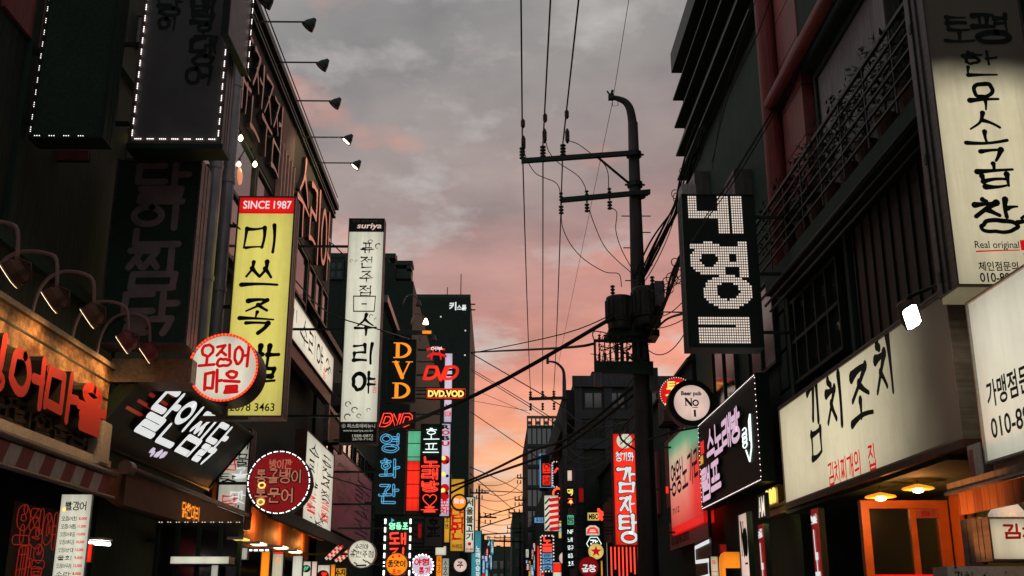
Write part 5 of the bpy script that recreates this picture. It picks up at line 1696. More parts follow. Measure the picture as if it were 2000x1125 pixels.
r, w, h = blade('cream shop light box with two dark red kimchi letters at the lower right edge', 1925, 1010, 2075, 1096, 6.9, .22, panel='panel_cream', cab='sign_side', rim=.012)
with ink(r, 'panel_dim_red', 'lettering', .012) as k: k.hang('김치', w * .22, h * .52, w * .5, h * .3, .2, 'pen', jit=.03)
r, w, h = blade('pink rusty utility door strip left of the cream kimchi light box', 1906, 1010, 1926, 1103, 7.1, .25, panel='salmon_letter', cab='sign_side', rim=.01, name='utility_box', cat='utility box')
MB().box(w * .35, w * .55, h * .6, h * .85, .01, .03).box(w * .2, w * .8, h * .12, h * .16, .01, .03).box(w * .4, w * .6, h * .16, h * .5, .01, .02).build('fitting', 'wood_brown', r)
r, w, h = blade('grimy white counter top board at the bottom right corner', 1848, 1106, 2080, 1180, 6.2, .2, panel='white_paint', cab='white_paint', rim=0, name='counter_board', cat='board')
with ink(r, 'dark_ink', 'scribble', .012) as k:
    k.hang('김치', w * .06, h * .55, w * .16, h * .3, .12, 'pen', jit=.06)
    for i in range(9): k.stroke([(random.uniform(.02, .9) * w, random.uniform(.5, .97) * h), (random.uniform(.02, .9) * w, random.uniform(.7, .97) * h)][:1] + [(random.uniform(.02, .9) * w, h * .9)][:1], .002) if False else k.disc(random.uniform(.02, .9) * w, random.uniform(.6, .97) * h, random.uniform(.003, .009), 7)
r, w, h = flat('pale post with rusty stains rising behind the nearest white sign', 'right', 1890, 872, 1926, 955, 4.0, .1, panel='white_paint', cab='sign_side', rim=0, name='wall_panel', cat='panel')
with ink(r, 'red_panel', 'stain', .010) as k: k.rect(0, h * .1, w * .3, h * .8); k.rect(w * .1, h * .3, w * .45, h * .9)

# ---- kimchi sign
kx = 4.0
p0, p1 = on_x(1523, 797, kx), on_x(1852, 570, kx)
zt = (p0.z + p1.z) / 2; zb = (on_x(1536, 984, kx).z + on_x(1880, 862, kx).z) / 2
Yf, Yn = p0.y, on_x(1868, 700, kx).y
r = sign('long cream shop sign with four black calligraphy letters and small red words', 'right', (kx, Yf, zb), Yf - Yn, zt - zb, .42, None, 'beige_metal', 'facade_sign', rim=.02)
w, h = Yf - Yn, zt - zb
MB().box(.02, w - .02, .02, h - .02, -.003, .008).build('panel', 'panel_kimchi', r)
def atk(u0, v0, u1, v1):
    """rectangle on the sign: left x at u0, right x at u1, heights from v at those columns"""
    a, b_ = on_x(u0, v1, kx), on_x(u1, v0, kx)
    return Yf - a.y, a.z - zb, a.y - b_.y, b_.z - a.z
with ink(r, 'dark_ink', 'lettering', .012) as k:
    for c, (u0, v0, u1, v1) in (('김', (1576, 752, 1612, 900)), ('치', (1612, 735, 1656, 846)), ('조', (1656, 722, 1712, 838)), ('치', (1706, 660, 1758, 790))):
        x, y, a, b_ = atk(u0, v1, u1, v0)
        z1 = on_x(u0, v0 + (u1 - u0) * .3, kx).z; z0 = on_x(u0, v1, kx).z
        k.hang(c, x, z0 - zb, a, max(z1 - z0, .2), .20, 'brush', jit=.035, rise=.0)
with ink(r, 'red_ink', 'red_lettering', .012) as k:
    x0, x1 = Yf - on_x(1620, 920, kx).y, Yf - on_x(1712, 880, kx).y
    z0, z1 = on_x(1624, 948, kx).z - zb, on_x(1624, 905, kx).z - zb
    ww = (x1 - x0)
    k.hang('김치찌개의 집', x0, z0, ww, z1 - z0, .13, 'pen', gap=.08, jit=.02)
MB().box(-.01, w + .01, -.07, -.002, -.42, .03).build('lower_edge', 'wood_brown', r)
MB().box(-.01, w + .01, h + .002, h + .03, -.42, .03).build('top_edge', 'sign_side', r)
# flood lamp over it
hp = on_x(1772, 612, 3.45)
t = thing('floodlight', 'glaring white flood lamp on a black arm over the kimchi sign', 'lamp', (4.0, hp.y - .9, hp.z + .16))
d0 = Vector(hp) - Vector((4.0, hp.y - .9, hp.z + .16))
MB().tube([(.6, -.6, -.02), (.0, -.3, .0), (d0.x + .1, d0.y - .12, .0), (d0.x + .02, d0.y - .02, -.02), (d0.x, d0.y, -.10)], .018, 8).build('arm', 'black_metal', t)
hd = MB(); poly = [(.66 * (x * math.cos(.75) - y * math.sin(.75)), .66 * (x * math.sin(.75) + y * math.cos(.75))) for x, y in [(-.17, -.10), (.17, -.10), (.20, -.05), (.20, .06), (.16, .11), (-.16, .11), (-.20, .06), (-.20, -.05)]]
vs = [(x, y, -.05) for x, y in poly] + [(x * .98, y * .98, .02) for x, y in poly] + [(x * .5, y * .6, .09) for x, y in poly]
hd.add(vs, [(j + 8 * q, (j + 1) % 8 + 8 * q, (j + 1) % 8 + 8 * (q + 1), j + 8 * (q + 1)) for q in (0, 1) for j in range(8)] + [tuple(range(16, 24))])
dd = Vector((.30, -.62, -.72)).normalized(); rot = dd.to_track_quat('-Z', 'Y').to_matrix()
tf = lambda mb: setattr(mb, 'v', [tuple(rot @ Vector(p) + d0) for p in mb.v]) or mb
tf(hd).build('lamp_head', 'wood_brown', t)
tf(MB().prism([(x * .95, y * .95, -.053) for x, y in poly], (0, 0, -.01))).build('lens', 'lamp_cool', t)
tf(MB().tube([(x, y, -.05) for x, y in poly], .012, 5, closed=True)).build('rim', 'black_metal', t)
p = d0 + rot @ Vector((0, 0, -.12))
light('SPOT', 'lamp_light', p, 5, (1, .86, .68), t, .08, p + Vector((.45, .5, -.75)), 140, .8)

# ---- entrance under the kimchi sign
t = thing('entrance', 'orange painted door frame with dark glass under the kimchi sign', 'door', (0, 0, 0))
Yd = 12.2
P = lambda u, v: on_y(u, v, Yd)
x0, x1, zt_ = P(1682, 1000).x, P(1852, 1000).x, P(1760, 977).z
f = .09
m = MB().box(x0, x0 + f, Yd, Yd + .1, 0, zt_).box(x1 - f * 1.2, x1, Yd, Yd + .1, 0, zt_).box(x0 + f, x1 - f * 1.2, Yd, Yd + .1, zt_ - f, zt_)
xm = P(1790, 1060).x
m.box(xm - .03, xm + .03, Yd + .01, Yd + .08, 0, zt_ - f)
m.build('frame', 'door_orange', t)
MB().box(x0 + f, xm - .03, Yd + .05, Yd + .06, .1, zt_ - f).build('pane', 'dark_glass', t)
MB().box(xm + .031, x1 - f * 1.2, Yd + .05, Yd + .06, .1, zt_ - f - .11).build('pane', 'dark_glass', t)
MB().box(xm + .031, x1 - f * 1.2, Yd + .03, Yd + .062, zt_ - f - .105, zt_ - f).build('transom', 'red_panel', t)
MB().box(xm + .06, xm + .09, Yd - .02, Yd + .05, .9, 1.9).build('handle', 'door_orange', t)
MB().box(x0 + f, x1 - f * 1.2, Yd - .005, Yd + .045, P(1700, 1130).z - .2, P(1700, 1122).z).build('bar', 'panel_red', t)
MB().box(xm + .1, x1 - .2, Yd + .024, Yd + .029, zt_ - f - .085, zt_ - f - .03).build('sticker', 'panel_dim_red', t)
MB().box(x0 + f + .12, x0 + f + .14, Yd + .3, Yd + .34, .2, zt_ - .3).box(x0 + .3, xm - .2, Yd + .5, Yd + .54, zt_ - .5, zt_ - .42).build('inner_bar', 'wood_brown', t)
m = MB().box(x1 + .01, x1 + .05, Yd - .3, Yd - .02, 0, zt_ + .1); m.build('side_post', 'door_orange', t)
c = MB().box(4.03, 5.18, 9.6, 15.2, 2.9, 2.94)
t2 = thing('soffit', 'black ceiling over the entrance below the kimchi sign', 'ceiling board', (0, 0, 0)); c.build('board', 'dark_wall', t2)
for i, (u, v, Yl) in enumerate(((1720, 971, 11.6), (1793, 955, 11.2))):
    pp = on_y(u, v, Yl)
    l = thing('disc_lamp', ('flat disc lamp over the left jamb of the orange door' if i == 0 else 'flat disc lamp over the right half of the orange door'), 'lamp', pp, group='disc lamps over the entrance')
    MB().lathe([(.02, .05), (.15, .015), (.165, .0), (.15, -.006), (.08, -.012)], 24).build('shade', 'neon_orange', l)
    MB().lathe([(.06, -.013), (.05, -.03), (.02, -.04)], 16).build('bulb', 'lamp_warm', l)
    MB().tube([(0, 0, .05), (0, 0, 2.9 - pp.z)], .008, 6).build('stem', 'black_metal', l)
    light('POINT', 'lamp_light', (0, 0, -.09), 15, (1, .38, .10), l, .05)
l = thing('downlight', 'little amber downlight in the corner beside the entrance', 'lamp', on_y(1838, 930, 11.0))
MB().lathe([(.05, .02), (.05, 0), (.03, -.01)], 12).build('diffuser', 'lamp_amber', l)
b2 = thing('door_pier', 'dark red brick pier beside the orange door', 'pillar', (0, 0, 0))
pq = P(1872, 1000).x; MB().box(x1 + .09, pq, Yd - .4, Yd - .1, 0, 2.85).build('pier', 'wood_brown', b2)

# ---- posts with bright letters, no-one banners
def poster(lab, u0, v0, u1, v1, X, big):
    r, w, h = flat(lab, 'right', u0, v0, u1, v1, X, .08, panel='panel_dim_red', rim=0, name='poster_column', cat='sign', group='dark red letter posts under the kimchi sign')
    with ink(r, 'letter_white', 'lettering', .014) as k:
        x, y = w * .2, h * .38
        k.stroke([(w * .3, h * .80), (w * .34, h * .575)], w * .13); k.rect(w * .28, h * .53, w * .72, h * .6); k.rect(w * .42, h * .42, w * .56, h * .53); k.rect(w * .12, h * .36, w * .88, h * .425)
        for i in range(26): k.stroke([(w * random.uniform(.02, .98), h * random.uniform(.86, .95))] + [(w * random.uniform(.02, .98), h * random.uniform(.86, .95))], .010)
    return r
poster('wider dark red post with one bright angular letter, nearer the orange door', 1584, 996, 1614, 1210, 3.85, 1)
poster('narrow dark red post with one bright angular letter beside the cream banner', 1481, 1026, 1503, 1215, 3.8, 0)
r, w, h = flat('cream pinkish vertical banner reading No 1 in condensed serif letters', 'right', 1443, 1006, 1476, 1250, 3.62, .06, panel='panel_pinkwhite', rim=.01, name='vertical_banner', cat='banner')
def condensed_no(k, x, y, a, b, t):
    k.rect(x, y, x + t * .5, y + b); k.rect(x + a * .5 - t * .5, y, x + a * .5, y + b)
    k.stroke([(x + t * .3, y + b * .98), (x + a * .5 - t * .3, y + b * .02)], t * 1.1)
    for xx, yy in ((x - t * .3, y), (x + a * .5 - t, y + b)): k.rect(xx, yy - .004, xx + t * 1.3, yy + .004)
    k.mb.tube([(x + a * .78 + a * .2 * math.cos(q * .3927), y + b * .38 + b * .38 * math.sin(q * .3927), k.z) for q in range(16)], t * .35, 4, closed=True)
with ink(r, 'dark_ink', 'lettering', .012) as k:
    condensed_no(k, w * .2, h * .66, w * .62, h * .27, w * .13); k.rect(w * .5, h * .585, w * .8, h * .6)
    k.rect(w * .52, h * .2, w * .78, h * .46); k.rect(w * .4, h * .42, w * .54, h * .46)
r, w, h = flat('white zigzag neon letter on the dark wall left of the cream banner', 'right', 1356, 1060, 1396, 1200, 3.9, .04, panel=None, rim=0, name='neon_sign', cat='neon sign')
with ink(r, 'letter_white', 'lettering', .02) as k:
    pts = [(w * .95, h * .95), (w * .1, h * .92), (w * .1, h * .72), (w * .95, h * .70)]
    for s_ in _split(pts): k.stroke(_smooth(s_, 2), .07)
    k.stroke([(w * .85, h * .69), (w * .85, h * .5)], .07); k.stroke([(w * .05, h * .48), (w * .9, h * .50)], .07); k.stroke([(w * .1, h * .3), (w * .9, h * .33)], .07)
r, w, h = blade('small cream menu lightbox with colour photos between neon letter and orange arch', 1386, 1086, 1408, 1190, 17.5, .08, panel='panel_cream', rim=.01, name='menu_board', cat='menu board')
with ink(r, 'red_ink', 'lettering', .012) as k: k.hang('메뉴', w * .25, h * .84, w * .5, h * .08, .15, 'pen'); k.rect(w * .05, h * .70, w * .95, h * .71); k.rect(w * .05, h * .52, w * .95, h * .53)
with ink(r, 'wood_brown', 'food_picture', .012) as k:
    for y in (.6, .42, .3):
        for x in (.3, .7): k.disc(w * x, h * y, w * .16, 10)
t = thing('arch_sign', 'glowing orange rounded arch at the foot of the cream banner', 'sign', on_y(1412, 1190, 17.2), 'cam')
q = on_y(1448, 1078, 17.2); o3 = on_y(1412, 1190, 17.2); W2, H2 = q.x - o3.x, q.z - o3.z
m = MB().box(0, W2 * .22, 0, H2 * .8, -.12, 0).box(W2 * .2201, W2 * 1.02, H2 * .72, H2, -.12, 0).prism([(0, H2 * .801, -.12), (W2 * .22, H2 * .801, -.12), (W2 * .22, H2, -.12), (W2 * .1, H2 * .97, -.12), (W2 * .02, H2 * .9, -.12)], (0, 0, .12))
m.build('arch', 'panel_orange', t)
r, w, h = blade('tiny dark red lamp box on top of the cream menu lightbox', 1404, 1062, 1420, 1080, 17.3, .1, panel='panel_dim_red', rim=.01, name='lamp_box', cat='lamp')

# gold trim and small things left of the kimchi sign
t = thing('trim_board', 'gold glinting trim board running under the far end of the kimchi sign', 'trim', on_x(1505, 1004, 4.06), 'right')
m = MB().box(-.2, 2.3, -.04, .05, -.1, 0).box(-.2, 2.3, .065, .10, -.12, .03).box(-.2, .5, .105, .38, -.1, 0); m.build('board', 'gold', t)
with ink(t, 'neon_yellow', 'scroll', .02) as k:
    for i in range(3): k.mb.tube([(-.05 + i * .2 + .06 * math.cos(a * .5), .24 + .1 * math.sin(a * .5), .02) for a in range(13)], .016, 5, closed=True)
r, w, h = flat('small dark board with sparkling white letters between karaoke board and kimchi sign', 'right', 1480, 968, 1498, 1012, 3.9, .05, panel='dark_ink', rim=0)
with ink(r, 'led_soft', 'lettering', .014) as k: k.type('AM', w * .1, h * .1, w * .8, h * .8, .02)
light('POINT', 'trim_light', (.8, -.12, .25), 1.6, (1, .75, .35), t, .03)

# ---- karaoke dotted board
X = 3.9
p0 = on_x(1362, 832, X); p1 = on_x(1472, 734, X); p2 = on_x(1497, 930, X); p3 = on_x(1378, 1001, X)
Yf, Yn = (p0.y + p3.y) / 2, (p1.y + p2.y) / 2; zt, zb = (p0.z + p1.z) / 2, (p2.z + p3.z) / 2
r = sign('black karaoke board with lilac letters and a border of small white bulbs', 'right', (X, Yf, zb), Yf - Yn, zt - zb, .18, 'dark_ink', 'black_metal', 'facade_sign', rim=.02)
w, h = Yf - Yn, zt - zb
with ink(r, 'led_white', 'bulb_border', .026) as k: led_run(k, [(.03, .03), (w - .03, .03), (w - .03, h - .03), (.03, h - .03), (.03, .03)], .085, 1, .03, .0085)
with ink(r, ['neon_pink', 'letter_side'], 'lettering', .01) as k:
    k.hang('스노래방', w * .2, h * .50, w * .58, h * .30, .2, 'pen', gap=.06, jit=0, depth=.05); k.hang('램프', w * .06, h * .10, w * .36, h * .32, .2, 'pen', gap=.06, jit=0, depth=.05)
with ink(r, 'neon_white', 'microphone_print', .02) as k:
    c = (w * .80, h * .42)
    for i in range(4): k.mb.tube([(c[0] + .14 * math.cos(a * .5), c[1] + .1 + (i - 1.5) * .07 + .05 * math.sin(a * .5), .02) for a in range(13)], .010, 4, closed=True)
    k.mb.tube([(c[0] + .05, c[1] - .1, .02), (c[0] + .25, c[1] - .3, .02), (c[0] + .42, c[1] - .1, .02), (c[0] + .45, c[1] + .4, .02), (c[0] + .35, c[1] + .3, .02), (c[0] + .36, c[1], .02)], .012, 5)
with ink(r, 'panel_amber', 'character_free_badge' if False else 'badge', .02) as k: k.rect(w * .01, h * .52, w * .07, h * .62)
with ink(r, 'panel_red', 'badge_red', .02) as k: k.rect(w * .02, h * .63, w * .10, h * .78)
r, w, h = flat('pink lit sign, green at its top and red at its foot, black letters', 'right', 1306, 866, 1374, 1003, 3.92, .2, panel='panel_tricolour', cab='panel_bright_red', rim=0)
with ink(r, 'dark_ink', 'lettering', .012) as k:
    k.hang('영왕노가리', w * .06, h * .36, w * .94, h * .34, .12, 'pen', gap=.1, jit=0); k.type('7112', w * .06, h * .14, w * .24, h * .07, .02)
MB().box(0, w, -.16, -.002, -.2, .0).build('foot_strip', 'panel_red', r)
r, w, h = flat('dull red signboard with a grey top below the pink lit sign', 'right', 1308, 1022, 1385, 1050, 4.0, .06, panel='red_panel', rim=0)
with ink(r, 'dark_ink', 'lettering', .012) as k: k.type('02-2678-2592', w * .05, h * .15, w * .5, h * .3, .02)
r, w, h = blade('short red strip light left of the pink lit sign', 1300, 950, 1306, 964, 24.0, .1, panel='panel_bright_red', rim=0, name='strip_sign')

# ---- the two round signs
r, rad = disc_sign('round red sign with gold letters half behind the beer pub sign', 1322, 770, 34, 22.0, 'panel_red', 'red_paint', .22, ('led_soft', 44, .012, 0), bracket=1.0)
with ink(r, 'neon_yellow', 'lettering', .014) as k: k.hang('투다', -rad * .55, rad * .1, rad * 1.1, rad * .6, .18, 'pen'); k.hang('꼬치', -rad * .7, -rad * .6, rad * 1.1, rad * .55, .18, 'pen')
r, rad = disc_sign('round white beer pub sign in a thick black ring, cut by the karaoke board', 1351, 787, 46, 20.6, 'dark_ink', 'black_metal', .3, bracket=.9)
MB().lathe([(rad * .76, .012), (rad * .76, .018)], 40).build('lit_disc', 'panel_pinkwhite', r)
with ink(r, 'dark_ink', 'lettering', .022) as k:
    k.type('Beer pub', -rad * .44, rad * .26, rad * .86, rad * .24, .04)
    condensed_no(k, -rad * .28, -rad * .12, rad * .56, rad * .3, rad * .09); k.rect(rad * .0, -rad * .22, rad * .25, -rad * .19); k.rect(rad * .06, -rad * .6, rad * .15, -rad * .3)

# ---- LED dot-matrix sign
YD = 14.0
r, w, h = blade('large black blade sign with pixelated warm white dot letters', 1330, 380, 1493, 680, YD, .34, panel='dark_ink', cab='black_metal', rim=.012, bracket=-.55)
def led_text(x, y):
    """x, y in the unit square of the sign; True where a lamp of a letter sits"""
    X_, Y_ = 148 + x * (585 - 140), 150 + (1 - y) * 830
    d = (Y_ - 150) * .042; X_ += 0
    if 172 + d * .3 <= X_ <= 237 + d * .3 and 150 <= Y_ <= 275: return True
    if 172 <= X_ <= 372 and 230 <= Y_ <= 275: return True
    if 368 <= X_ <= 432 and 150 <= Y_ <= 358: return True
    if 456 <= X_ <= 522 and 150 <= Y_ <= 358: return True
    if 262 <= X_ <= 325 and 403 <= Y_ <= 432: return True
    e = lambda cx, cy, rx, ry: ((X_ - cx) / rx) ** 2 + ((Y_ - cy) / ry) ** 2 < 1
    if 175 <= X_ <= 365 and 428 <= Y_ <= 452: return True
    if e(292, 516, 122, 82) and not e(292, 512, 52, 40): return True
    if 472 <= X_ <= 540 and 412 <= Y_ <= 610: return True
    if 355 <= X_ <= 475 and 436 <= Y_ <= 556 and not (425 <= X_ <= 465 and 485 <= Y_ <= 515): return True
    if 300 <= X_ <= 395 and 545 <= Y_ <= 600: return True
    if e(400, 688, 152, 92) and not e(400, 684, 72, 46): return True
    if 212 <= X_ <= 520 and 820 <= Y_ <= 865: return True
    if 212 <= X_ <= 520 and 886 <= Y_ <= 960: return True
    if 440 <= X_ <= 520 and 860 <= Y_ <= 890: return True
    return False
with ink(r, 'led_soft', 'dot_lettering', .010) as k:
    nx, ny = 31, 58
    for i in range(nx):
        for j in range(ny):
            x, y = (i + .5) / nx, (j + .5) / ny
            if led_text(x, y):
                px_, py_ = w * (.02 + x * .96), h * (.01 + y * .98)
                k.mb.box(px_ - w / nx * .31, px_ + w / nx * .31, py_ - h / ny * .31, py_ + h / ny * .31, .008, .016)
m = MB().box(.02, .22, h + .005, h + .17, -.34, -.02); m.build('transformer_box', 'white_paint', r)

# ---- red potato soup sign
r, w, h = blade('tall glowing red sign with outlined white brush letters and a white disc', 1195, 846, 1250, 1066, 24.0, .3, panel='panel_bright_red', cab='red_paint', rim=.02, bracket=-1.0)
with ink(r, 'panel_white', 'disc_print', .014) as k: k.disc(w * .5, h * .93, w * .32, 24)
with ink(r, 'dark_ink', 'lettering_shadow', .016) as k:
    k.hang('청기와', w * .14, h * .745, w * .7, h * .075, .34, 'brush', jit=.01)
    st = random.getstate()
    for c, (x, y, a, b_) in (('감', (.2, .47, .66, .21)), ('자', (.26, .29, .56, .14)), ('탕', (.22, .03, .7, .23))): k.hang(c, x * w, y * h, a * w, b_ * h, .32, 'brush', jit=0)
with ink(r, 'letter_white', 'lettering', .030) as k:
    k.hang('청기와', w * .14, h * .745, w * .7, h * .075, .22, 'brush', jit=.01)
    random.setstate(st)
    for c, (x, y, a, b_) in (('감', (.2, .47, .66, .21)), ('자', (.26, .29, .56, .14)), ('탕', (.22, .03, .7, .23))): k.hang(c, x * w, y * h, a * w, b_ * h, .21, 'brush', jit=0)
with ink(r, 'dark_ink', 'sprout_print', .04) as k:
    for i in range(9): k.disc(w * random.uniform(.3, .7), h * random.uniform(.9, .965), w * .02, 6)
t = thing('neon_fringe', 'bundle of red neon rods hanging under the tall red sign', 'neon sign', on_y(1192, 1068, 24.2), 'cam')
m = MB()
for i in range(8):
    x = .02 + i * .085; m.tube([(x, 0, -.05), (x, -random.uniform(.4, .75), -.05)], .016, 6)
m.build('rods', 'neon_red', t); MB().box(-.02, .72, .0, .04, -.1, 0).build('rail', 'black_metal', t)

# ---- far right cluster
far = (
    (1055, 887, 1078, 952, 60, 'dark_ink', 'blue framed column sign with red block letters against the grey tower', 'fr_red', '모텔'),
    (1079, 901, 1101, 951, 58, 'dark_ink', 'black board with a dotted white border and red curve', 'dots', ''),
    (1062, 967, 1092, 1038, 52, 'panel_white', 'white column with slanted red stripes below the blue framed sign', 'stripes', ''),
    (1043, 1010, 1068, 1022, 55, 'panel_blue', 'small oblong pale blue sign left of the striped column', 'txt', '휴대폰'),
    (1056, 1045, 1082, 1116, 50, 'dark_ink', 'dotted frame sign with red letters over blue letters', 'redblue', ''),
    (1048, 1065, 1055, 1190, 54, 'panel_bright_red', 'thin red strip sign left of the dotted frame sign', '', ''),
    (1079, 1098, 1098, 1190, 49, 'panel_white', 'white board with a red head at street level by the round cream sign', 'head', ''),
    (1090, 1015, 1098, 1052, 56, 'panel_sallow', 'small yellow strip with a blue figure beside the second pole', 'fig', '3'),
    (1106, 918, 1118, 940, 47, 'panel_pinkwhite', 'small pinkish lit shape highest in the right column', '', ''),
    (1107, 951, 1121, 990, 44, 'dark_ink', 'black board with yellow and red glowing scribbles', 'scrib', '맥주'),
    (1107, 1005, 1122, 1026, 43, 'panel_green', 'squat greenish round-cornered sign with a dark pattern', 'txt', '쌈'),
    (1107, 1028, 1122, 1110, 42, 'dark_ink', 'tall black board with rows of small white neon words', 'rows', ''),
    (1129, 952, 1141, 982, 40, 'panel_dim_red', 'dim orange red side panel right of the neon column', '', ''),
    (1146, 1000, 1172, 1018, 36, 'panel_sallow', 'pale yellow plate with black capitals and a red flash', 'txt', 'MBC'),
    (1145, 1028, 1170, 1044, 35, 'panel_bright_red', 'small red plate with a white rim below the yellow plate', 'rim', ''),
    (1183, 1058, 1190, 1190, 30, 'panel_grey', 'narrow pale upright strip left of the tall red sign', '', ''),
    (1172, 1094, 1180, 1190, 33, 'panel_amber', 'small amber strip beside the round dark red sign', '', ''),
    (1032, 1095, 1037, 1190, 90, 'panel_amber', 'tiny amber column far down the street on the right', '', ''),
    (1098, 1094, 1108, 1190, 46, 'panel_blue', 'pale blue strip under the round cream sign', '', ''))
for u0, v0, u1, v1, Y, pn, lab, kind, tx in far:
    r, w, h = blade(lab, u0, v0, u1, v1, Y, .25, panel=pn, rim=.02, group='small signs down the right side', bracket=-1.0)
    zi = .014
    if kind == 'fr_red':
        with ink(r, 'panel_bright_red', 'lettering', zi) as k:
            for i, c in enumerate(tx):
                k.rect(w * .18, h * (.42 - i * .36), w * .9, h * (.72 - i * .36))
        with ink(r, 'dark_ink', 'letter_gap', .02) as k:
            for i, c in enumerate(tx): k.hang(c, w * .3, h * (.46 - i * .36), w * .5, h * .22, .1, 'pen')
        with ink(r, 'neon_blue', 'tube_frame', .03) as k: k.mb.tube([(0, 0, .03), (w, 0, .03), (w, h, .03), (0, h, .03)], .035, 5, closed=True)
    if kind in ('dots', 'redblue'):
        with ink(r, 'led_soft', 'bulb_border', .026) as k: led_run(k, [(w, h * .98), (0, h * .98), (0, 0), (w * .98, 0), (w * .98, h)], .14, 1, .02, .04)
    if kind == 'dots':
        with ink(r, 'neon_red', 'tube', .03) as k: k.mb.tube([(w * .15, h * .55, .03), (w * .4, h * .72, .03), (w * .8, h * .66, .03)], .06, 5)
    if kind == 'stripes':
        with ink(r, 'panel_red', 'stripes', zi) as k:
            for i in range(6): k.stroke([(w * .45, h * (.06 + i * .16)), (w * .95, h * (.09 + i * .16))], .16)
        with ink(r, 'dark_ink', 'lettering', zi) as k:
            for i in range(5): k.stroke([(w * .1, h * (.05 + i * .18)), (w * .38, h * (.18 + i * .18))], .07)
    if kind == 'txt':
        with ink(r, 'dark_ink', 'lettering', zi) as k:
            (k.type(tx, w * .14, h * .2, w * .72, h * .6, .04) if tx == 'MBC' else k.hang(tx, w * .14, h * .2, w * .72, h * .6, .15, 'pen'))
        if tx == 'MBC':
            with ink(r, 'neon_red', 'flash', .05) as k: k.stroke([(w * .9, h * 1.25), (w * 1.12, h * .2)], .1); k.stroke([(w * .85, h * .4), (w * 1.2, h * .7)], .08); k.stroke([(w * 1.0, h * 1.1), (w * 1.2, h * .95)], .06)
    if kind == 'redblue':
        with ink(r, 'neon_red', 'red_lettering', .02) as k:
            k.hang('노', w * .18, h * .72, w * .64, h * .24, .2, 'pen'); k.rect(w * .14, h * .53, w * .86, h * .68)
        with ink(r, 'panel_blue', 'blue_panel', .014) as k:
            for i in range(3): k.rect(w * .12, h * (.36 - i * .165), w * .88, h * (.50 - i * .165))
        with ink(r, 'dark_ink', 'blue_lettering', .022) as k:
            for i, c in enumerate('래연습'): k.hang(c, w * .25, h * (.375 - i * .165), w * .5, h * .11, .16, 'pen')
    if kind == 'head':
        MB().box(.02, w - .02, h * .78, h * .98, 0, .014).build('head_panel', 'panel_bright_red', r)
        with ink(r, 'dark_ink', 'lettering', zi) as k: k.type('SALE', w * .1, h * .55, w * .8, h * .12, .03)
    if kind == 'fig':
        with ink(r, 'neon_blue', 'lettering', zi) as k: k.type(tx, w * .2, h * .3, w * .6, h * .4, .05)
    if kind == 'scrib':
        with ink(r, 'neon_yellow', 'lettering', zi) as k: k.hang('맥', w * .1, h * .55, w * .8, h * .35, .14, 'pen', jit=.08); k.disc(w * .55, h * .25, w * .25, 9)
        with ink(r, 'neon_red', 'red_lettering', zi) as k: k.hang('주', w * .1, h * .1, w * .8, h * .3, .14, 'pen', jit=.08)
    if kind == 'rows':
        with ink(r, 'neon_white', 'lettering', zi) as k:
            for i, c in enumerate(('NF', '노래', '당구', '술집', '호프')): (k.type if c == 'NF' else lambda *a: k.hang(*a[:5], .13, 'pen', jit=.05))(c, w * .1, h * (.82 - i * .19), w * (.8 - .1 * (i % 2)), h * .1)
    if kind == 'rim':
        with ink(r, 'panel_white', 'rim_tube', .03) as k: k.mb.tube([(0, 0, .03), (w, 0, .03), (w * .96, h * .7, .03), (w * .7, h, .03), (w * .3, h, .03), (w * .04, h * .7, .03)], .03, 5, closed=True)
        with ink(r, 'letter_white', 'lettering', zi) as k: k.rect(w * .25, h * .3, w * .75, h * .42); k.rect(w * .3, h * .5, w * .7, h * .6)
for lab, u, v, rp, Y, pn, tx, mt, ring in (
        ('round pale yellow sign with a red star near the tall red sign', 1164, 1077, 16, 34, 'panel_sallow', '*', 'red_ink', None),
        ('round dark red lantern sign with white letters at the bottom edge', 1150, 1107, 20, 33, 'panel_dim_red', '곱창', 'letter_white', None),
        ('round cream sign with a gold rim beside the second pole', 1104, 1090, 13, 45, 'panel_pinkwhite', 'o', 'panel_dim_red', None),
        ('round dark sign ringed with red and white bulbs beside the grey tower', 1090, 964, 10, 57, 'dark_ink', '', 'led_soft', ('led_red', 16, .06, 0))):
    r, rad = disc_sign(lab, u, v, rp, Y, pn, 'wood_brown', .25, ring, bracket=.8)
    with ink(r, mt, 'lettering', .018) as k:
        if tx == '*':
            pts = [(rad * (.72 if i % 2 == 0 else .3) * math.sin(i * .6283), rad * (.72 if i % 2 == 0 else .3) * math.cos(i * .6283)) for i in range(10)]
            k.mb.prism([(x, y, .018) for x, y in pts], (0, 0, .01))
        elif tx == 'o': k.disc(rad * .1, -rad * .1, rad * .12, 8); k.stroke([(-rad * .2, rad * .5), (rad * .3, rad * .55)], rad * .1)
        elif tx: k.hang(tx, -rad * .65, -rad * .45, rad * 1.3, rad * .6, .18, 'pen')
        else: k.disc(0, 0, rad * .1, 6)
t = thing('neon_sign', 'white neon hexagon outline above the yellow star sign', 'neon sign', on_y(1160, 1062, 35.0), 'cam')
s_ = 14 * 35 / 2130
with ink(t, 'neon_white', 'tube', .02) as k:
    k.mb.tube([(s_ * math.cos(a * 1.0472), s_ * math.sin(a * 1.0472), .02) for a in range(6)], .014, 5, closed=True); k.hang('갑', -s_ * .5, -s_ * .2, s_, s_ * .7, .2, 'pen')
MB().box(s_, s_ + 1.2, -.02, .02, -.06, -.02).build('bracket', 'black_metal', t)

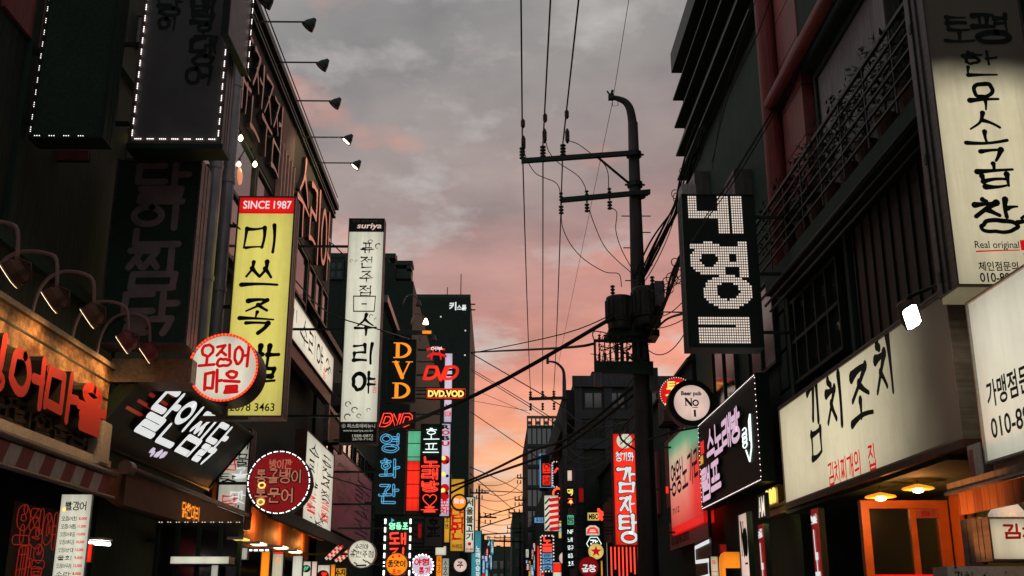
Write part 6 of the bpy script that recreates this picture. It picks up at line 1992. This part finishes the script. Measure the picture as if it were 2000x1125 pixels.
# tiny signs down both rows, a few pixels each
rq = random.Random(21)
for i in range(30):
    left = i % 2 == 0
    Y = 52 + i * 1.9
    u = rq.uniform(938, 958) if left else rq.uniform(1020, 1062)
    v = rq.uniform(1046, 1112); hh = rq.uniform(12, 40); ww = rq.uniform(4, 9)
    pn = rq.choice(('panel_red', 'panel_amber', 'panel_white', 'panel_blue', 'panel_bright_red', 'panel_teal', 'panel_pinkwhite', 'panel_dim_red'))
    r, w, h = blade('tiny lit hanging sign far down the left row of shops' if left else 'tiny lit hanging sign far down the right row of shops', u, v, u + ww, v + hh, Y, .15, panel=pn, rim=.03,
                    group='tiny far signs of the left row' if left else 'tiny far signs of the right row')
    with ink(r, 'dark_ink' if pn in ('panel_white', 'panel_amber', 'panel_pinkwhite') else 'letter_white', 'lettering', .012) as k:
        k.hang(rq.choice(('술집', '호프', '노래', '치킨', '당구', '모텔')), w * .22, h * .15, w * .56, h * .7, .13, 'pen', True)
# ================================================================== poles and cables
def cable(name, label, pts, r=.012, group=None, sag=0.0, n=14, cat='cable'):
    """one hanging cable through the given points"""
    P = [Vector(p) for p in pts]
    q = []
    for a, b in zip(P, P[1:]):
        for i in range(n):
            t = i / n; c = a.lerp(b, t); c.z -= sag * 4 * t * (1 - t); q.append(c)
    q.append(P[-1])
    o = q[0].copy()
    mb = MB().tube([c - o for c in q], r, 5)
    ob = mb.build(name, 'wire', None, o)
    return tag(ob, label, cat, group)


def curve(pts, n=6):
    P = [Vector(p) for p in pts]; o = []
    for i in range(len(P) - 1):
        a, b, c, d = P[max(i - 1, 0)], P[i], P[i + 1], P[min(i + 2, len(P) - 1)]
        for k in range(n):
            t = k / n
            o.append(.5 * (2 * b + (c - a) * t + (2 * a - 5 * b + 4 * c - d) * t * t + (3 * b - a - 3 * c + d) * t ** 3))
    o.append(P[-1])
    return o


def insulator(mb, p, n=4, r=.055, hgt=.26):
    prof = []
    for i in range(n):
        z = i * hgt / n
        prof += [(r * .5, z), (r, z + .01), (r, z + hgt / n * .5), (r * .5, z + hgt / n * .7)]
    mb.lathe(prof, 10, p)


# ---- main transformer pole
YP = 20.0
Q = lambda u, v, Y=YP: on_y(u, v, Y)
base = Q(1262, 1100)
px0, py0 = base.x, YP
t = thing('utility_pole', 'big utility pole with a hooked top, crossarms and two transformers', 'utility pole', (px0, py0, 0.1))
def rel(p): return Vector(p) - Vector((px0, py0, 0.1))
def L(u, v, Y=YP): return rel(Q(u, v, Y))
zt = L(1236, 240).z
xt = L(1236, 240).x
m = MB().tube([(0, 0, 0), (xt * .35, 0, zt * .35), (xt * .7, 0, zt * .7), (xt, 0, zt)], [.165, .155, .14, .10], 14)
m.build('shaft', 'pole_concrete', t)
hook = curve([L(1236, 245), L(1231, 215), L(1222, 200), L(1208, 193), L(1194, 190)])
MB().tube(hook, [.095 - .05 * i / (len(hook) - 1) for i in range(len(hook))], 10).build('hook', 'pole_concrete', t)
m = MB(); e = L(1194, 190)
m.box(e.x - .06, e.x + .05, -.06, .06, e.z - .05, e.z + .06).tube([e, e + Vector((-.08, 0, .14))], .02, 5).tube([e + Vector((0, 0, .05)), e + Vector((.03, 0, .16))], .03, 6)
m.tube([e + Vector((.02, 0, -.05)), e + Vector((.02, 0, -.2)), e + Vector((.14, 0, -.18)), e + Vector((.12, 0, -.04))], .008, 5)
m.build('end_fitting', 'black_metal', t)
def arm(name, u0, v0, u1, v1, yo=-.14, s_=.045):
    a, b = L(u0, v0), L(u1, v1)
    mb = MB(); d = b - a
    mb.prism([(a.x, yo - s_, a.z - s_), (a.x, yo + s_, a.z - s_), (a.x, yo + s_, a.z + s_), (a.x, yo - s_, a.z + s_)], (d.x, 0, d.z))
    mb.build(name, 'black_metal', t); return a, b
arm('crossarm', 1018, 320, 1240, 304)
arm('crossarm', 1096, 396, 1268, 380)
m = MB().tube([L(1163, 310) + Vector((0, -.14, 0)), L(1228, 360) + Vector((0, -.05, 0))], .025, 6); m.build('brace', 'black_metal', t)
m = MB()
for u, v in ((1238, 302), (1240, 361), (1246, 381)):
    p = L(u, v); m.lathe([(.155, p.z - .05), (.155, p.z + .05)], 12, (p.x, 0, 0)); m.box(p.x - .2, p.x + .2, -.02, .02, p.z - .015, p.z + .015)
m.build('band', 'black_metal', t)
st_ = MB()
for i, v in enumerate((422, 454, 484, 518, 548)):
    p = L(1240 + (v - 400) * .06, v); s_ = -1 if i % 2 == 0 else 1
    st_.tube([(p.x, 0, p.z), (p.x + s_ * .28, 0, p.z)], .012, 5)
    if i == 0: st_.tube([(p.x, 0, p.z), (p.x - s_ * .3, 0, p.z)], .012, 5)
st_.build('step_bolt', 'black_metal', t)
tops = []
for u, v in ((1020, 302), (1060, 299), (1099, 296)):
    p = L(u, v + 14); mb = MB(); insulator(mb, (p.x, -.14, p.z), 4, .06, .27); mb.build('insulator', 'porcelain', t); tops.append(Vector((p.x, -.14, p.z + .28)))
cut = []
for u, v in ((1095, 400), (1145, 396), (1189, 391)):
    p = L(u, v)
    mb = MB(); insulator(mb, (p.x, -.16, p.z + .02), 3, .04, .2); insulator(mb, (p.x, -.16, p.z - .26), 3, .05, .2)
    mb.tube([(p.x, -.16, p.z - .06), (p.x, -.16, p.z + .02)], .02, 5)
    mb.build('cutout_fuse', 'porcelain', t); cut.append(p)
# transformers
def transformer(u0, v0, u1, v1, yo, nb):
    a, b = L(u0, v1), L(u1, v0)
    rr = (b.x - a.x) / 2; cx_ = (a.x + b.x) / 2; z0, z1 = a.z, b.z; hh = z1 - z0
    o = MB().lathe([(rr * .86, z0), (rr * .9, z0 + .05), (rr * .9, z0 + hh * .2), (rr, z0 + hh * .22), (rr, z0 + hh * .93), (rr * .96, z0 + hh * .97), (rr * .5, z1)], 24, (cx_, yo, 0)).build('transformer', 'transformer_paint', t)
    m_ = MB()
    for k in range(14):
        a_ = k * math.pi / 7; c, s_ = math.cos(a_), math.sin(a_)
        m_.box(cx_ + c * rr * 1.04 - .012, cx_ + c * rr * 1.04 + .012, yo + s_ * rr * 1.04 - .03, yo + s_ * rr * 1.04 + .03, z0 + hh * .3, z0 + hh * .86)
    m_.build('cooling_fin', 'transformer_paint', o)
    m_ = MB()
    for k in range(nb):
        insulator(m_, (cx_ - rr * .5 + k * rr * .9, yo - rr * .2, z1 - .03), 4, .045, .26)
    m_.build('bushing', 'porcelain', o)
    m_ = MB().box(cx_ - .06, cx_ + .06, min(yo, 0) + (rr if yo < 0 else 0), 0 if yo < 0 else yo - rr, z0 + hh * .4, z0 + hh * .5); m_.build('hanger', 'black_metal', o)
    return cx_, z1
transformer(1182, 588, 1232, 652, -.30, 1)
transformer(1230, 576, 1284, 650, -.48, 2)
m = MB(); a, b = L(1265, 578), L(1284, 622); m.box(a.x, b.x, -1.0, -.86, b.z, a.z).build('junction_box', 'grey_metal', t)
MB().box(L(1185, 655).x, L(1283, 655).x, -.35, .25, L(1240, 664).z, L(1240, 652).z).build('platform', 'black_metal', t)
# distribution rack
m = MB(); a, b = L(1158, 712), L(1270, 672)
m.box(a.x, b.x, -.3, -.22, a.z - .24, a.z).box(a.x, b.x * .9, -.3, -.24, b.z - .03, b.z + .02)
m.box(a.x, a.x + .04, -.3, -.24, a.z, b.z - .03).box(a.x + .5, a.x + .56, -.3, -.24, a.z, b.z - .03)
m.build('rack', 'black_metal', t)
rr_ = random.Random(4)
for i in range(9):
    x = a.x + .08 + i * .105; z = a.z + .02
    m = MB().box(x, x + rr_.uniform(.03, .07), -.33, -.23, z, z + rr_.uniform(.1, .3)).box(x + .01, x + .03, -.29, -.26, z + .05, b.z + .03)
    insulator(m, (x + .03, -.27, b.z + .03), 2, .03, .1)
    m.build('switch', 'black_metal', t)
m = MB()
for i in range(26):
    p0 = Vector((a.x + rr_.uniform(0, 1.0), -.28 + rr_.uniform(-.1, .1), a.z + rr_.uniform(-.1, .42)))
    p3 = Vector((a.x + rr_.uniform(0, 1.15), -.28 + rr_.uniform(-.1, .1), a.z + rr_.uniform(0, .6)))
    m.tube(curve([p0, p0 + Vector((rr_.uniform(-.1, .1), -.05, rr_.uniform(-.15, .2))), p3 + Vector((rr_.uniform(-.1, .1), .05, rr_.uniform(-.15, .2))), p3], 4), rr_.choice((.006, .009, .012)), 4)
for i in range(6):
    p0 = L(1190 + i * 9, 655); m.tube(curve([p0, p0 + Vector((.04 * (i % 3 - 1), -.1, -.15)), Vector((a.x + .3 + i * .13, -.28, b.z + .08))], 4), .012, 4)
m.build('wiring', 'wire', t)
m = MB().box(a.x - .02, a.x + .12, -.5, -.3, a.z - .5, a.z - .26).box(.15, .32, -.2, 0, a.z - .55, a.z - .1); m.build('meter_box', 'grey_metal', t)
m = MB()
for i in range(5):
    xo = .12 + .02 * i
    m.tube([(xo, -.05 - .03 * i, 1), (xo * .9, -.05 - .03 * i, a.z - .2), (xo * .6, -.12, a.z + .8)], .022, 5)
m.build('riser_pipe', 'wire', t)

# jumper wires from the line to the fuses and down to the transformers
m = MB()
for (pts) in (((1022, 300), (1031, 323), (1045, 344), (1062, 353), (1082, 361), (1091, 372), (1093, 384)),
              ((1066, 285), (1071, 302), (1087, 322), (1110, 337), (1130, 352), (1141, 370), (1143, 382)),
              ((1108, 281), (1128, 288), (1155, 308), (1177, 325), (1186, 345), (1187, 373)),
              ((1096, 415), (1097, 446), (1113, 482), (1140, 512), (1180, 536), (1207, 540), (1212, 565)),
              ((1150, 415), (1158, 440), (1178, 485), (1205, 515), (1228, 535), (1238, 548)),
              ((1193, 412), (1203, 421), (1201, 455), (1212, 492), (1232, 530), (1236, 545))):
    m.tube(curve([L(u, v) + Vector((0, -.16, 0)) for u, v in pts], 4), .009, 5)
m.build('jumper_wire', 'wire', t)
for u, v in ((1021, 248), (1022, 286), (1064, 237), (1063, 272), (1106, 230), (1107, 272)):
    p = L(u, v); sc = 1.6 if v > 260 else 1.0
    yy = 0
    MB().lathe([(.02, -.1 * sc), (.045, -.06 * sc), (.045, .06 * sc), (.02, .1 * sc)], 8, (p.x, -.16, p.z)).build('line_clamp', 'porcelain', t)

# ---- second pole and the far ones
def small_pole(label, u, vt, Y, arms, hookdir=-1, group='smaller poles down the street', r0=.15):
    b = on_y(u + (u - 1000) * .012, 1100, Y)
    tp = on_y(u, vt, Y)
    o = thing('utility_pole', label, 'utility pole', (b.x, Y, .1), group=group)
    z = tp.z - .1; dx_ = tp.x - b.x
    mb = MB().tube([(0, 0, 0), (dx_ * .5, 0, z * .5), (dx_, 0, z)], [r0, r0 * .85, r0 * .55], 10); mb.build('shaft', 'pole_concrete', o)
    if hookdir:
        h = curve([Vector((dx_, 0, z)), Vector((dx_ + hookdir * .05, 0, z + .45)), Vector((dx_ + hookdir * .35, 0, z + .75)), Vector((dx_ + hookdir * .7, 0, z + .8))])
        mb = MB().tube(h, [r0 * .5 - r0 * .25 * i / (len(h) - 1) for i in range(len(h))], 8); mb.lathe([(.06, -.1), (.06, .25)], 8, tuple(h[-1])); mb.build('hook', 'pole_concrete', o)
    pts = []
    for (ua, va, ub, vb) in arms:
        a, c = on_y(ua, va, Y) - Vector((b.x, Y, .1)), on_y(ub, vb, Y) - Vector((b.x, Y, .1))
        mb = MB(); s_ = .06
        mb.prism([(a.x, -.1 - s_, a.z - s_), (a.x, -.1 + s_, a.z - s_), (a.x, -.1 + s_, a.z + s_), (a.x, -.1 - s_, a.z + s_)], (c.x - a.x, 0, c.z - a.z))
        mb.build('crossarm', 'black_metal', o)
        mb = MB()
        for q in (.04, .35, .64):
            p = a.lerp(c, q); insulator(mb, (p.x, -.1, p.z + .05), 3, .07, .3); insulator(mb, (p.x, -.1, p.z - .5), 3, .06, .35); pts.append(p + Vector((b.x, Y, .1 + .35)))
        mb.build('insulator', 'porcelain', o)
    return pts
p2 = small_pole('slim second pole with a hooked top in front of the grey glass tower', 1102, 742, 45, ((1033, 780, 1109, 778),), -1)
small_pole('far pole at the left of the sky gap with two crossarms', 936, 948, 85, ((918, 963, 955, 963), (936, 1010, 970, 1011)), 0)
small_pole('far pole against the grey tower edge, with three stacked crossarms', 1024, 930, 95, ((1010, 934, 1030, 934), (1005, 977, 1030, 977), (993, 1002, 1026, 1002)), 0)
small_pole('farther short pole in the right of the sky gap', 1016, 1020, 130, ((990, 1032, 1022, 1032),), 0, r0=.18)
small_pole('farthest tiny pole near the middle of the sky gap', 985, 1045, 170, ((965, 1050, 1000, 1050),), 0, r0=.2)

# ---- the three high lines, coming over the viewer to the crossarm and on to the second pole
labs = ('leftmost of the three overhead lines running to the long crossarm', 'middle of the three overhead lines running to the long crossarm', 'rightmost of the three overhead lines running to the long crossarm')
for i, (ut, ua) in enumerate(((1017.5, 1020), (1075, 1060), (1130, 1099))):
    p = Vector((px0, py0, .1)) + tops[i]
    a = on_y(ut, 0, 15.0)
    d = (a - p) / (15.0 - YP)
    start = p + d * (-28 - YP); start.z = p.z + 2.5
    cable('overhead_line', labs[i], [start, a, p], .016, 'high overhead lines')
    e_ = p2[i]
    cable('overhead_line', ('leftmost' if i == 0 else 'middle' if i == 1 else 'rightmost') + ' line going on from the long crossarm to the second pole', [p, e_], .015, 'lines to the second pole', .5)
cable('earth_wire', 'hair-thin slanting wire passing the hooked pole top', [on_y(1228, 0, 17), on_y(1197, 195, 19.9), on_y(1088, 722, 45)], .006, None, .0)

# ---- service cables across the street
S = on_y
W_ = [
    ('thick black cable dropping from the transformer to the left shops', .042, .2, [(1200, 618, 19.4), (930, 770, 20.5), (700, 858, 23), (585, 868, 24.4)]),
    ('thin cable just above the thick one from the transformer', .012, .15, [(1200, 612, 19.4), (1100, 652, 20.5), (920, 690, 25)]),
    ('taut level cable from the rack to the black tower', .028, .1, [(1160, 671, 19.7), (1090, 680, 22), (920, 688, 40)]),
    ('straight cable falling to the right from the tower below the red letters', .026, .1, [(920, 690, 50), (1110, 800, 44)]),
    ('upper of two parallel thin cables falling right in front of the sky', .018, .3, [(920, 720, 52), (1060, 805, 45), (1098, 835, 44)]),
    ('lower of two parallel thin cables falling right in front of the sky', .018, .4, [(920, 724, 52), (1062, 812, 45), (1098, 842, 44)]),
    ('faint thin cable crossing the pink sky at a shallow slope', .012, .3, [(920, 758, 55), (1035, 808, 48)]),
    ('faint thin cable crossing the orange sky at a shallow slope', .012, .3, [(920, 782, 55), (1030, 802, 48)]),
    ('thin cable from the tower foot down to the lower right pole', .024, .2, [(920, 805, 60), (1030, 880, 60), (1100, 930, 58)]),
    ('upper of the two thick cables sweeping from pole to left neon signs', .034, .15, [(1255, 740, 20), (1115, 852, 22), (1040, 880, 25), (925, 935, 31), (860, 955, 33)]),
    ('lower of the two thick cables sweeping from pole to left neon signs', .034, .15, [(1258, 755, 20), (1110, 868, 22), (1035, 900, 25), (925, 940, 31), (840, 985, 33)]),
    ('thin slack cable hanging from the left neon signs to the far pole', .024, .4, [(918, 912, 48), (970, 935, 60), (1022, 962, 90)]),
    ('thin cable falling steeply to the middle of the sky gap', .024, .3, [(918, 925, 50), (1018, 1008, 92)]),
    ('almost level thin cable between the far left and far right poles', .04, .3, [(936, 958, 85), (1022, 962, 94)]),
    ('second almost level thin cable low between the far poles', .05, .5, [(936, 1012, 85), (1024, 985, 94)]),
    ('third almost level thin cable low between the far poles', .05, .7, [(938, 1030, 85), (1024, 1002, 94)]),
    ('fourth level cable low in the sky gap', .06, .6, [(938, 1044, 88), (1020, 1040, 125)]),
    ('fifth level cable lowest in the sky gap', .09, .6, [(945, 1056, 90), (1022, 1058, 120)]),
    ('cable hanging across the white calligraphy sign to the left wall', .012, .1, [(455, 435, 13.8), (560, 530, 15.5), (640, 610, 18.3), (745, 645, 18.8), (800, 662, 27)]),
    ('short cable drooping from the fascia building to the calligraphy sign', .014, .1, [(648, 475, 24), (682, 508, 19.2)]),
    ('cable from the karaoke roof to the transformer pole', .02, .2, [(1270, 655, 19.8), (1300, 625, 18.5), (1336, 612, 14.3)]),
    ('level thin wire between the pole and the dot-letter sign', .012, .05, [(1280, 609, 19.7), (1336, 610, 14.3)]),
    ('black cable crossing dark brown block to the tall red sign', .024, .2, [(1250, 800, 20.2), (1210, 850, 22), (1252, 885, 23), (1258, 890, 23.4)]),
    ('sagging cable from the second pole across the brown block', .02, .4, [(1105, 850, 44), (1180, 835, 40), (1258, 815, 20.3)]),
    ('second sagging cable from the second pole across the brown block', .02, .4, [(1108, 905, 44), (1180, 860, 40), (1256, 845, 20.3)]),
    ('lowest black cable from the pole foot to the karaoke board', .022, .2, [(1265, 860, 19.7), (1310, 845, 19), (1362, 835, 19.2)]),
    ('thin cable across the purple banner to the neon column', .014, .2, [(640, 930, 19), (700, 948, 22), (745, 965, 24)]),
]
for lab, r_, sg, pts in W_:
    cable('service_cable', lab, curve([S(*p) for p in pts], 5), r_, 'service cables across the street', 0, 2)

# ---- bundle running along the right wall to the pole
def bundle(label, pts, n, spread, r_=.012, seed=1, coils=0):
    rr = random.Random(seed); mb = MB()
    C0 = curve([S(*p) for p in pts], 6)
    o = C0[0].copy()
    for i in range(n):
        off = Vector((rr.uniform(-1, 1), rr.uniform(-.3, .3), rr.uniform(-1, 1))) * spread
        ph = rr.uniform(0, 6)
        m_ = len(C0)
        mb.tube([c - o + off * (.25 + abs(math.sin(ph + 5 * k / m_))) - Vector((0, 0, spread * 1.2 * abs(math.sin(3.1416 * k / m_)) * (i % 3) * .5)) for k, c in enumerate(C0)], r_ * rr.choice((.7, 1, 1.3)), 5)
    for i in range(coils):
        c = C0[rr.randrange(2, len(C0) - 2)] - o + Vector((rr.uniform(-.1, .1), -.05, rr.uniform(-.1, .1)))
        q = rr.uniform(.06, .13)
        mb.tube([c + Vector((q * math.cos(a * .6), .02 * math.sin(a), q * math.sin(a * .6))) for a in range(11)], .008, 4)
    return tag(mb.build('cable_bundle', 'wire', None, o), label, 'cable bundle')
bundle('bundle of black cables from the pole up to the louvre fins', [(1250, 545, 19.8), (1285, 470, 19.5), (1318, 400, 19.0), (1345, 325, 18.6), (1370, 250, 18)], 9, .10, .014, 2, 4)
bundle('tangled cable bundle rising right of the transformers to the dot-letter sign', [(1268, 655, 19.6), (1300, 590, 18), (1318, 540, 16.4), (1331, 500, 14.5)], 6, .06, .016, 3, 6)
bundle('three thin wires strung over the face of the dot-letter sign', [(1331, 500, 14.4), (1380, 420, 13.2), (1440, 330, 12.2), (1560, 130, 11.0), (1660, -60, 10.2)], 3, .03, .006, 9, 0)
bundle('cable bundle stretched along the red beam of the balcony building', [(1500, 250, 15.2), (1540, 170, 14.2), (1600, 20, 12.6), (1640, -80, 11.6)], 5, .05, .013, 5, 2)
bundle('thin wires hanging across the black louvre block', [(1380, 330, 15), (1410, 200, 14.6), (1470, 60, 14.3), (1510, -40, 14)], 3, .12, .006, 6, 0)

rq = random.Random(8)
for i in range(5):
    a = S(1255 + rq.uniform(-6, 8), 560 + i * 26, 19.8); b = S(1336 + rq.uniform(0, 60), 470 + i * 38, 15.5 + rq.uniform(-.8, 1.5)) if i < 5 else S(1370 + rq.uniform(0, 60), 730 + i * 12, 17.5)
    cable('service_cable', 'thin slack cable from the big pole to the right-hand house fronts', [a, b], .009, 'slack cables from the pole to the right', rq.uniform(.1, .45))
for i in range(8):
    a = S(rq.uniform(925, 945), 945 + i * 14, 70 + i * 4); b = S(rq.uniform(1015, 1040), 925 + i * 17, 92 + i * 3)
    cable('service_cable', 'thin cable slung across the far sky gap', [a, b], .022, 'far cables across the sky gap', rq.uniform(.3, .9))
for i in range(6):
    a = S(1106, 800 + i * 22, 44.5); b = S(1250 + rq.uniform(-4, 4), 720 + i * 26, 20.2)
    cable('service_cable', 'thin cable looping between second pole and the big pole', [a, b], .012, 'cables between the two poles', rq.uniform(.3, .8))
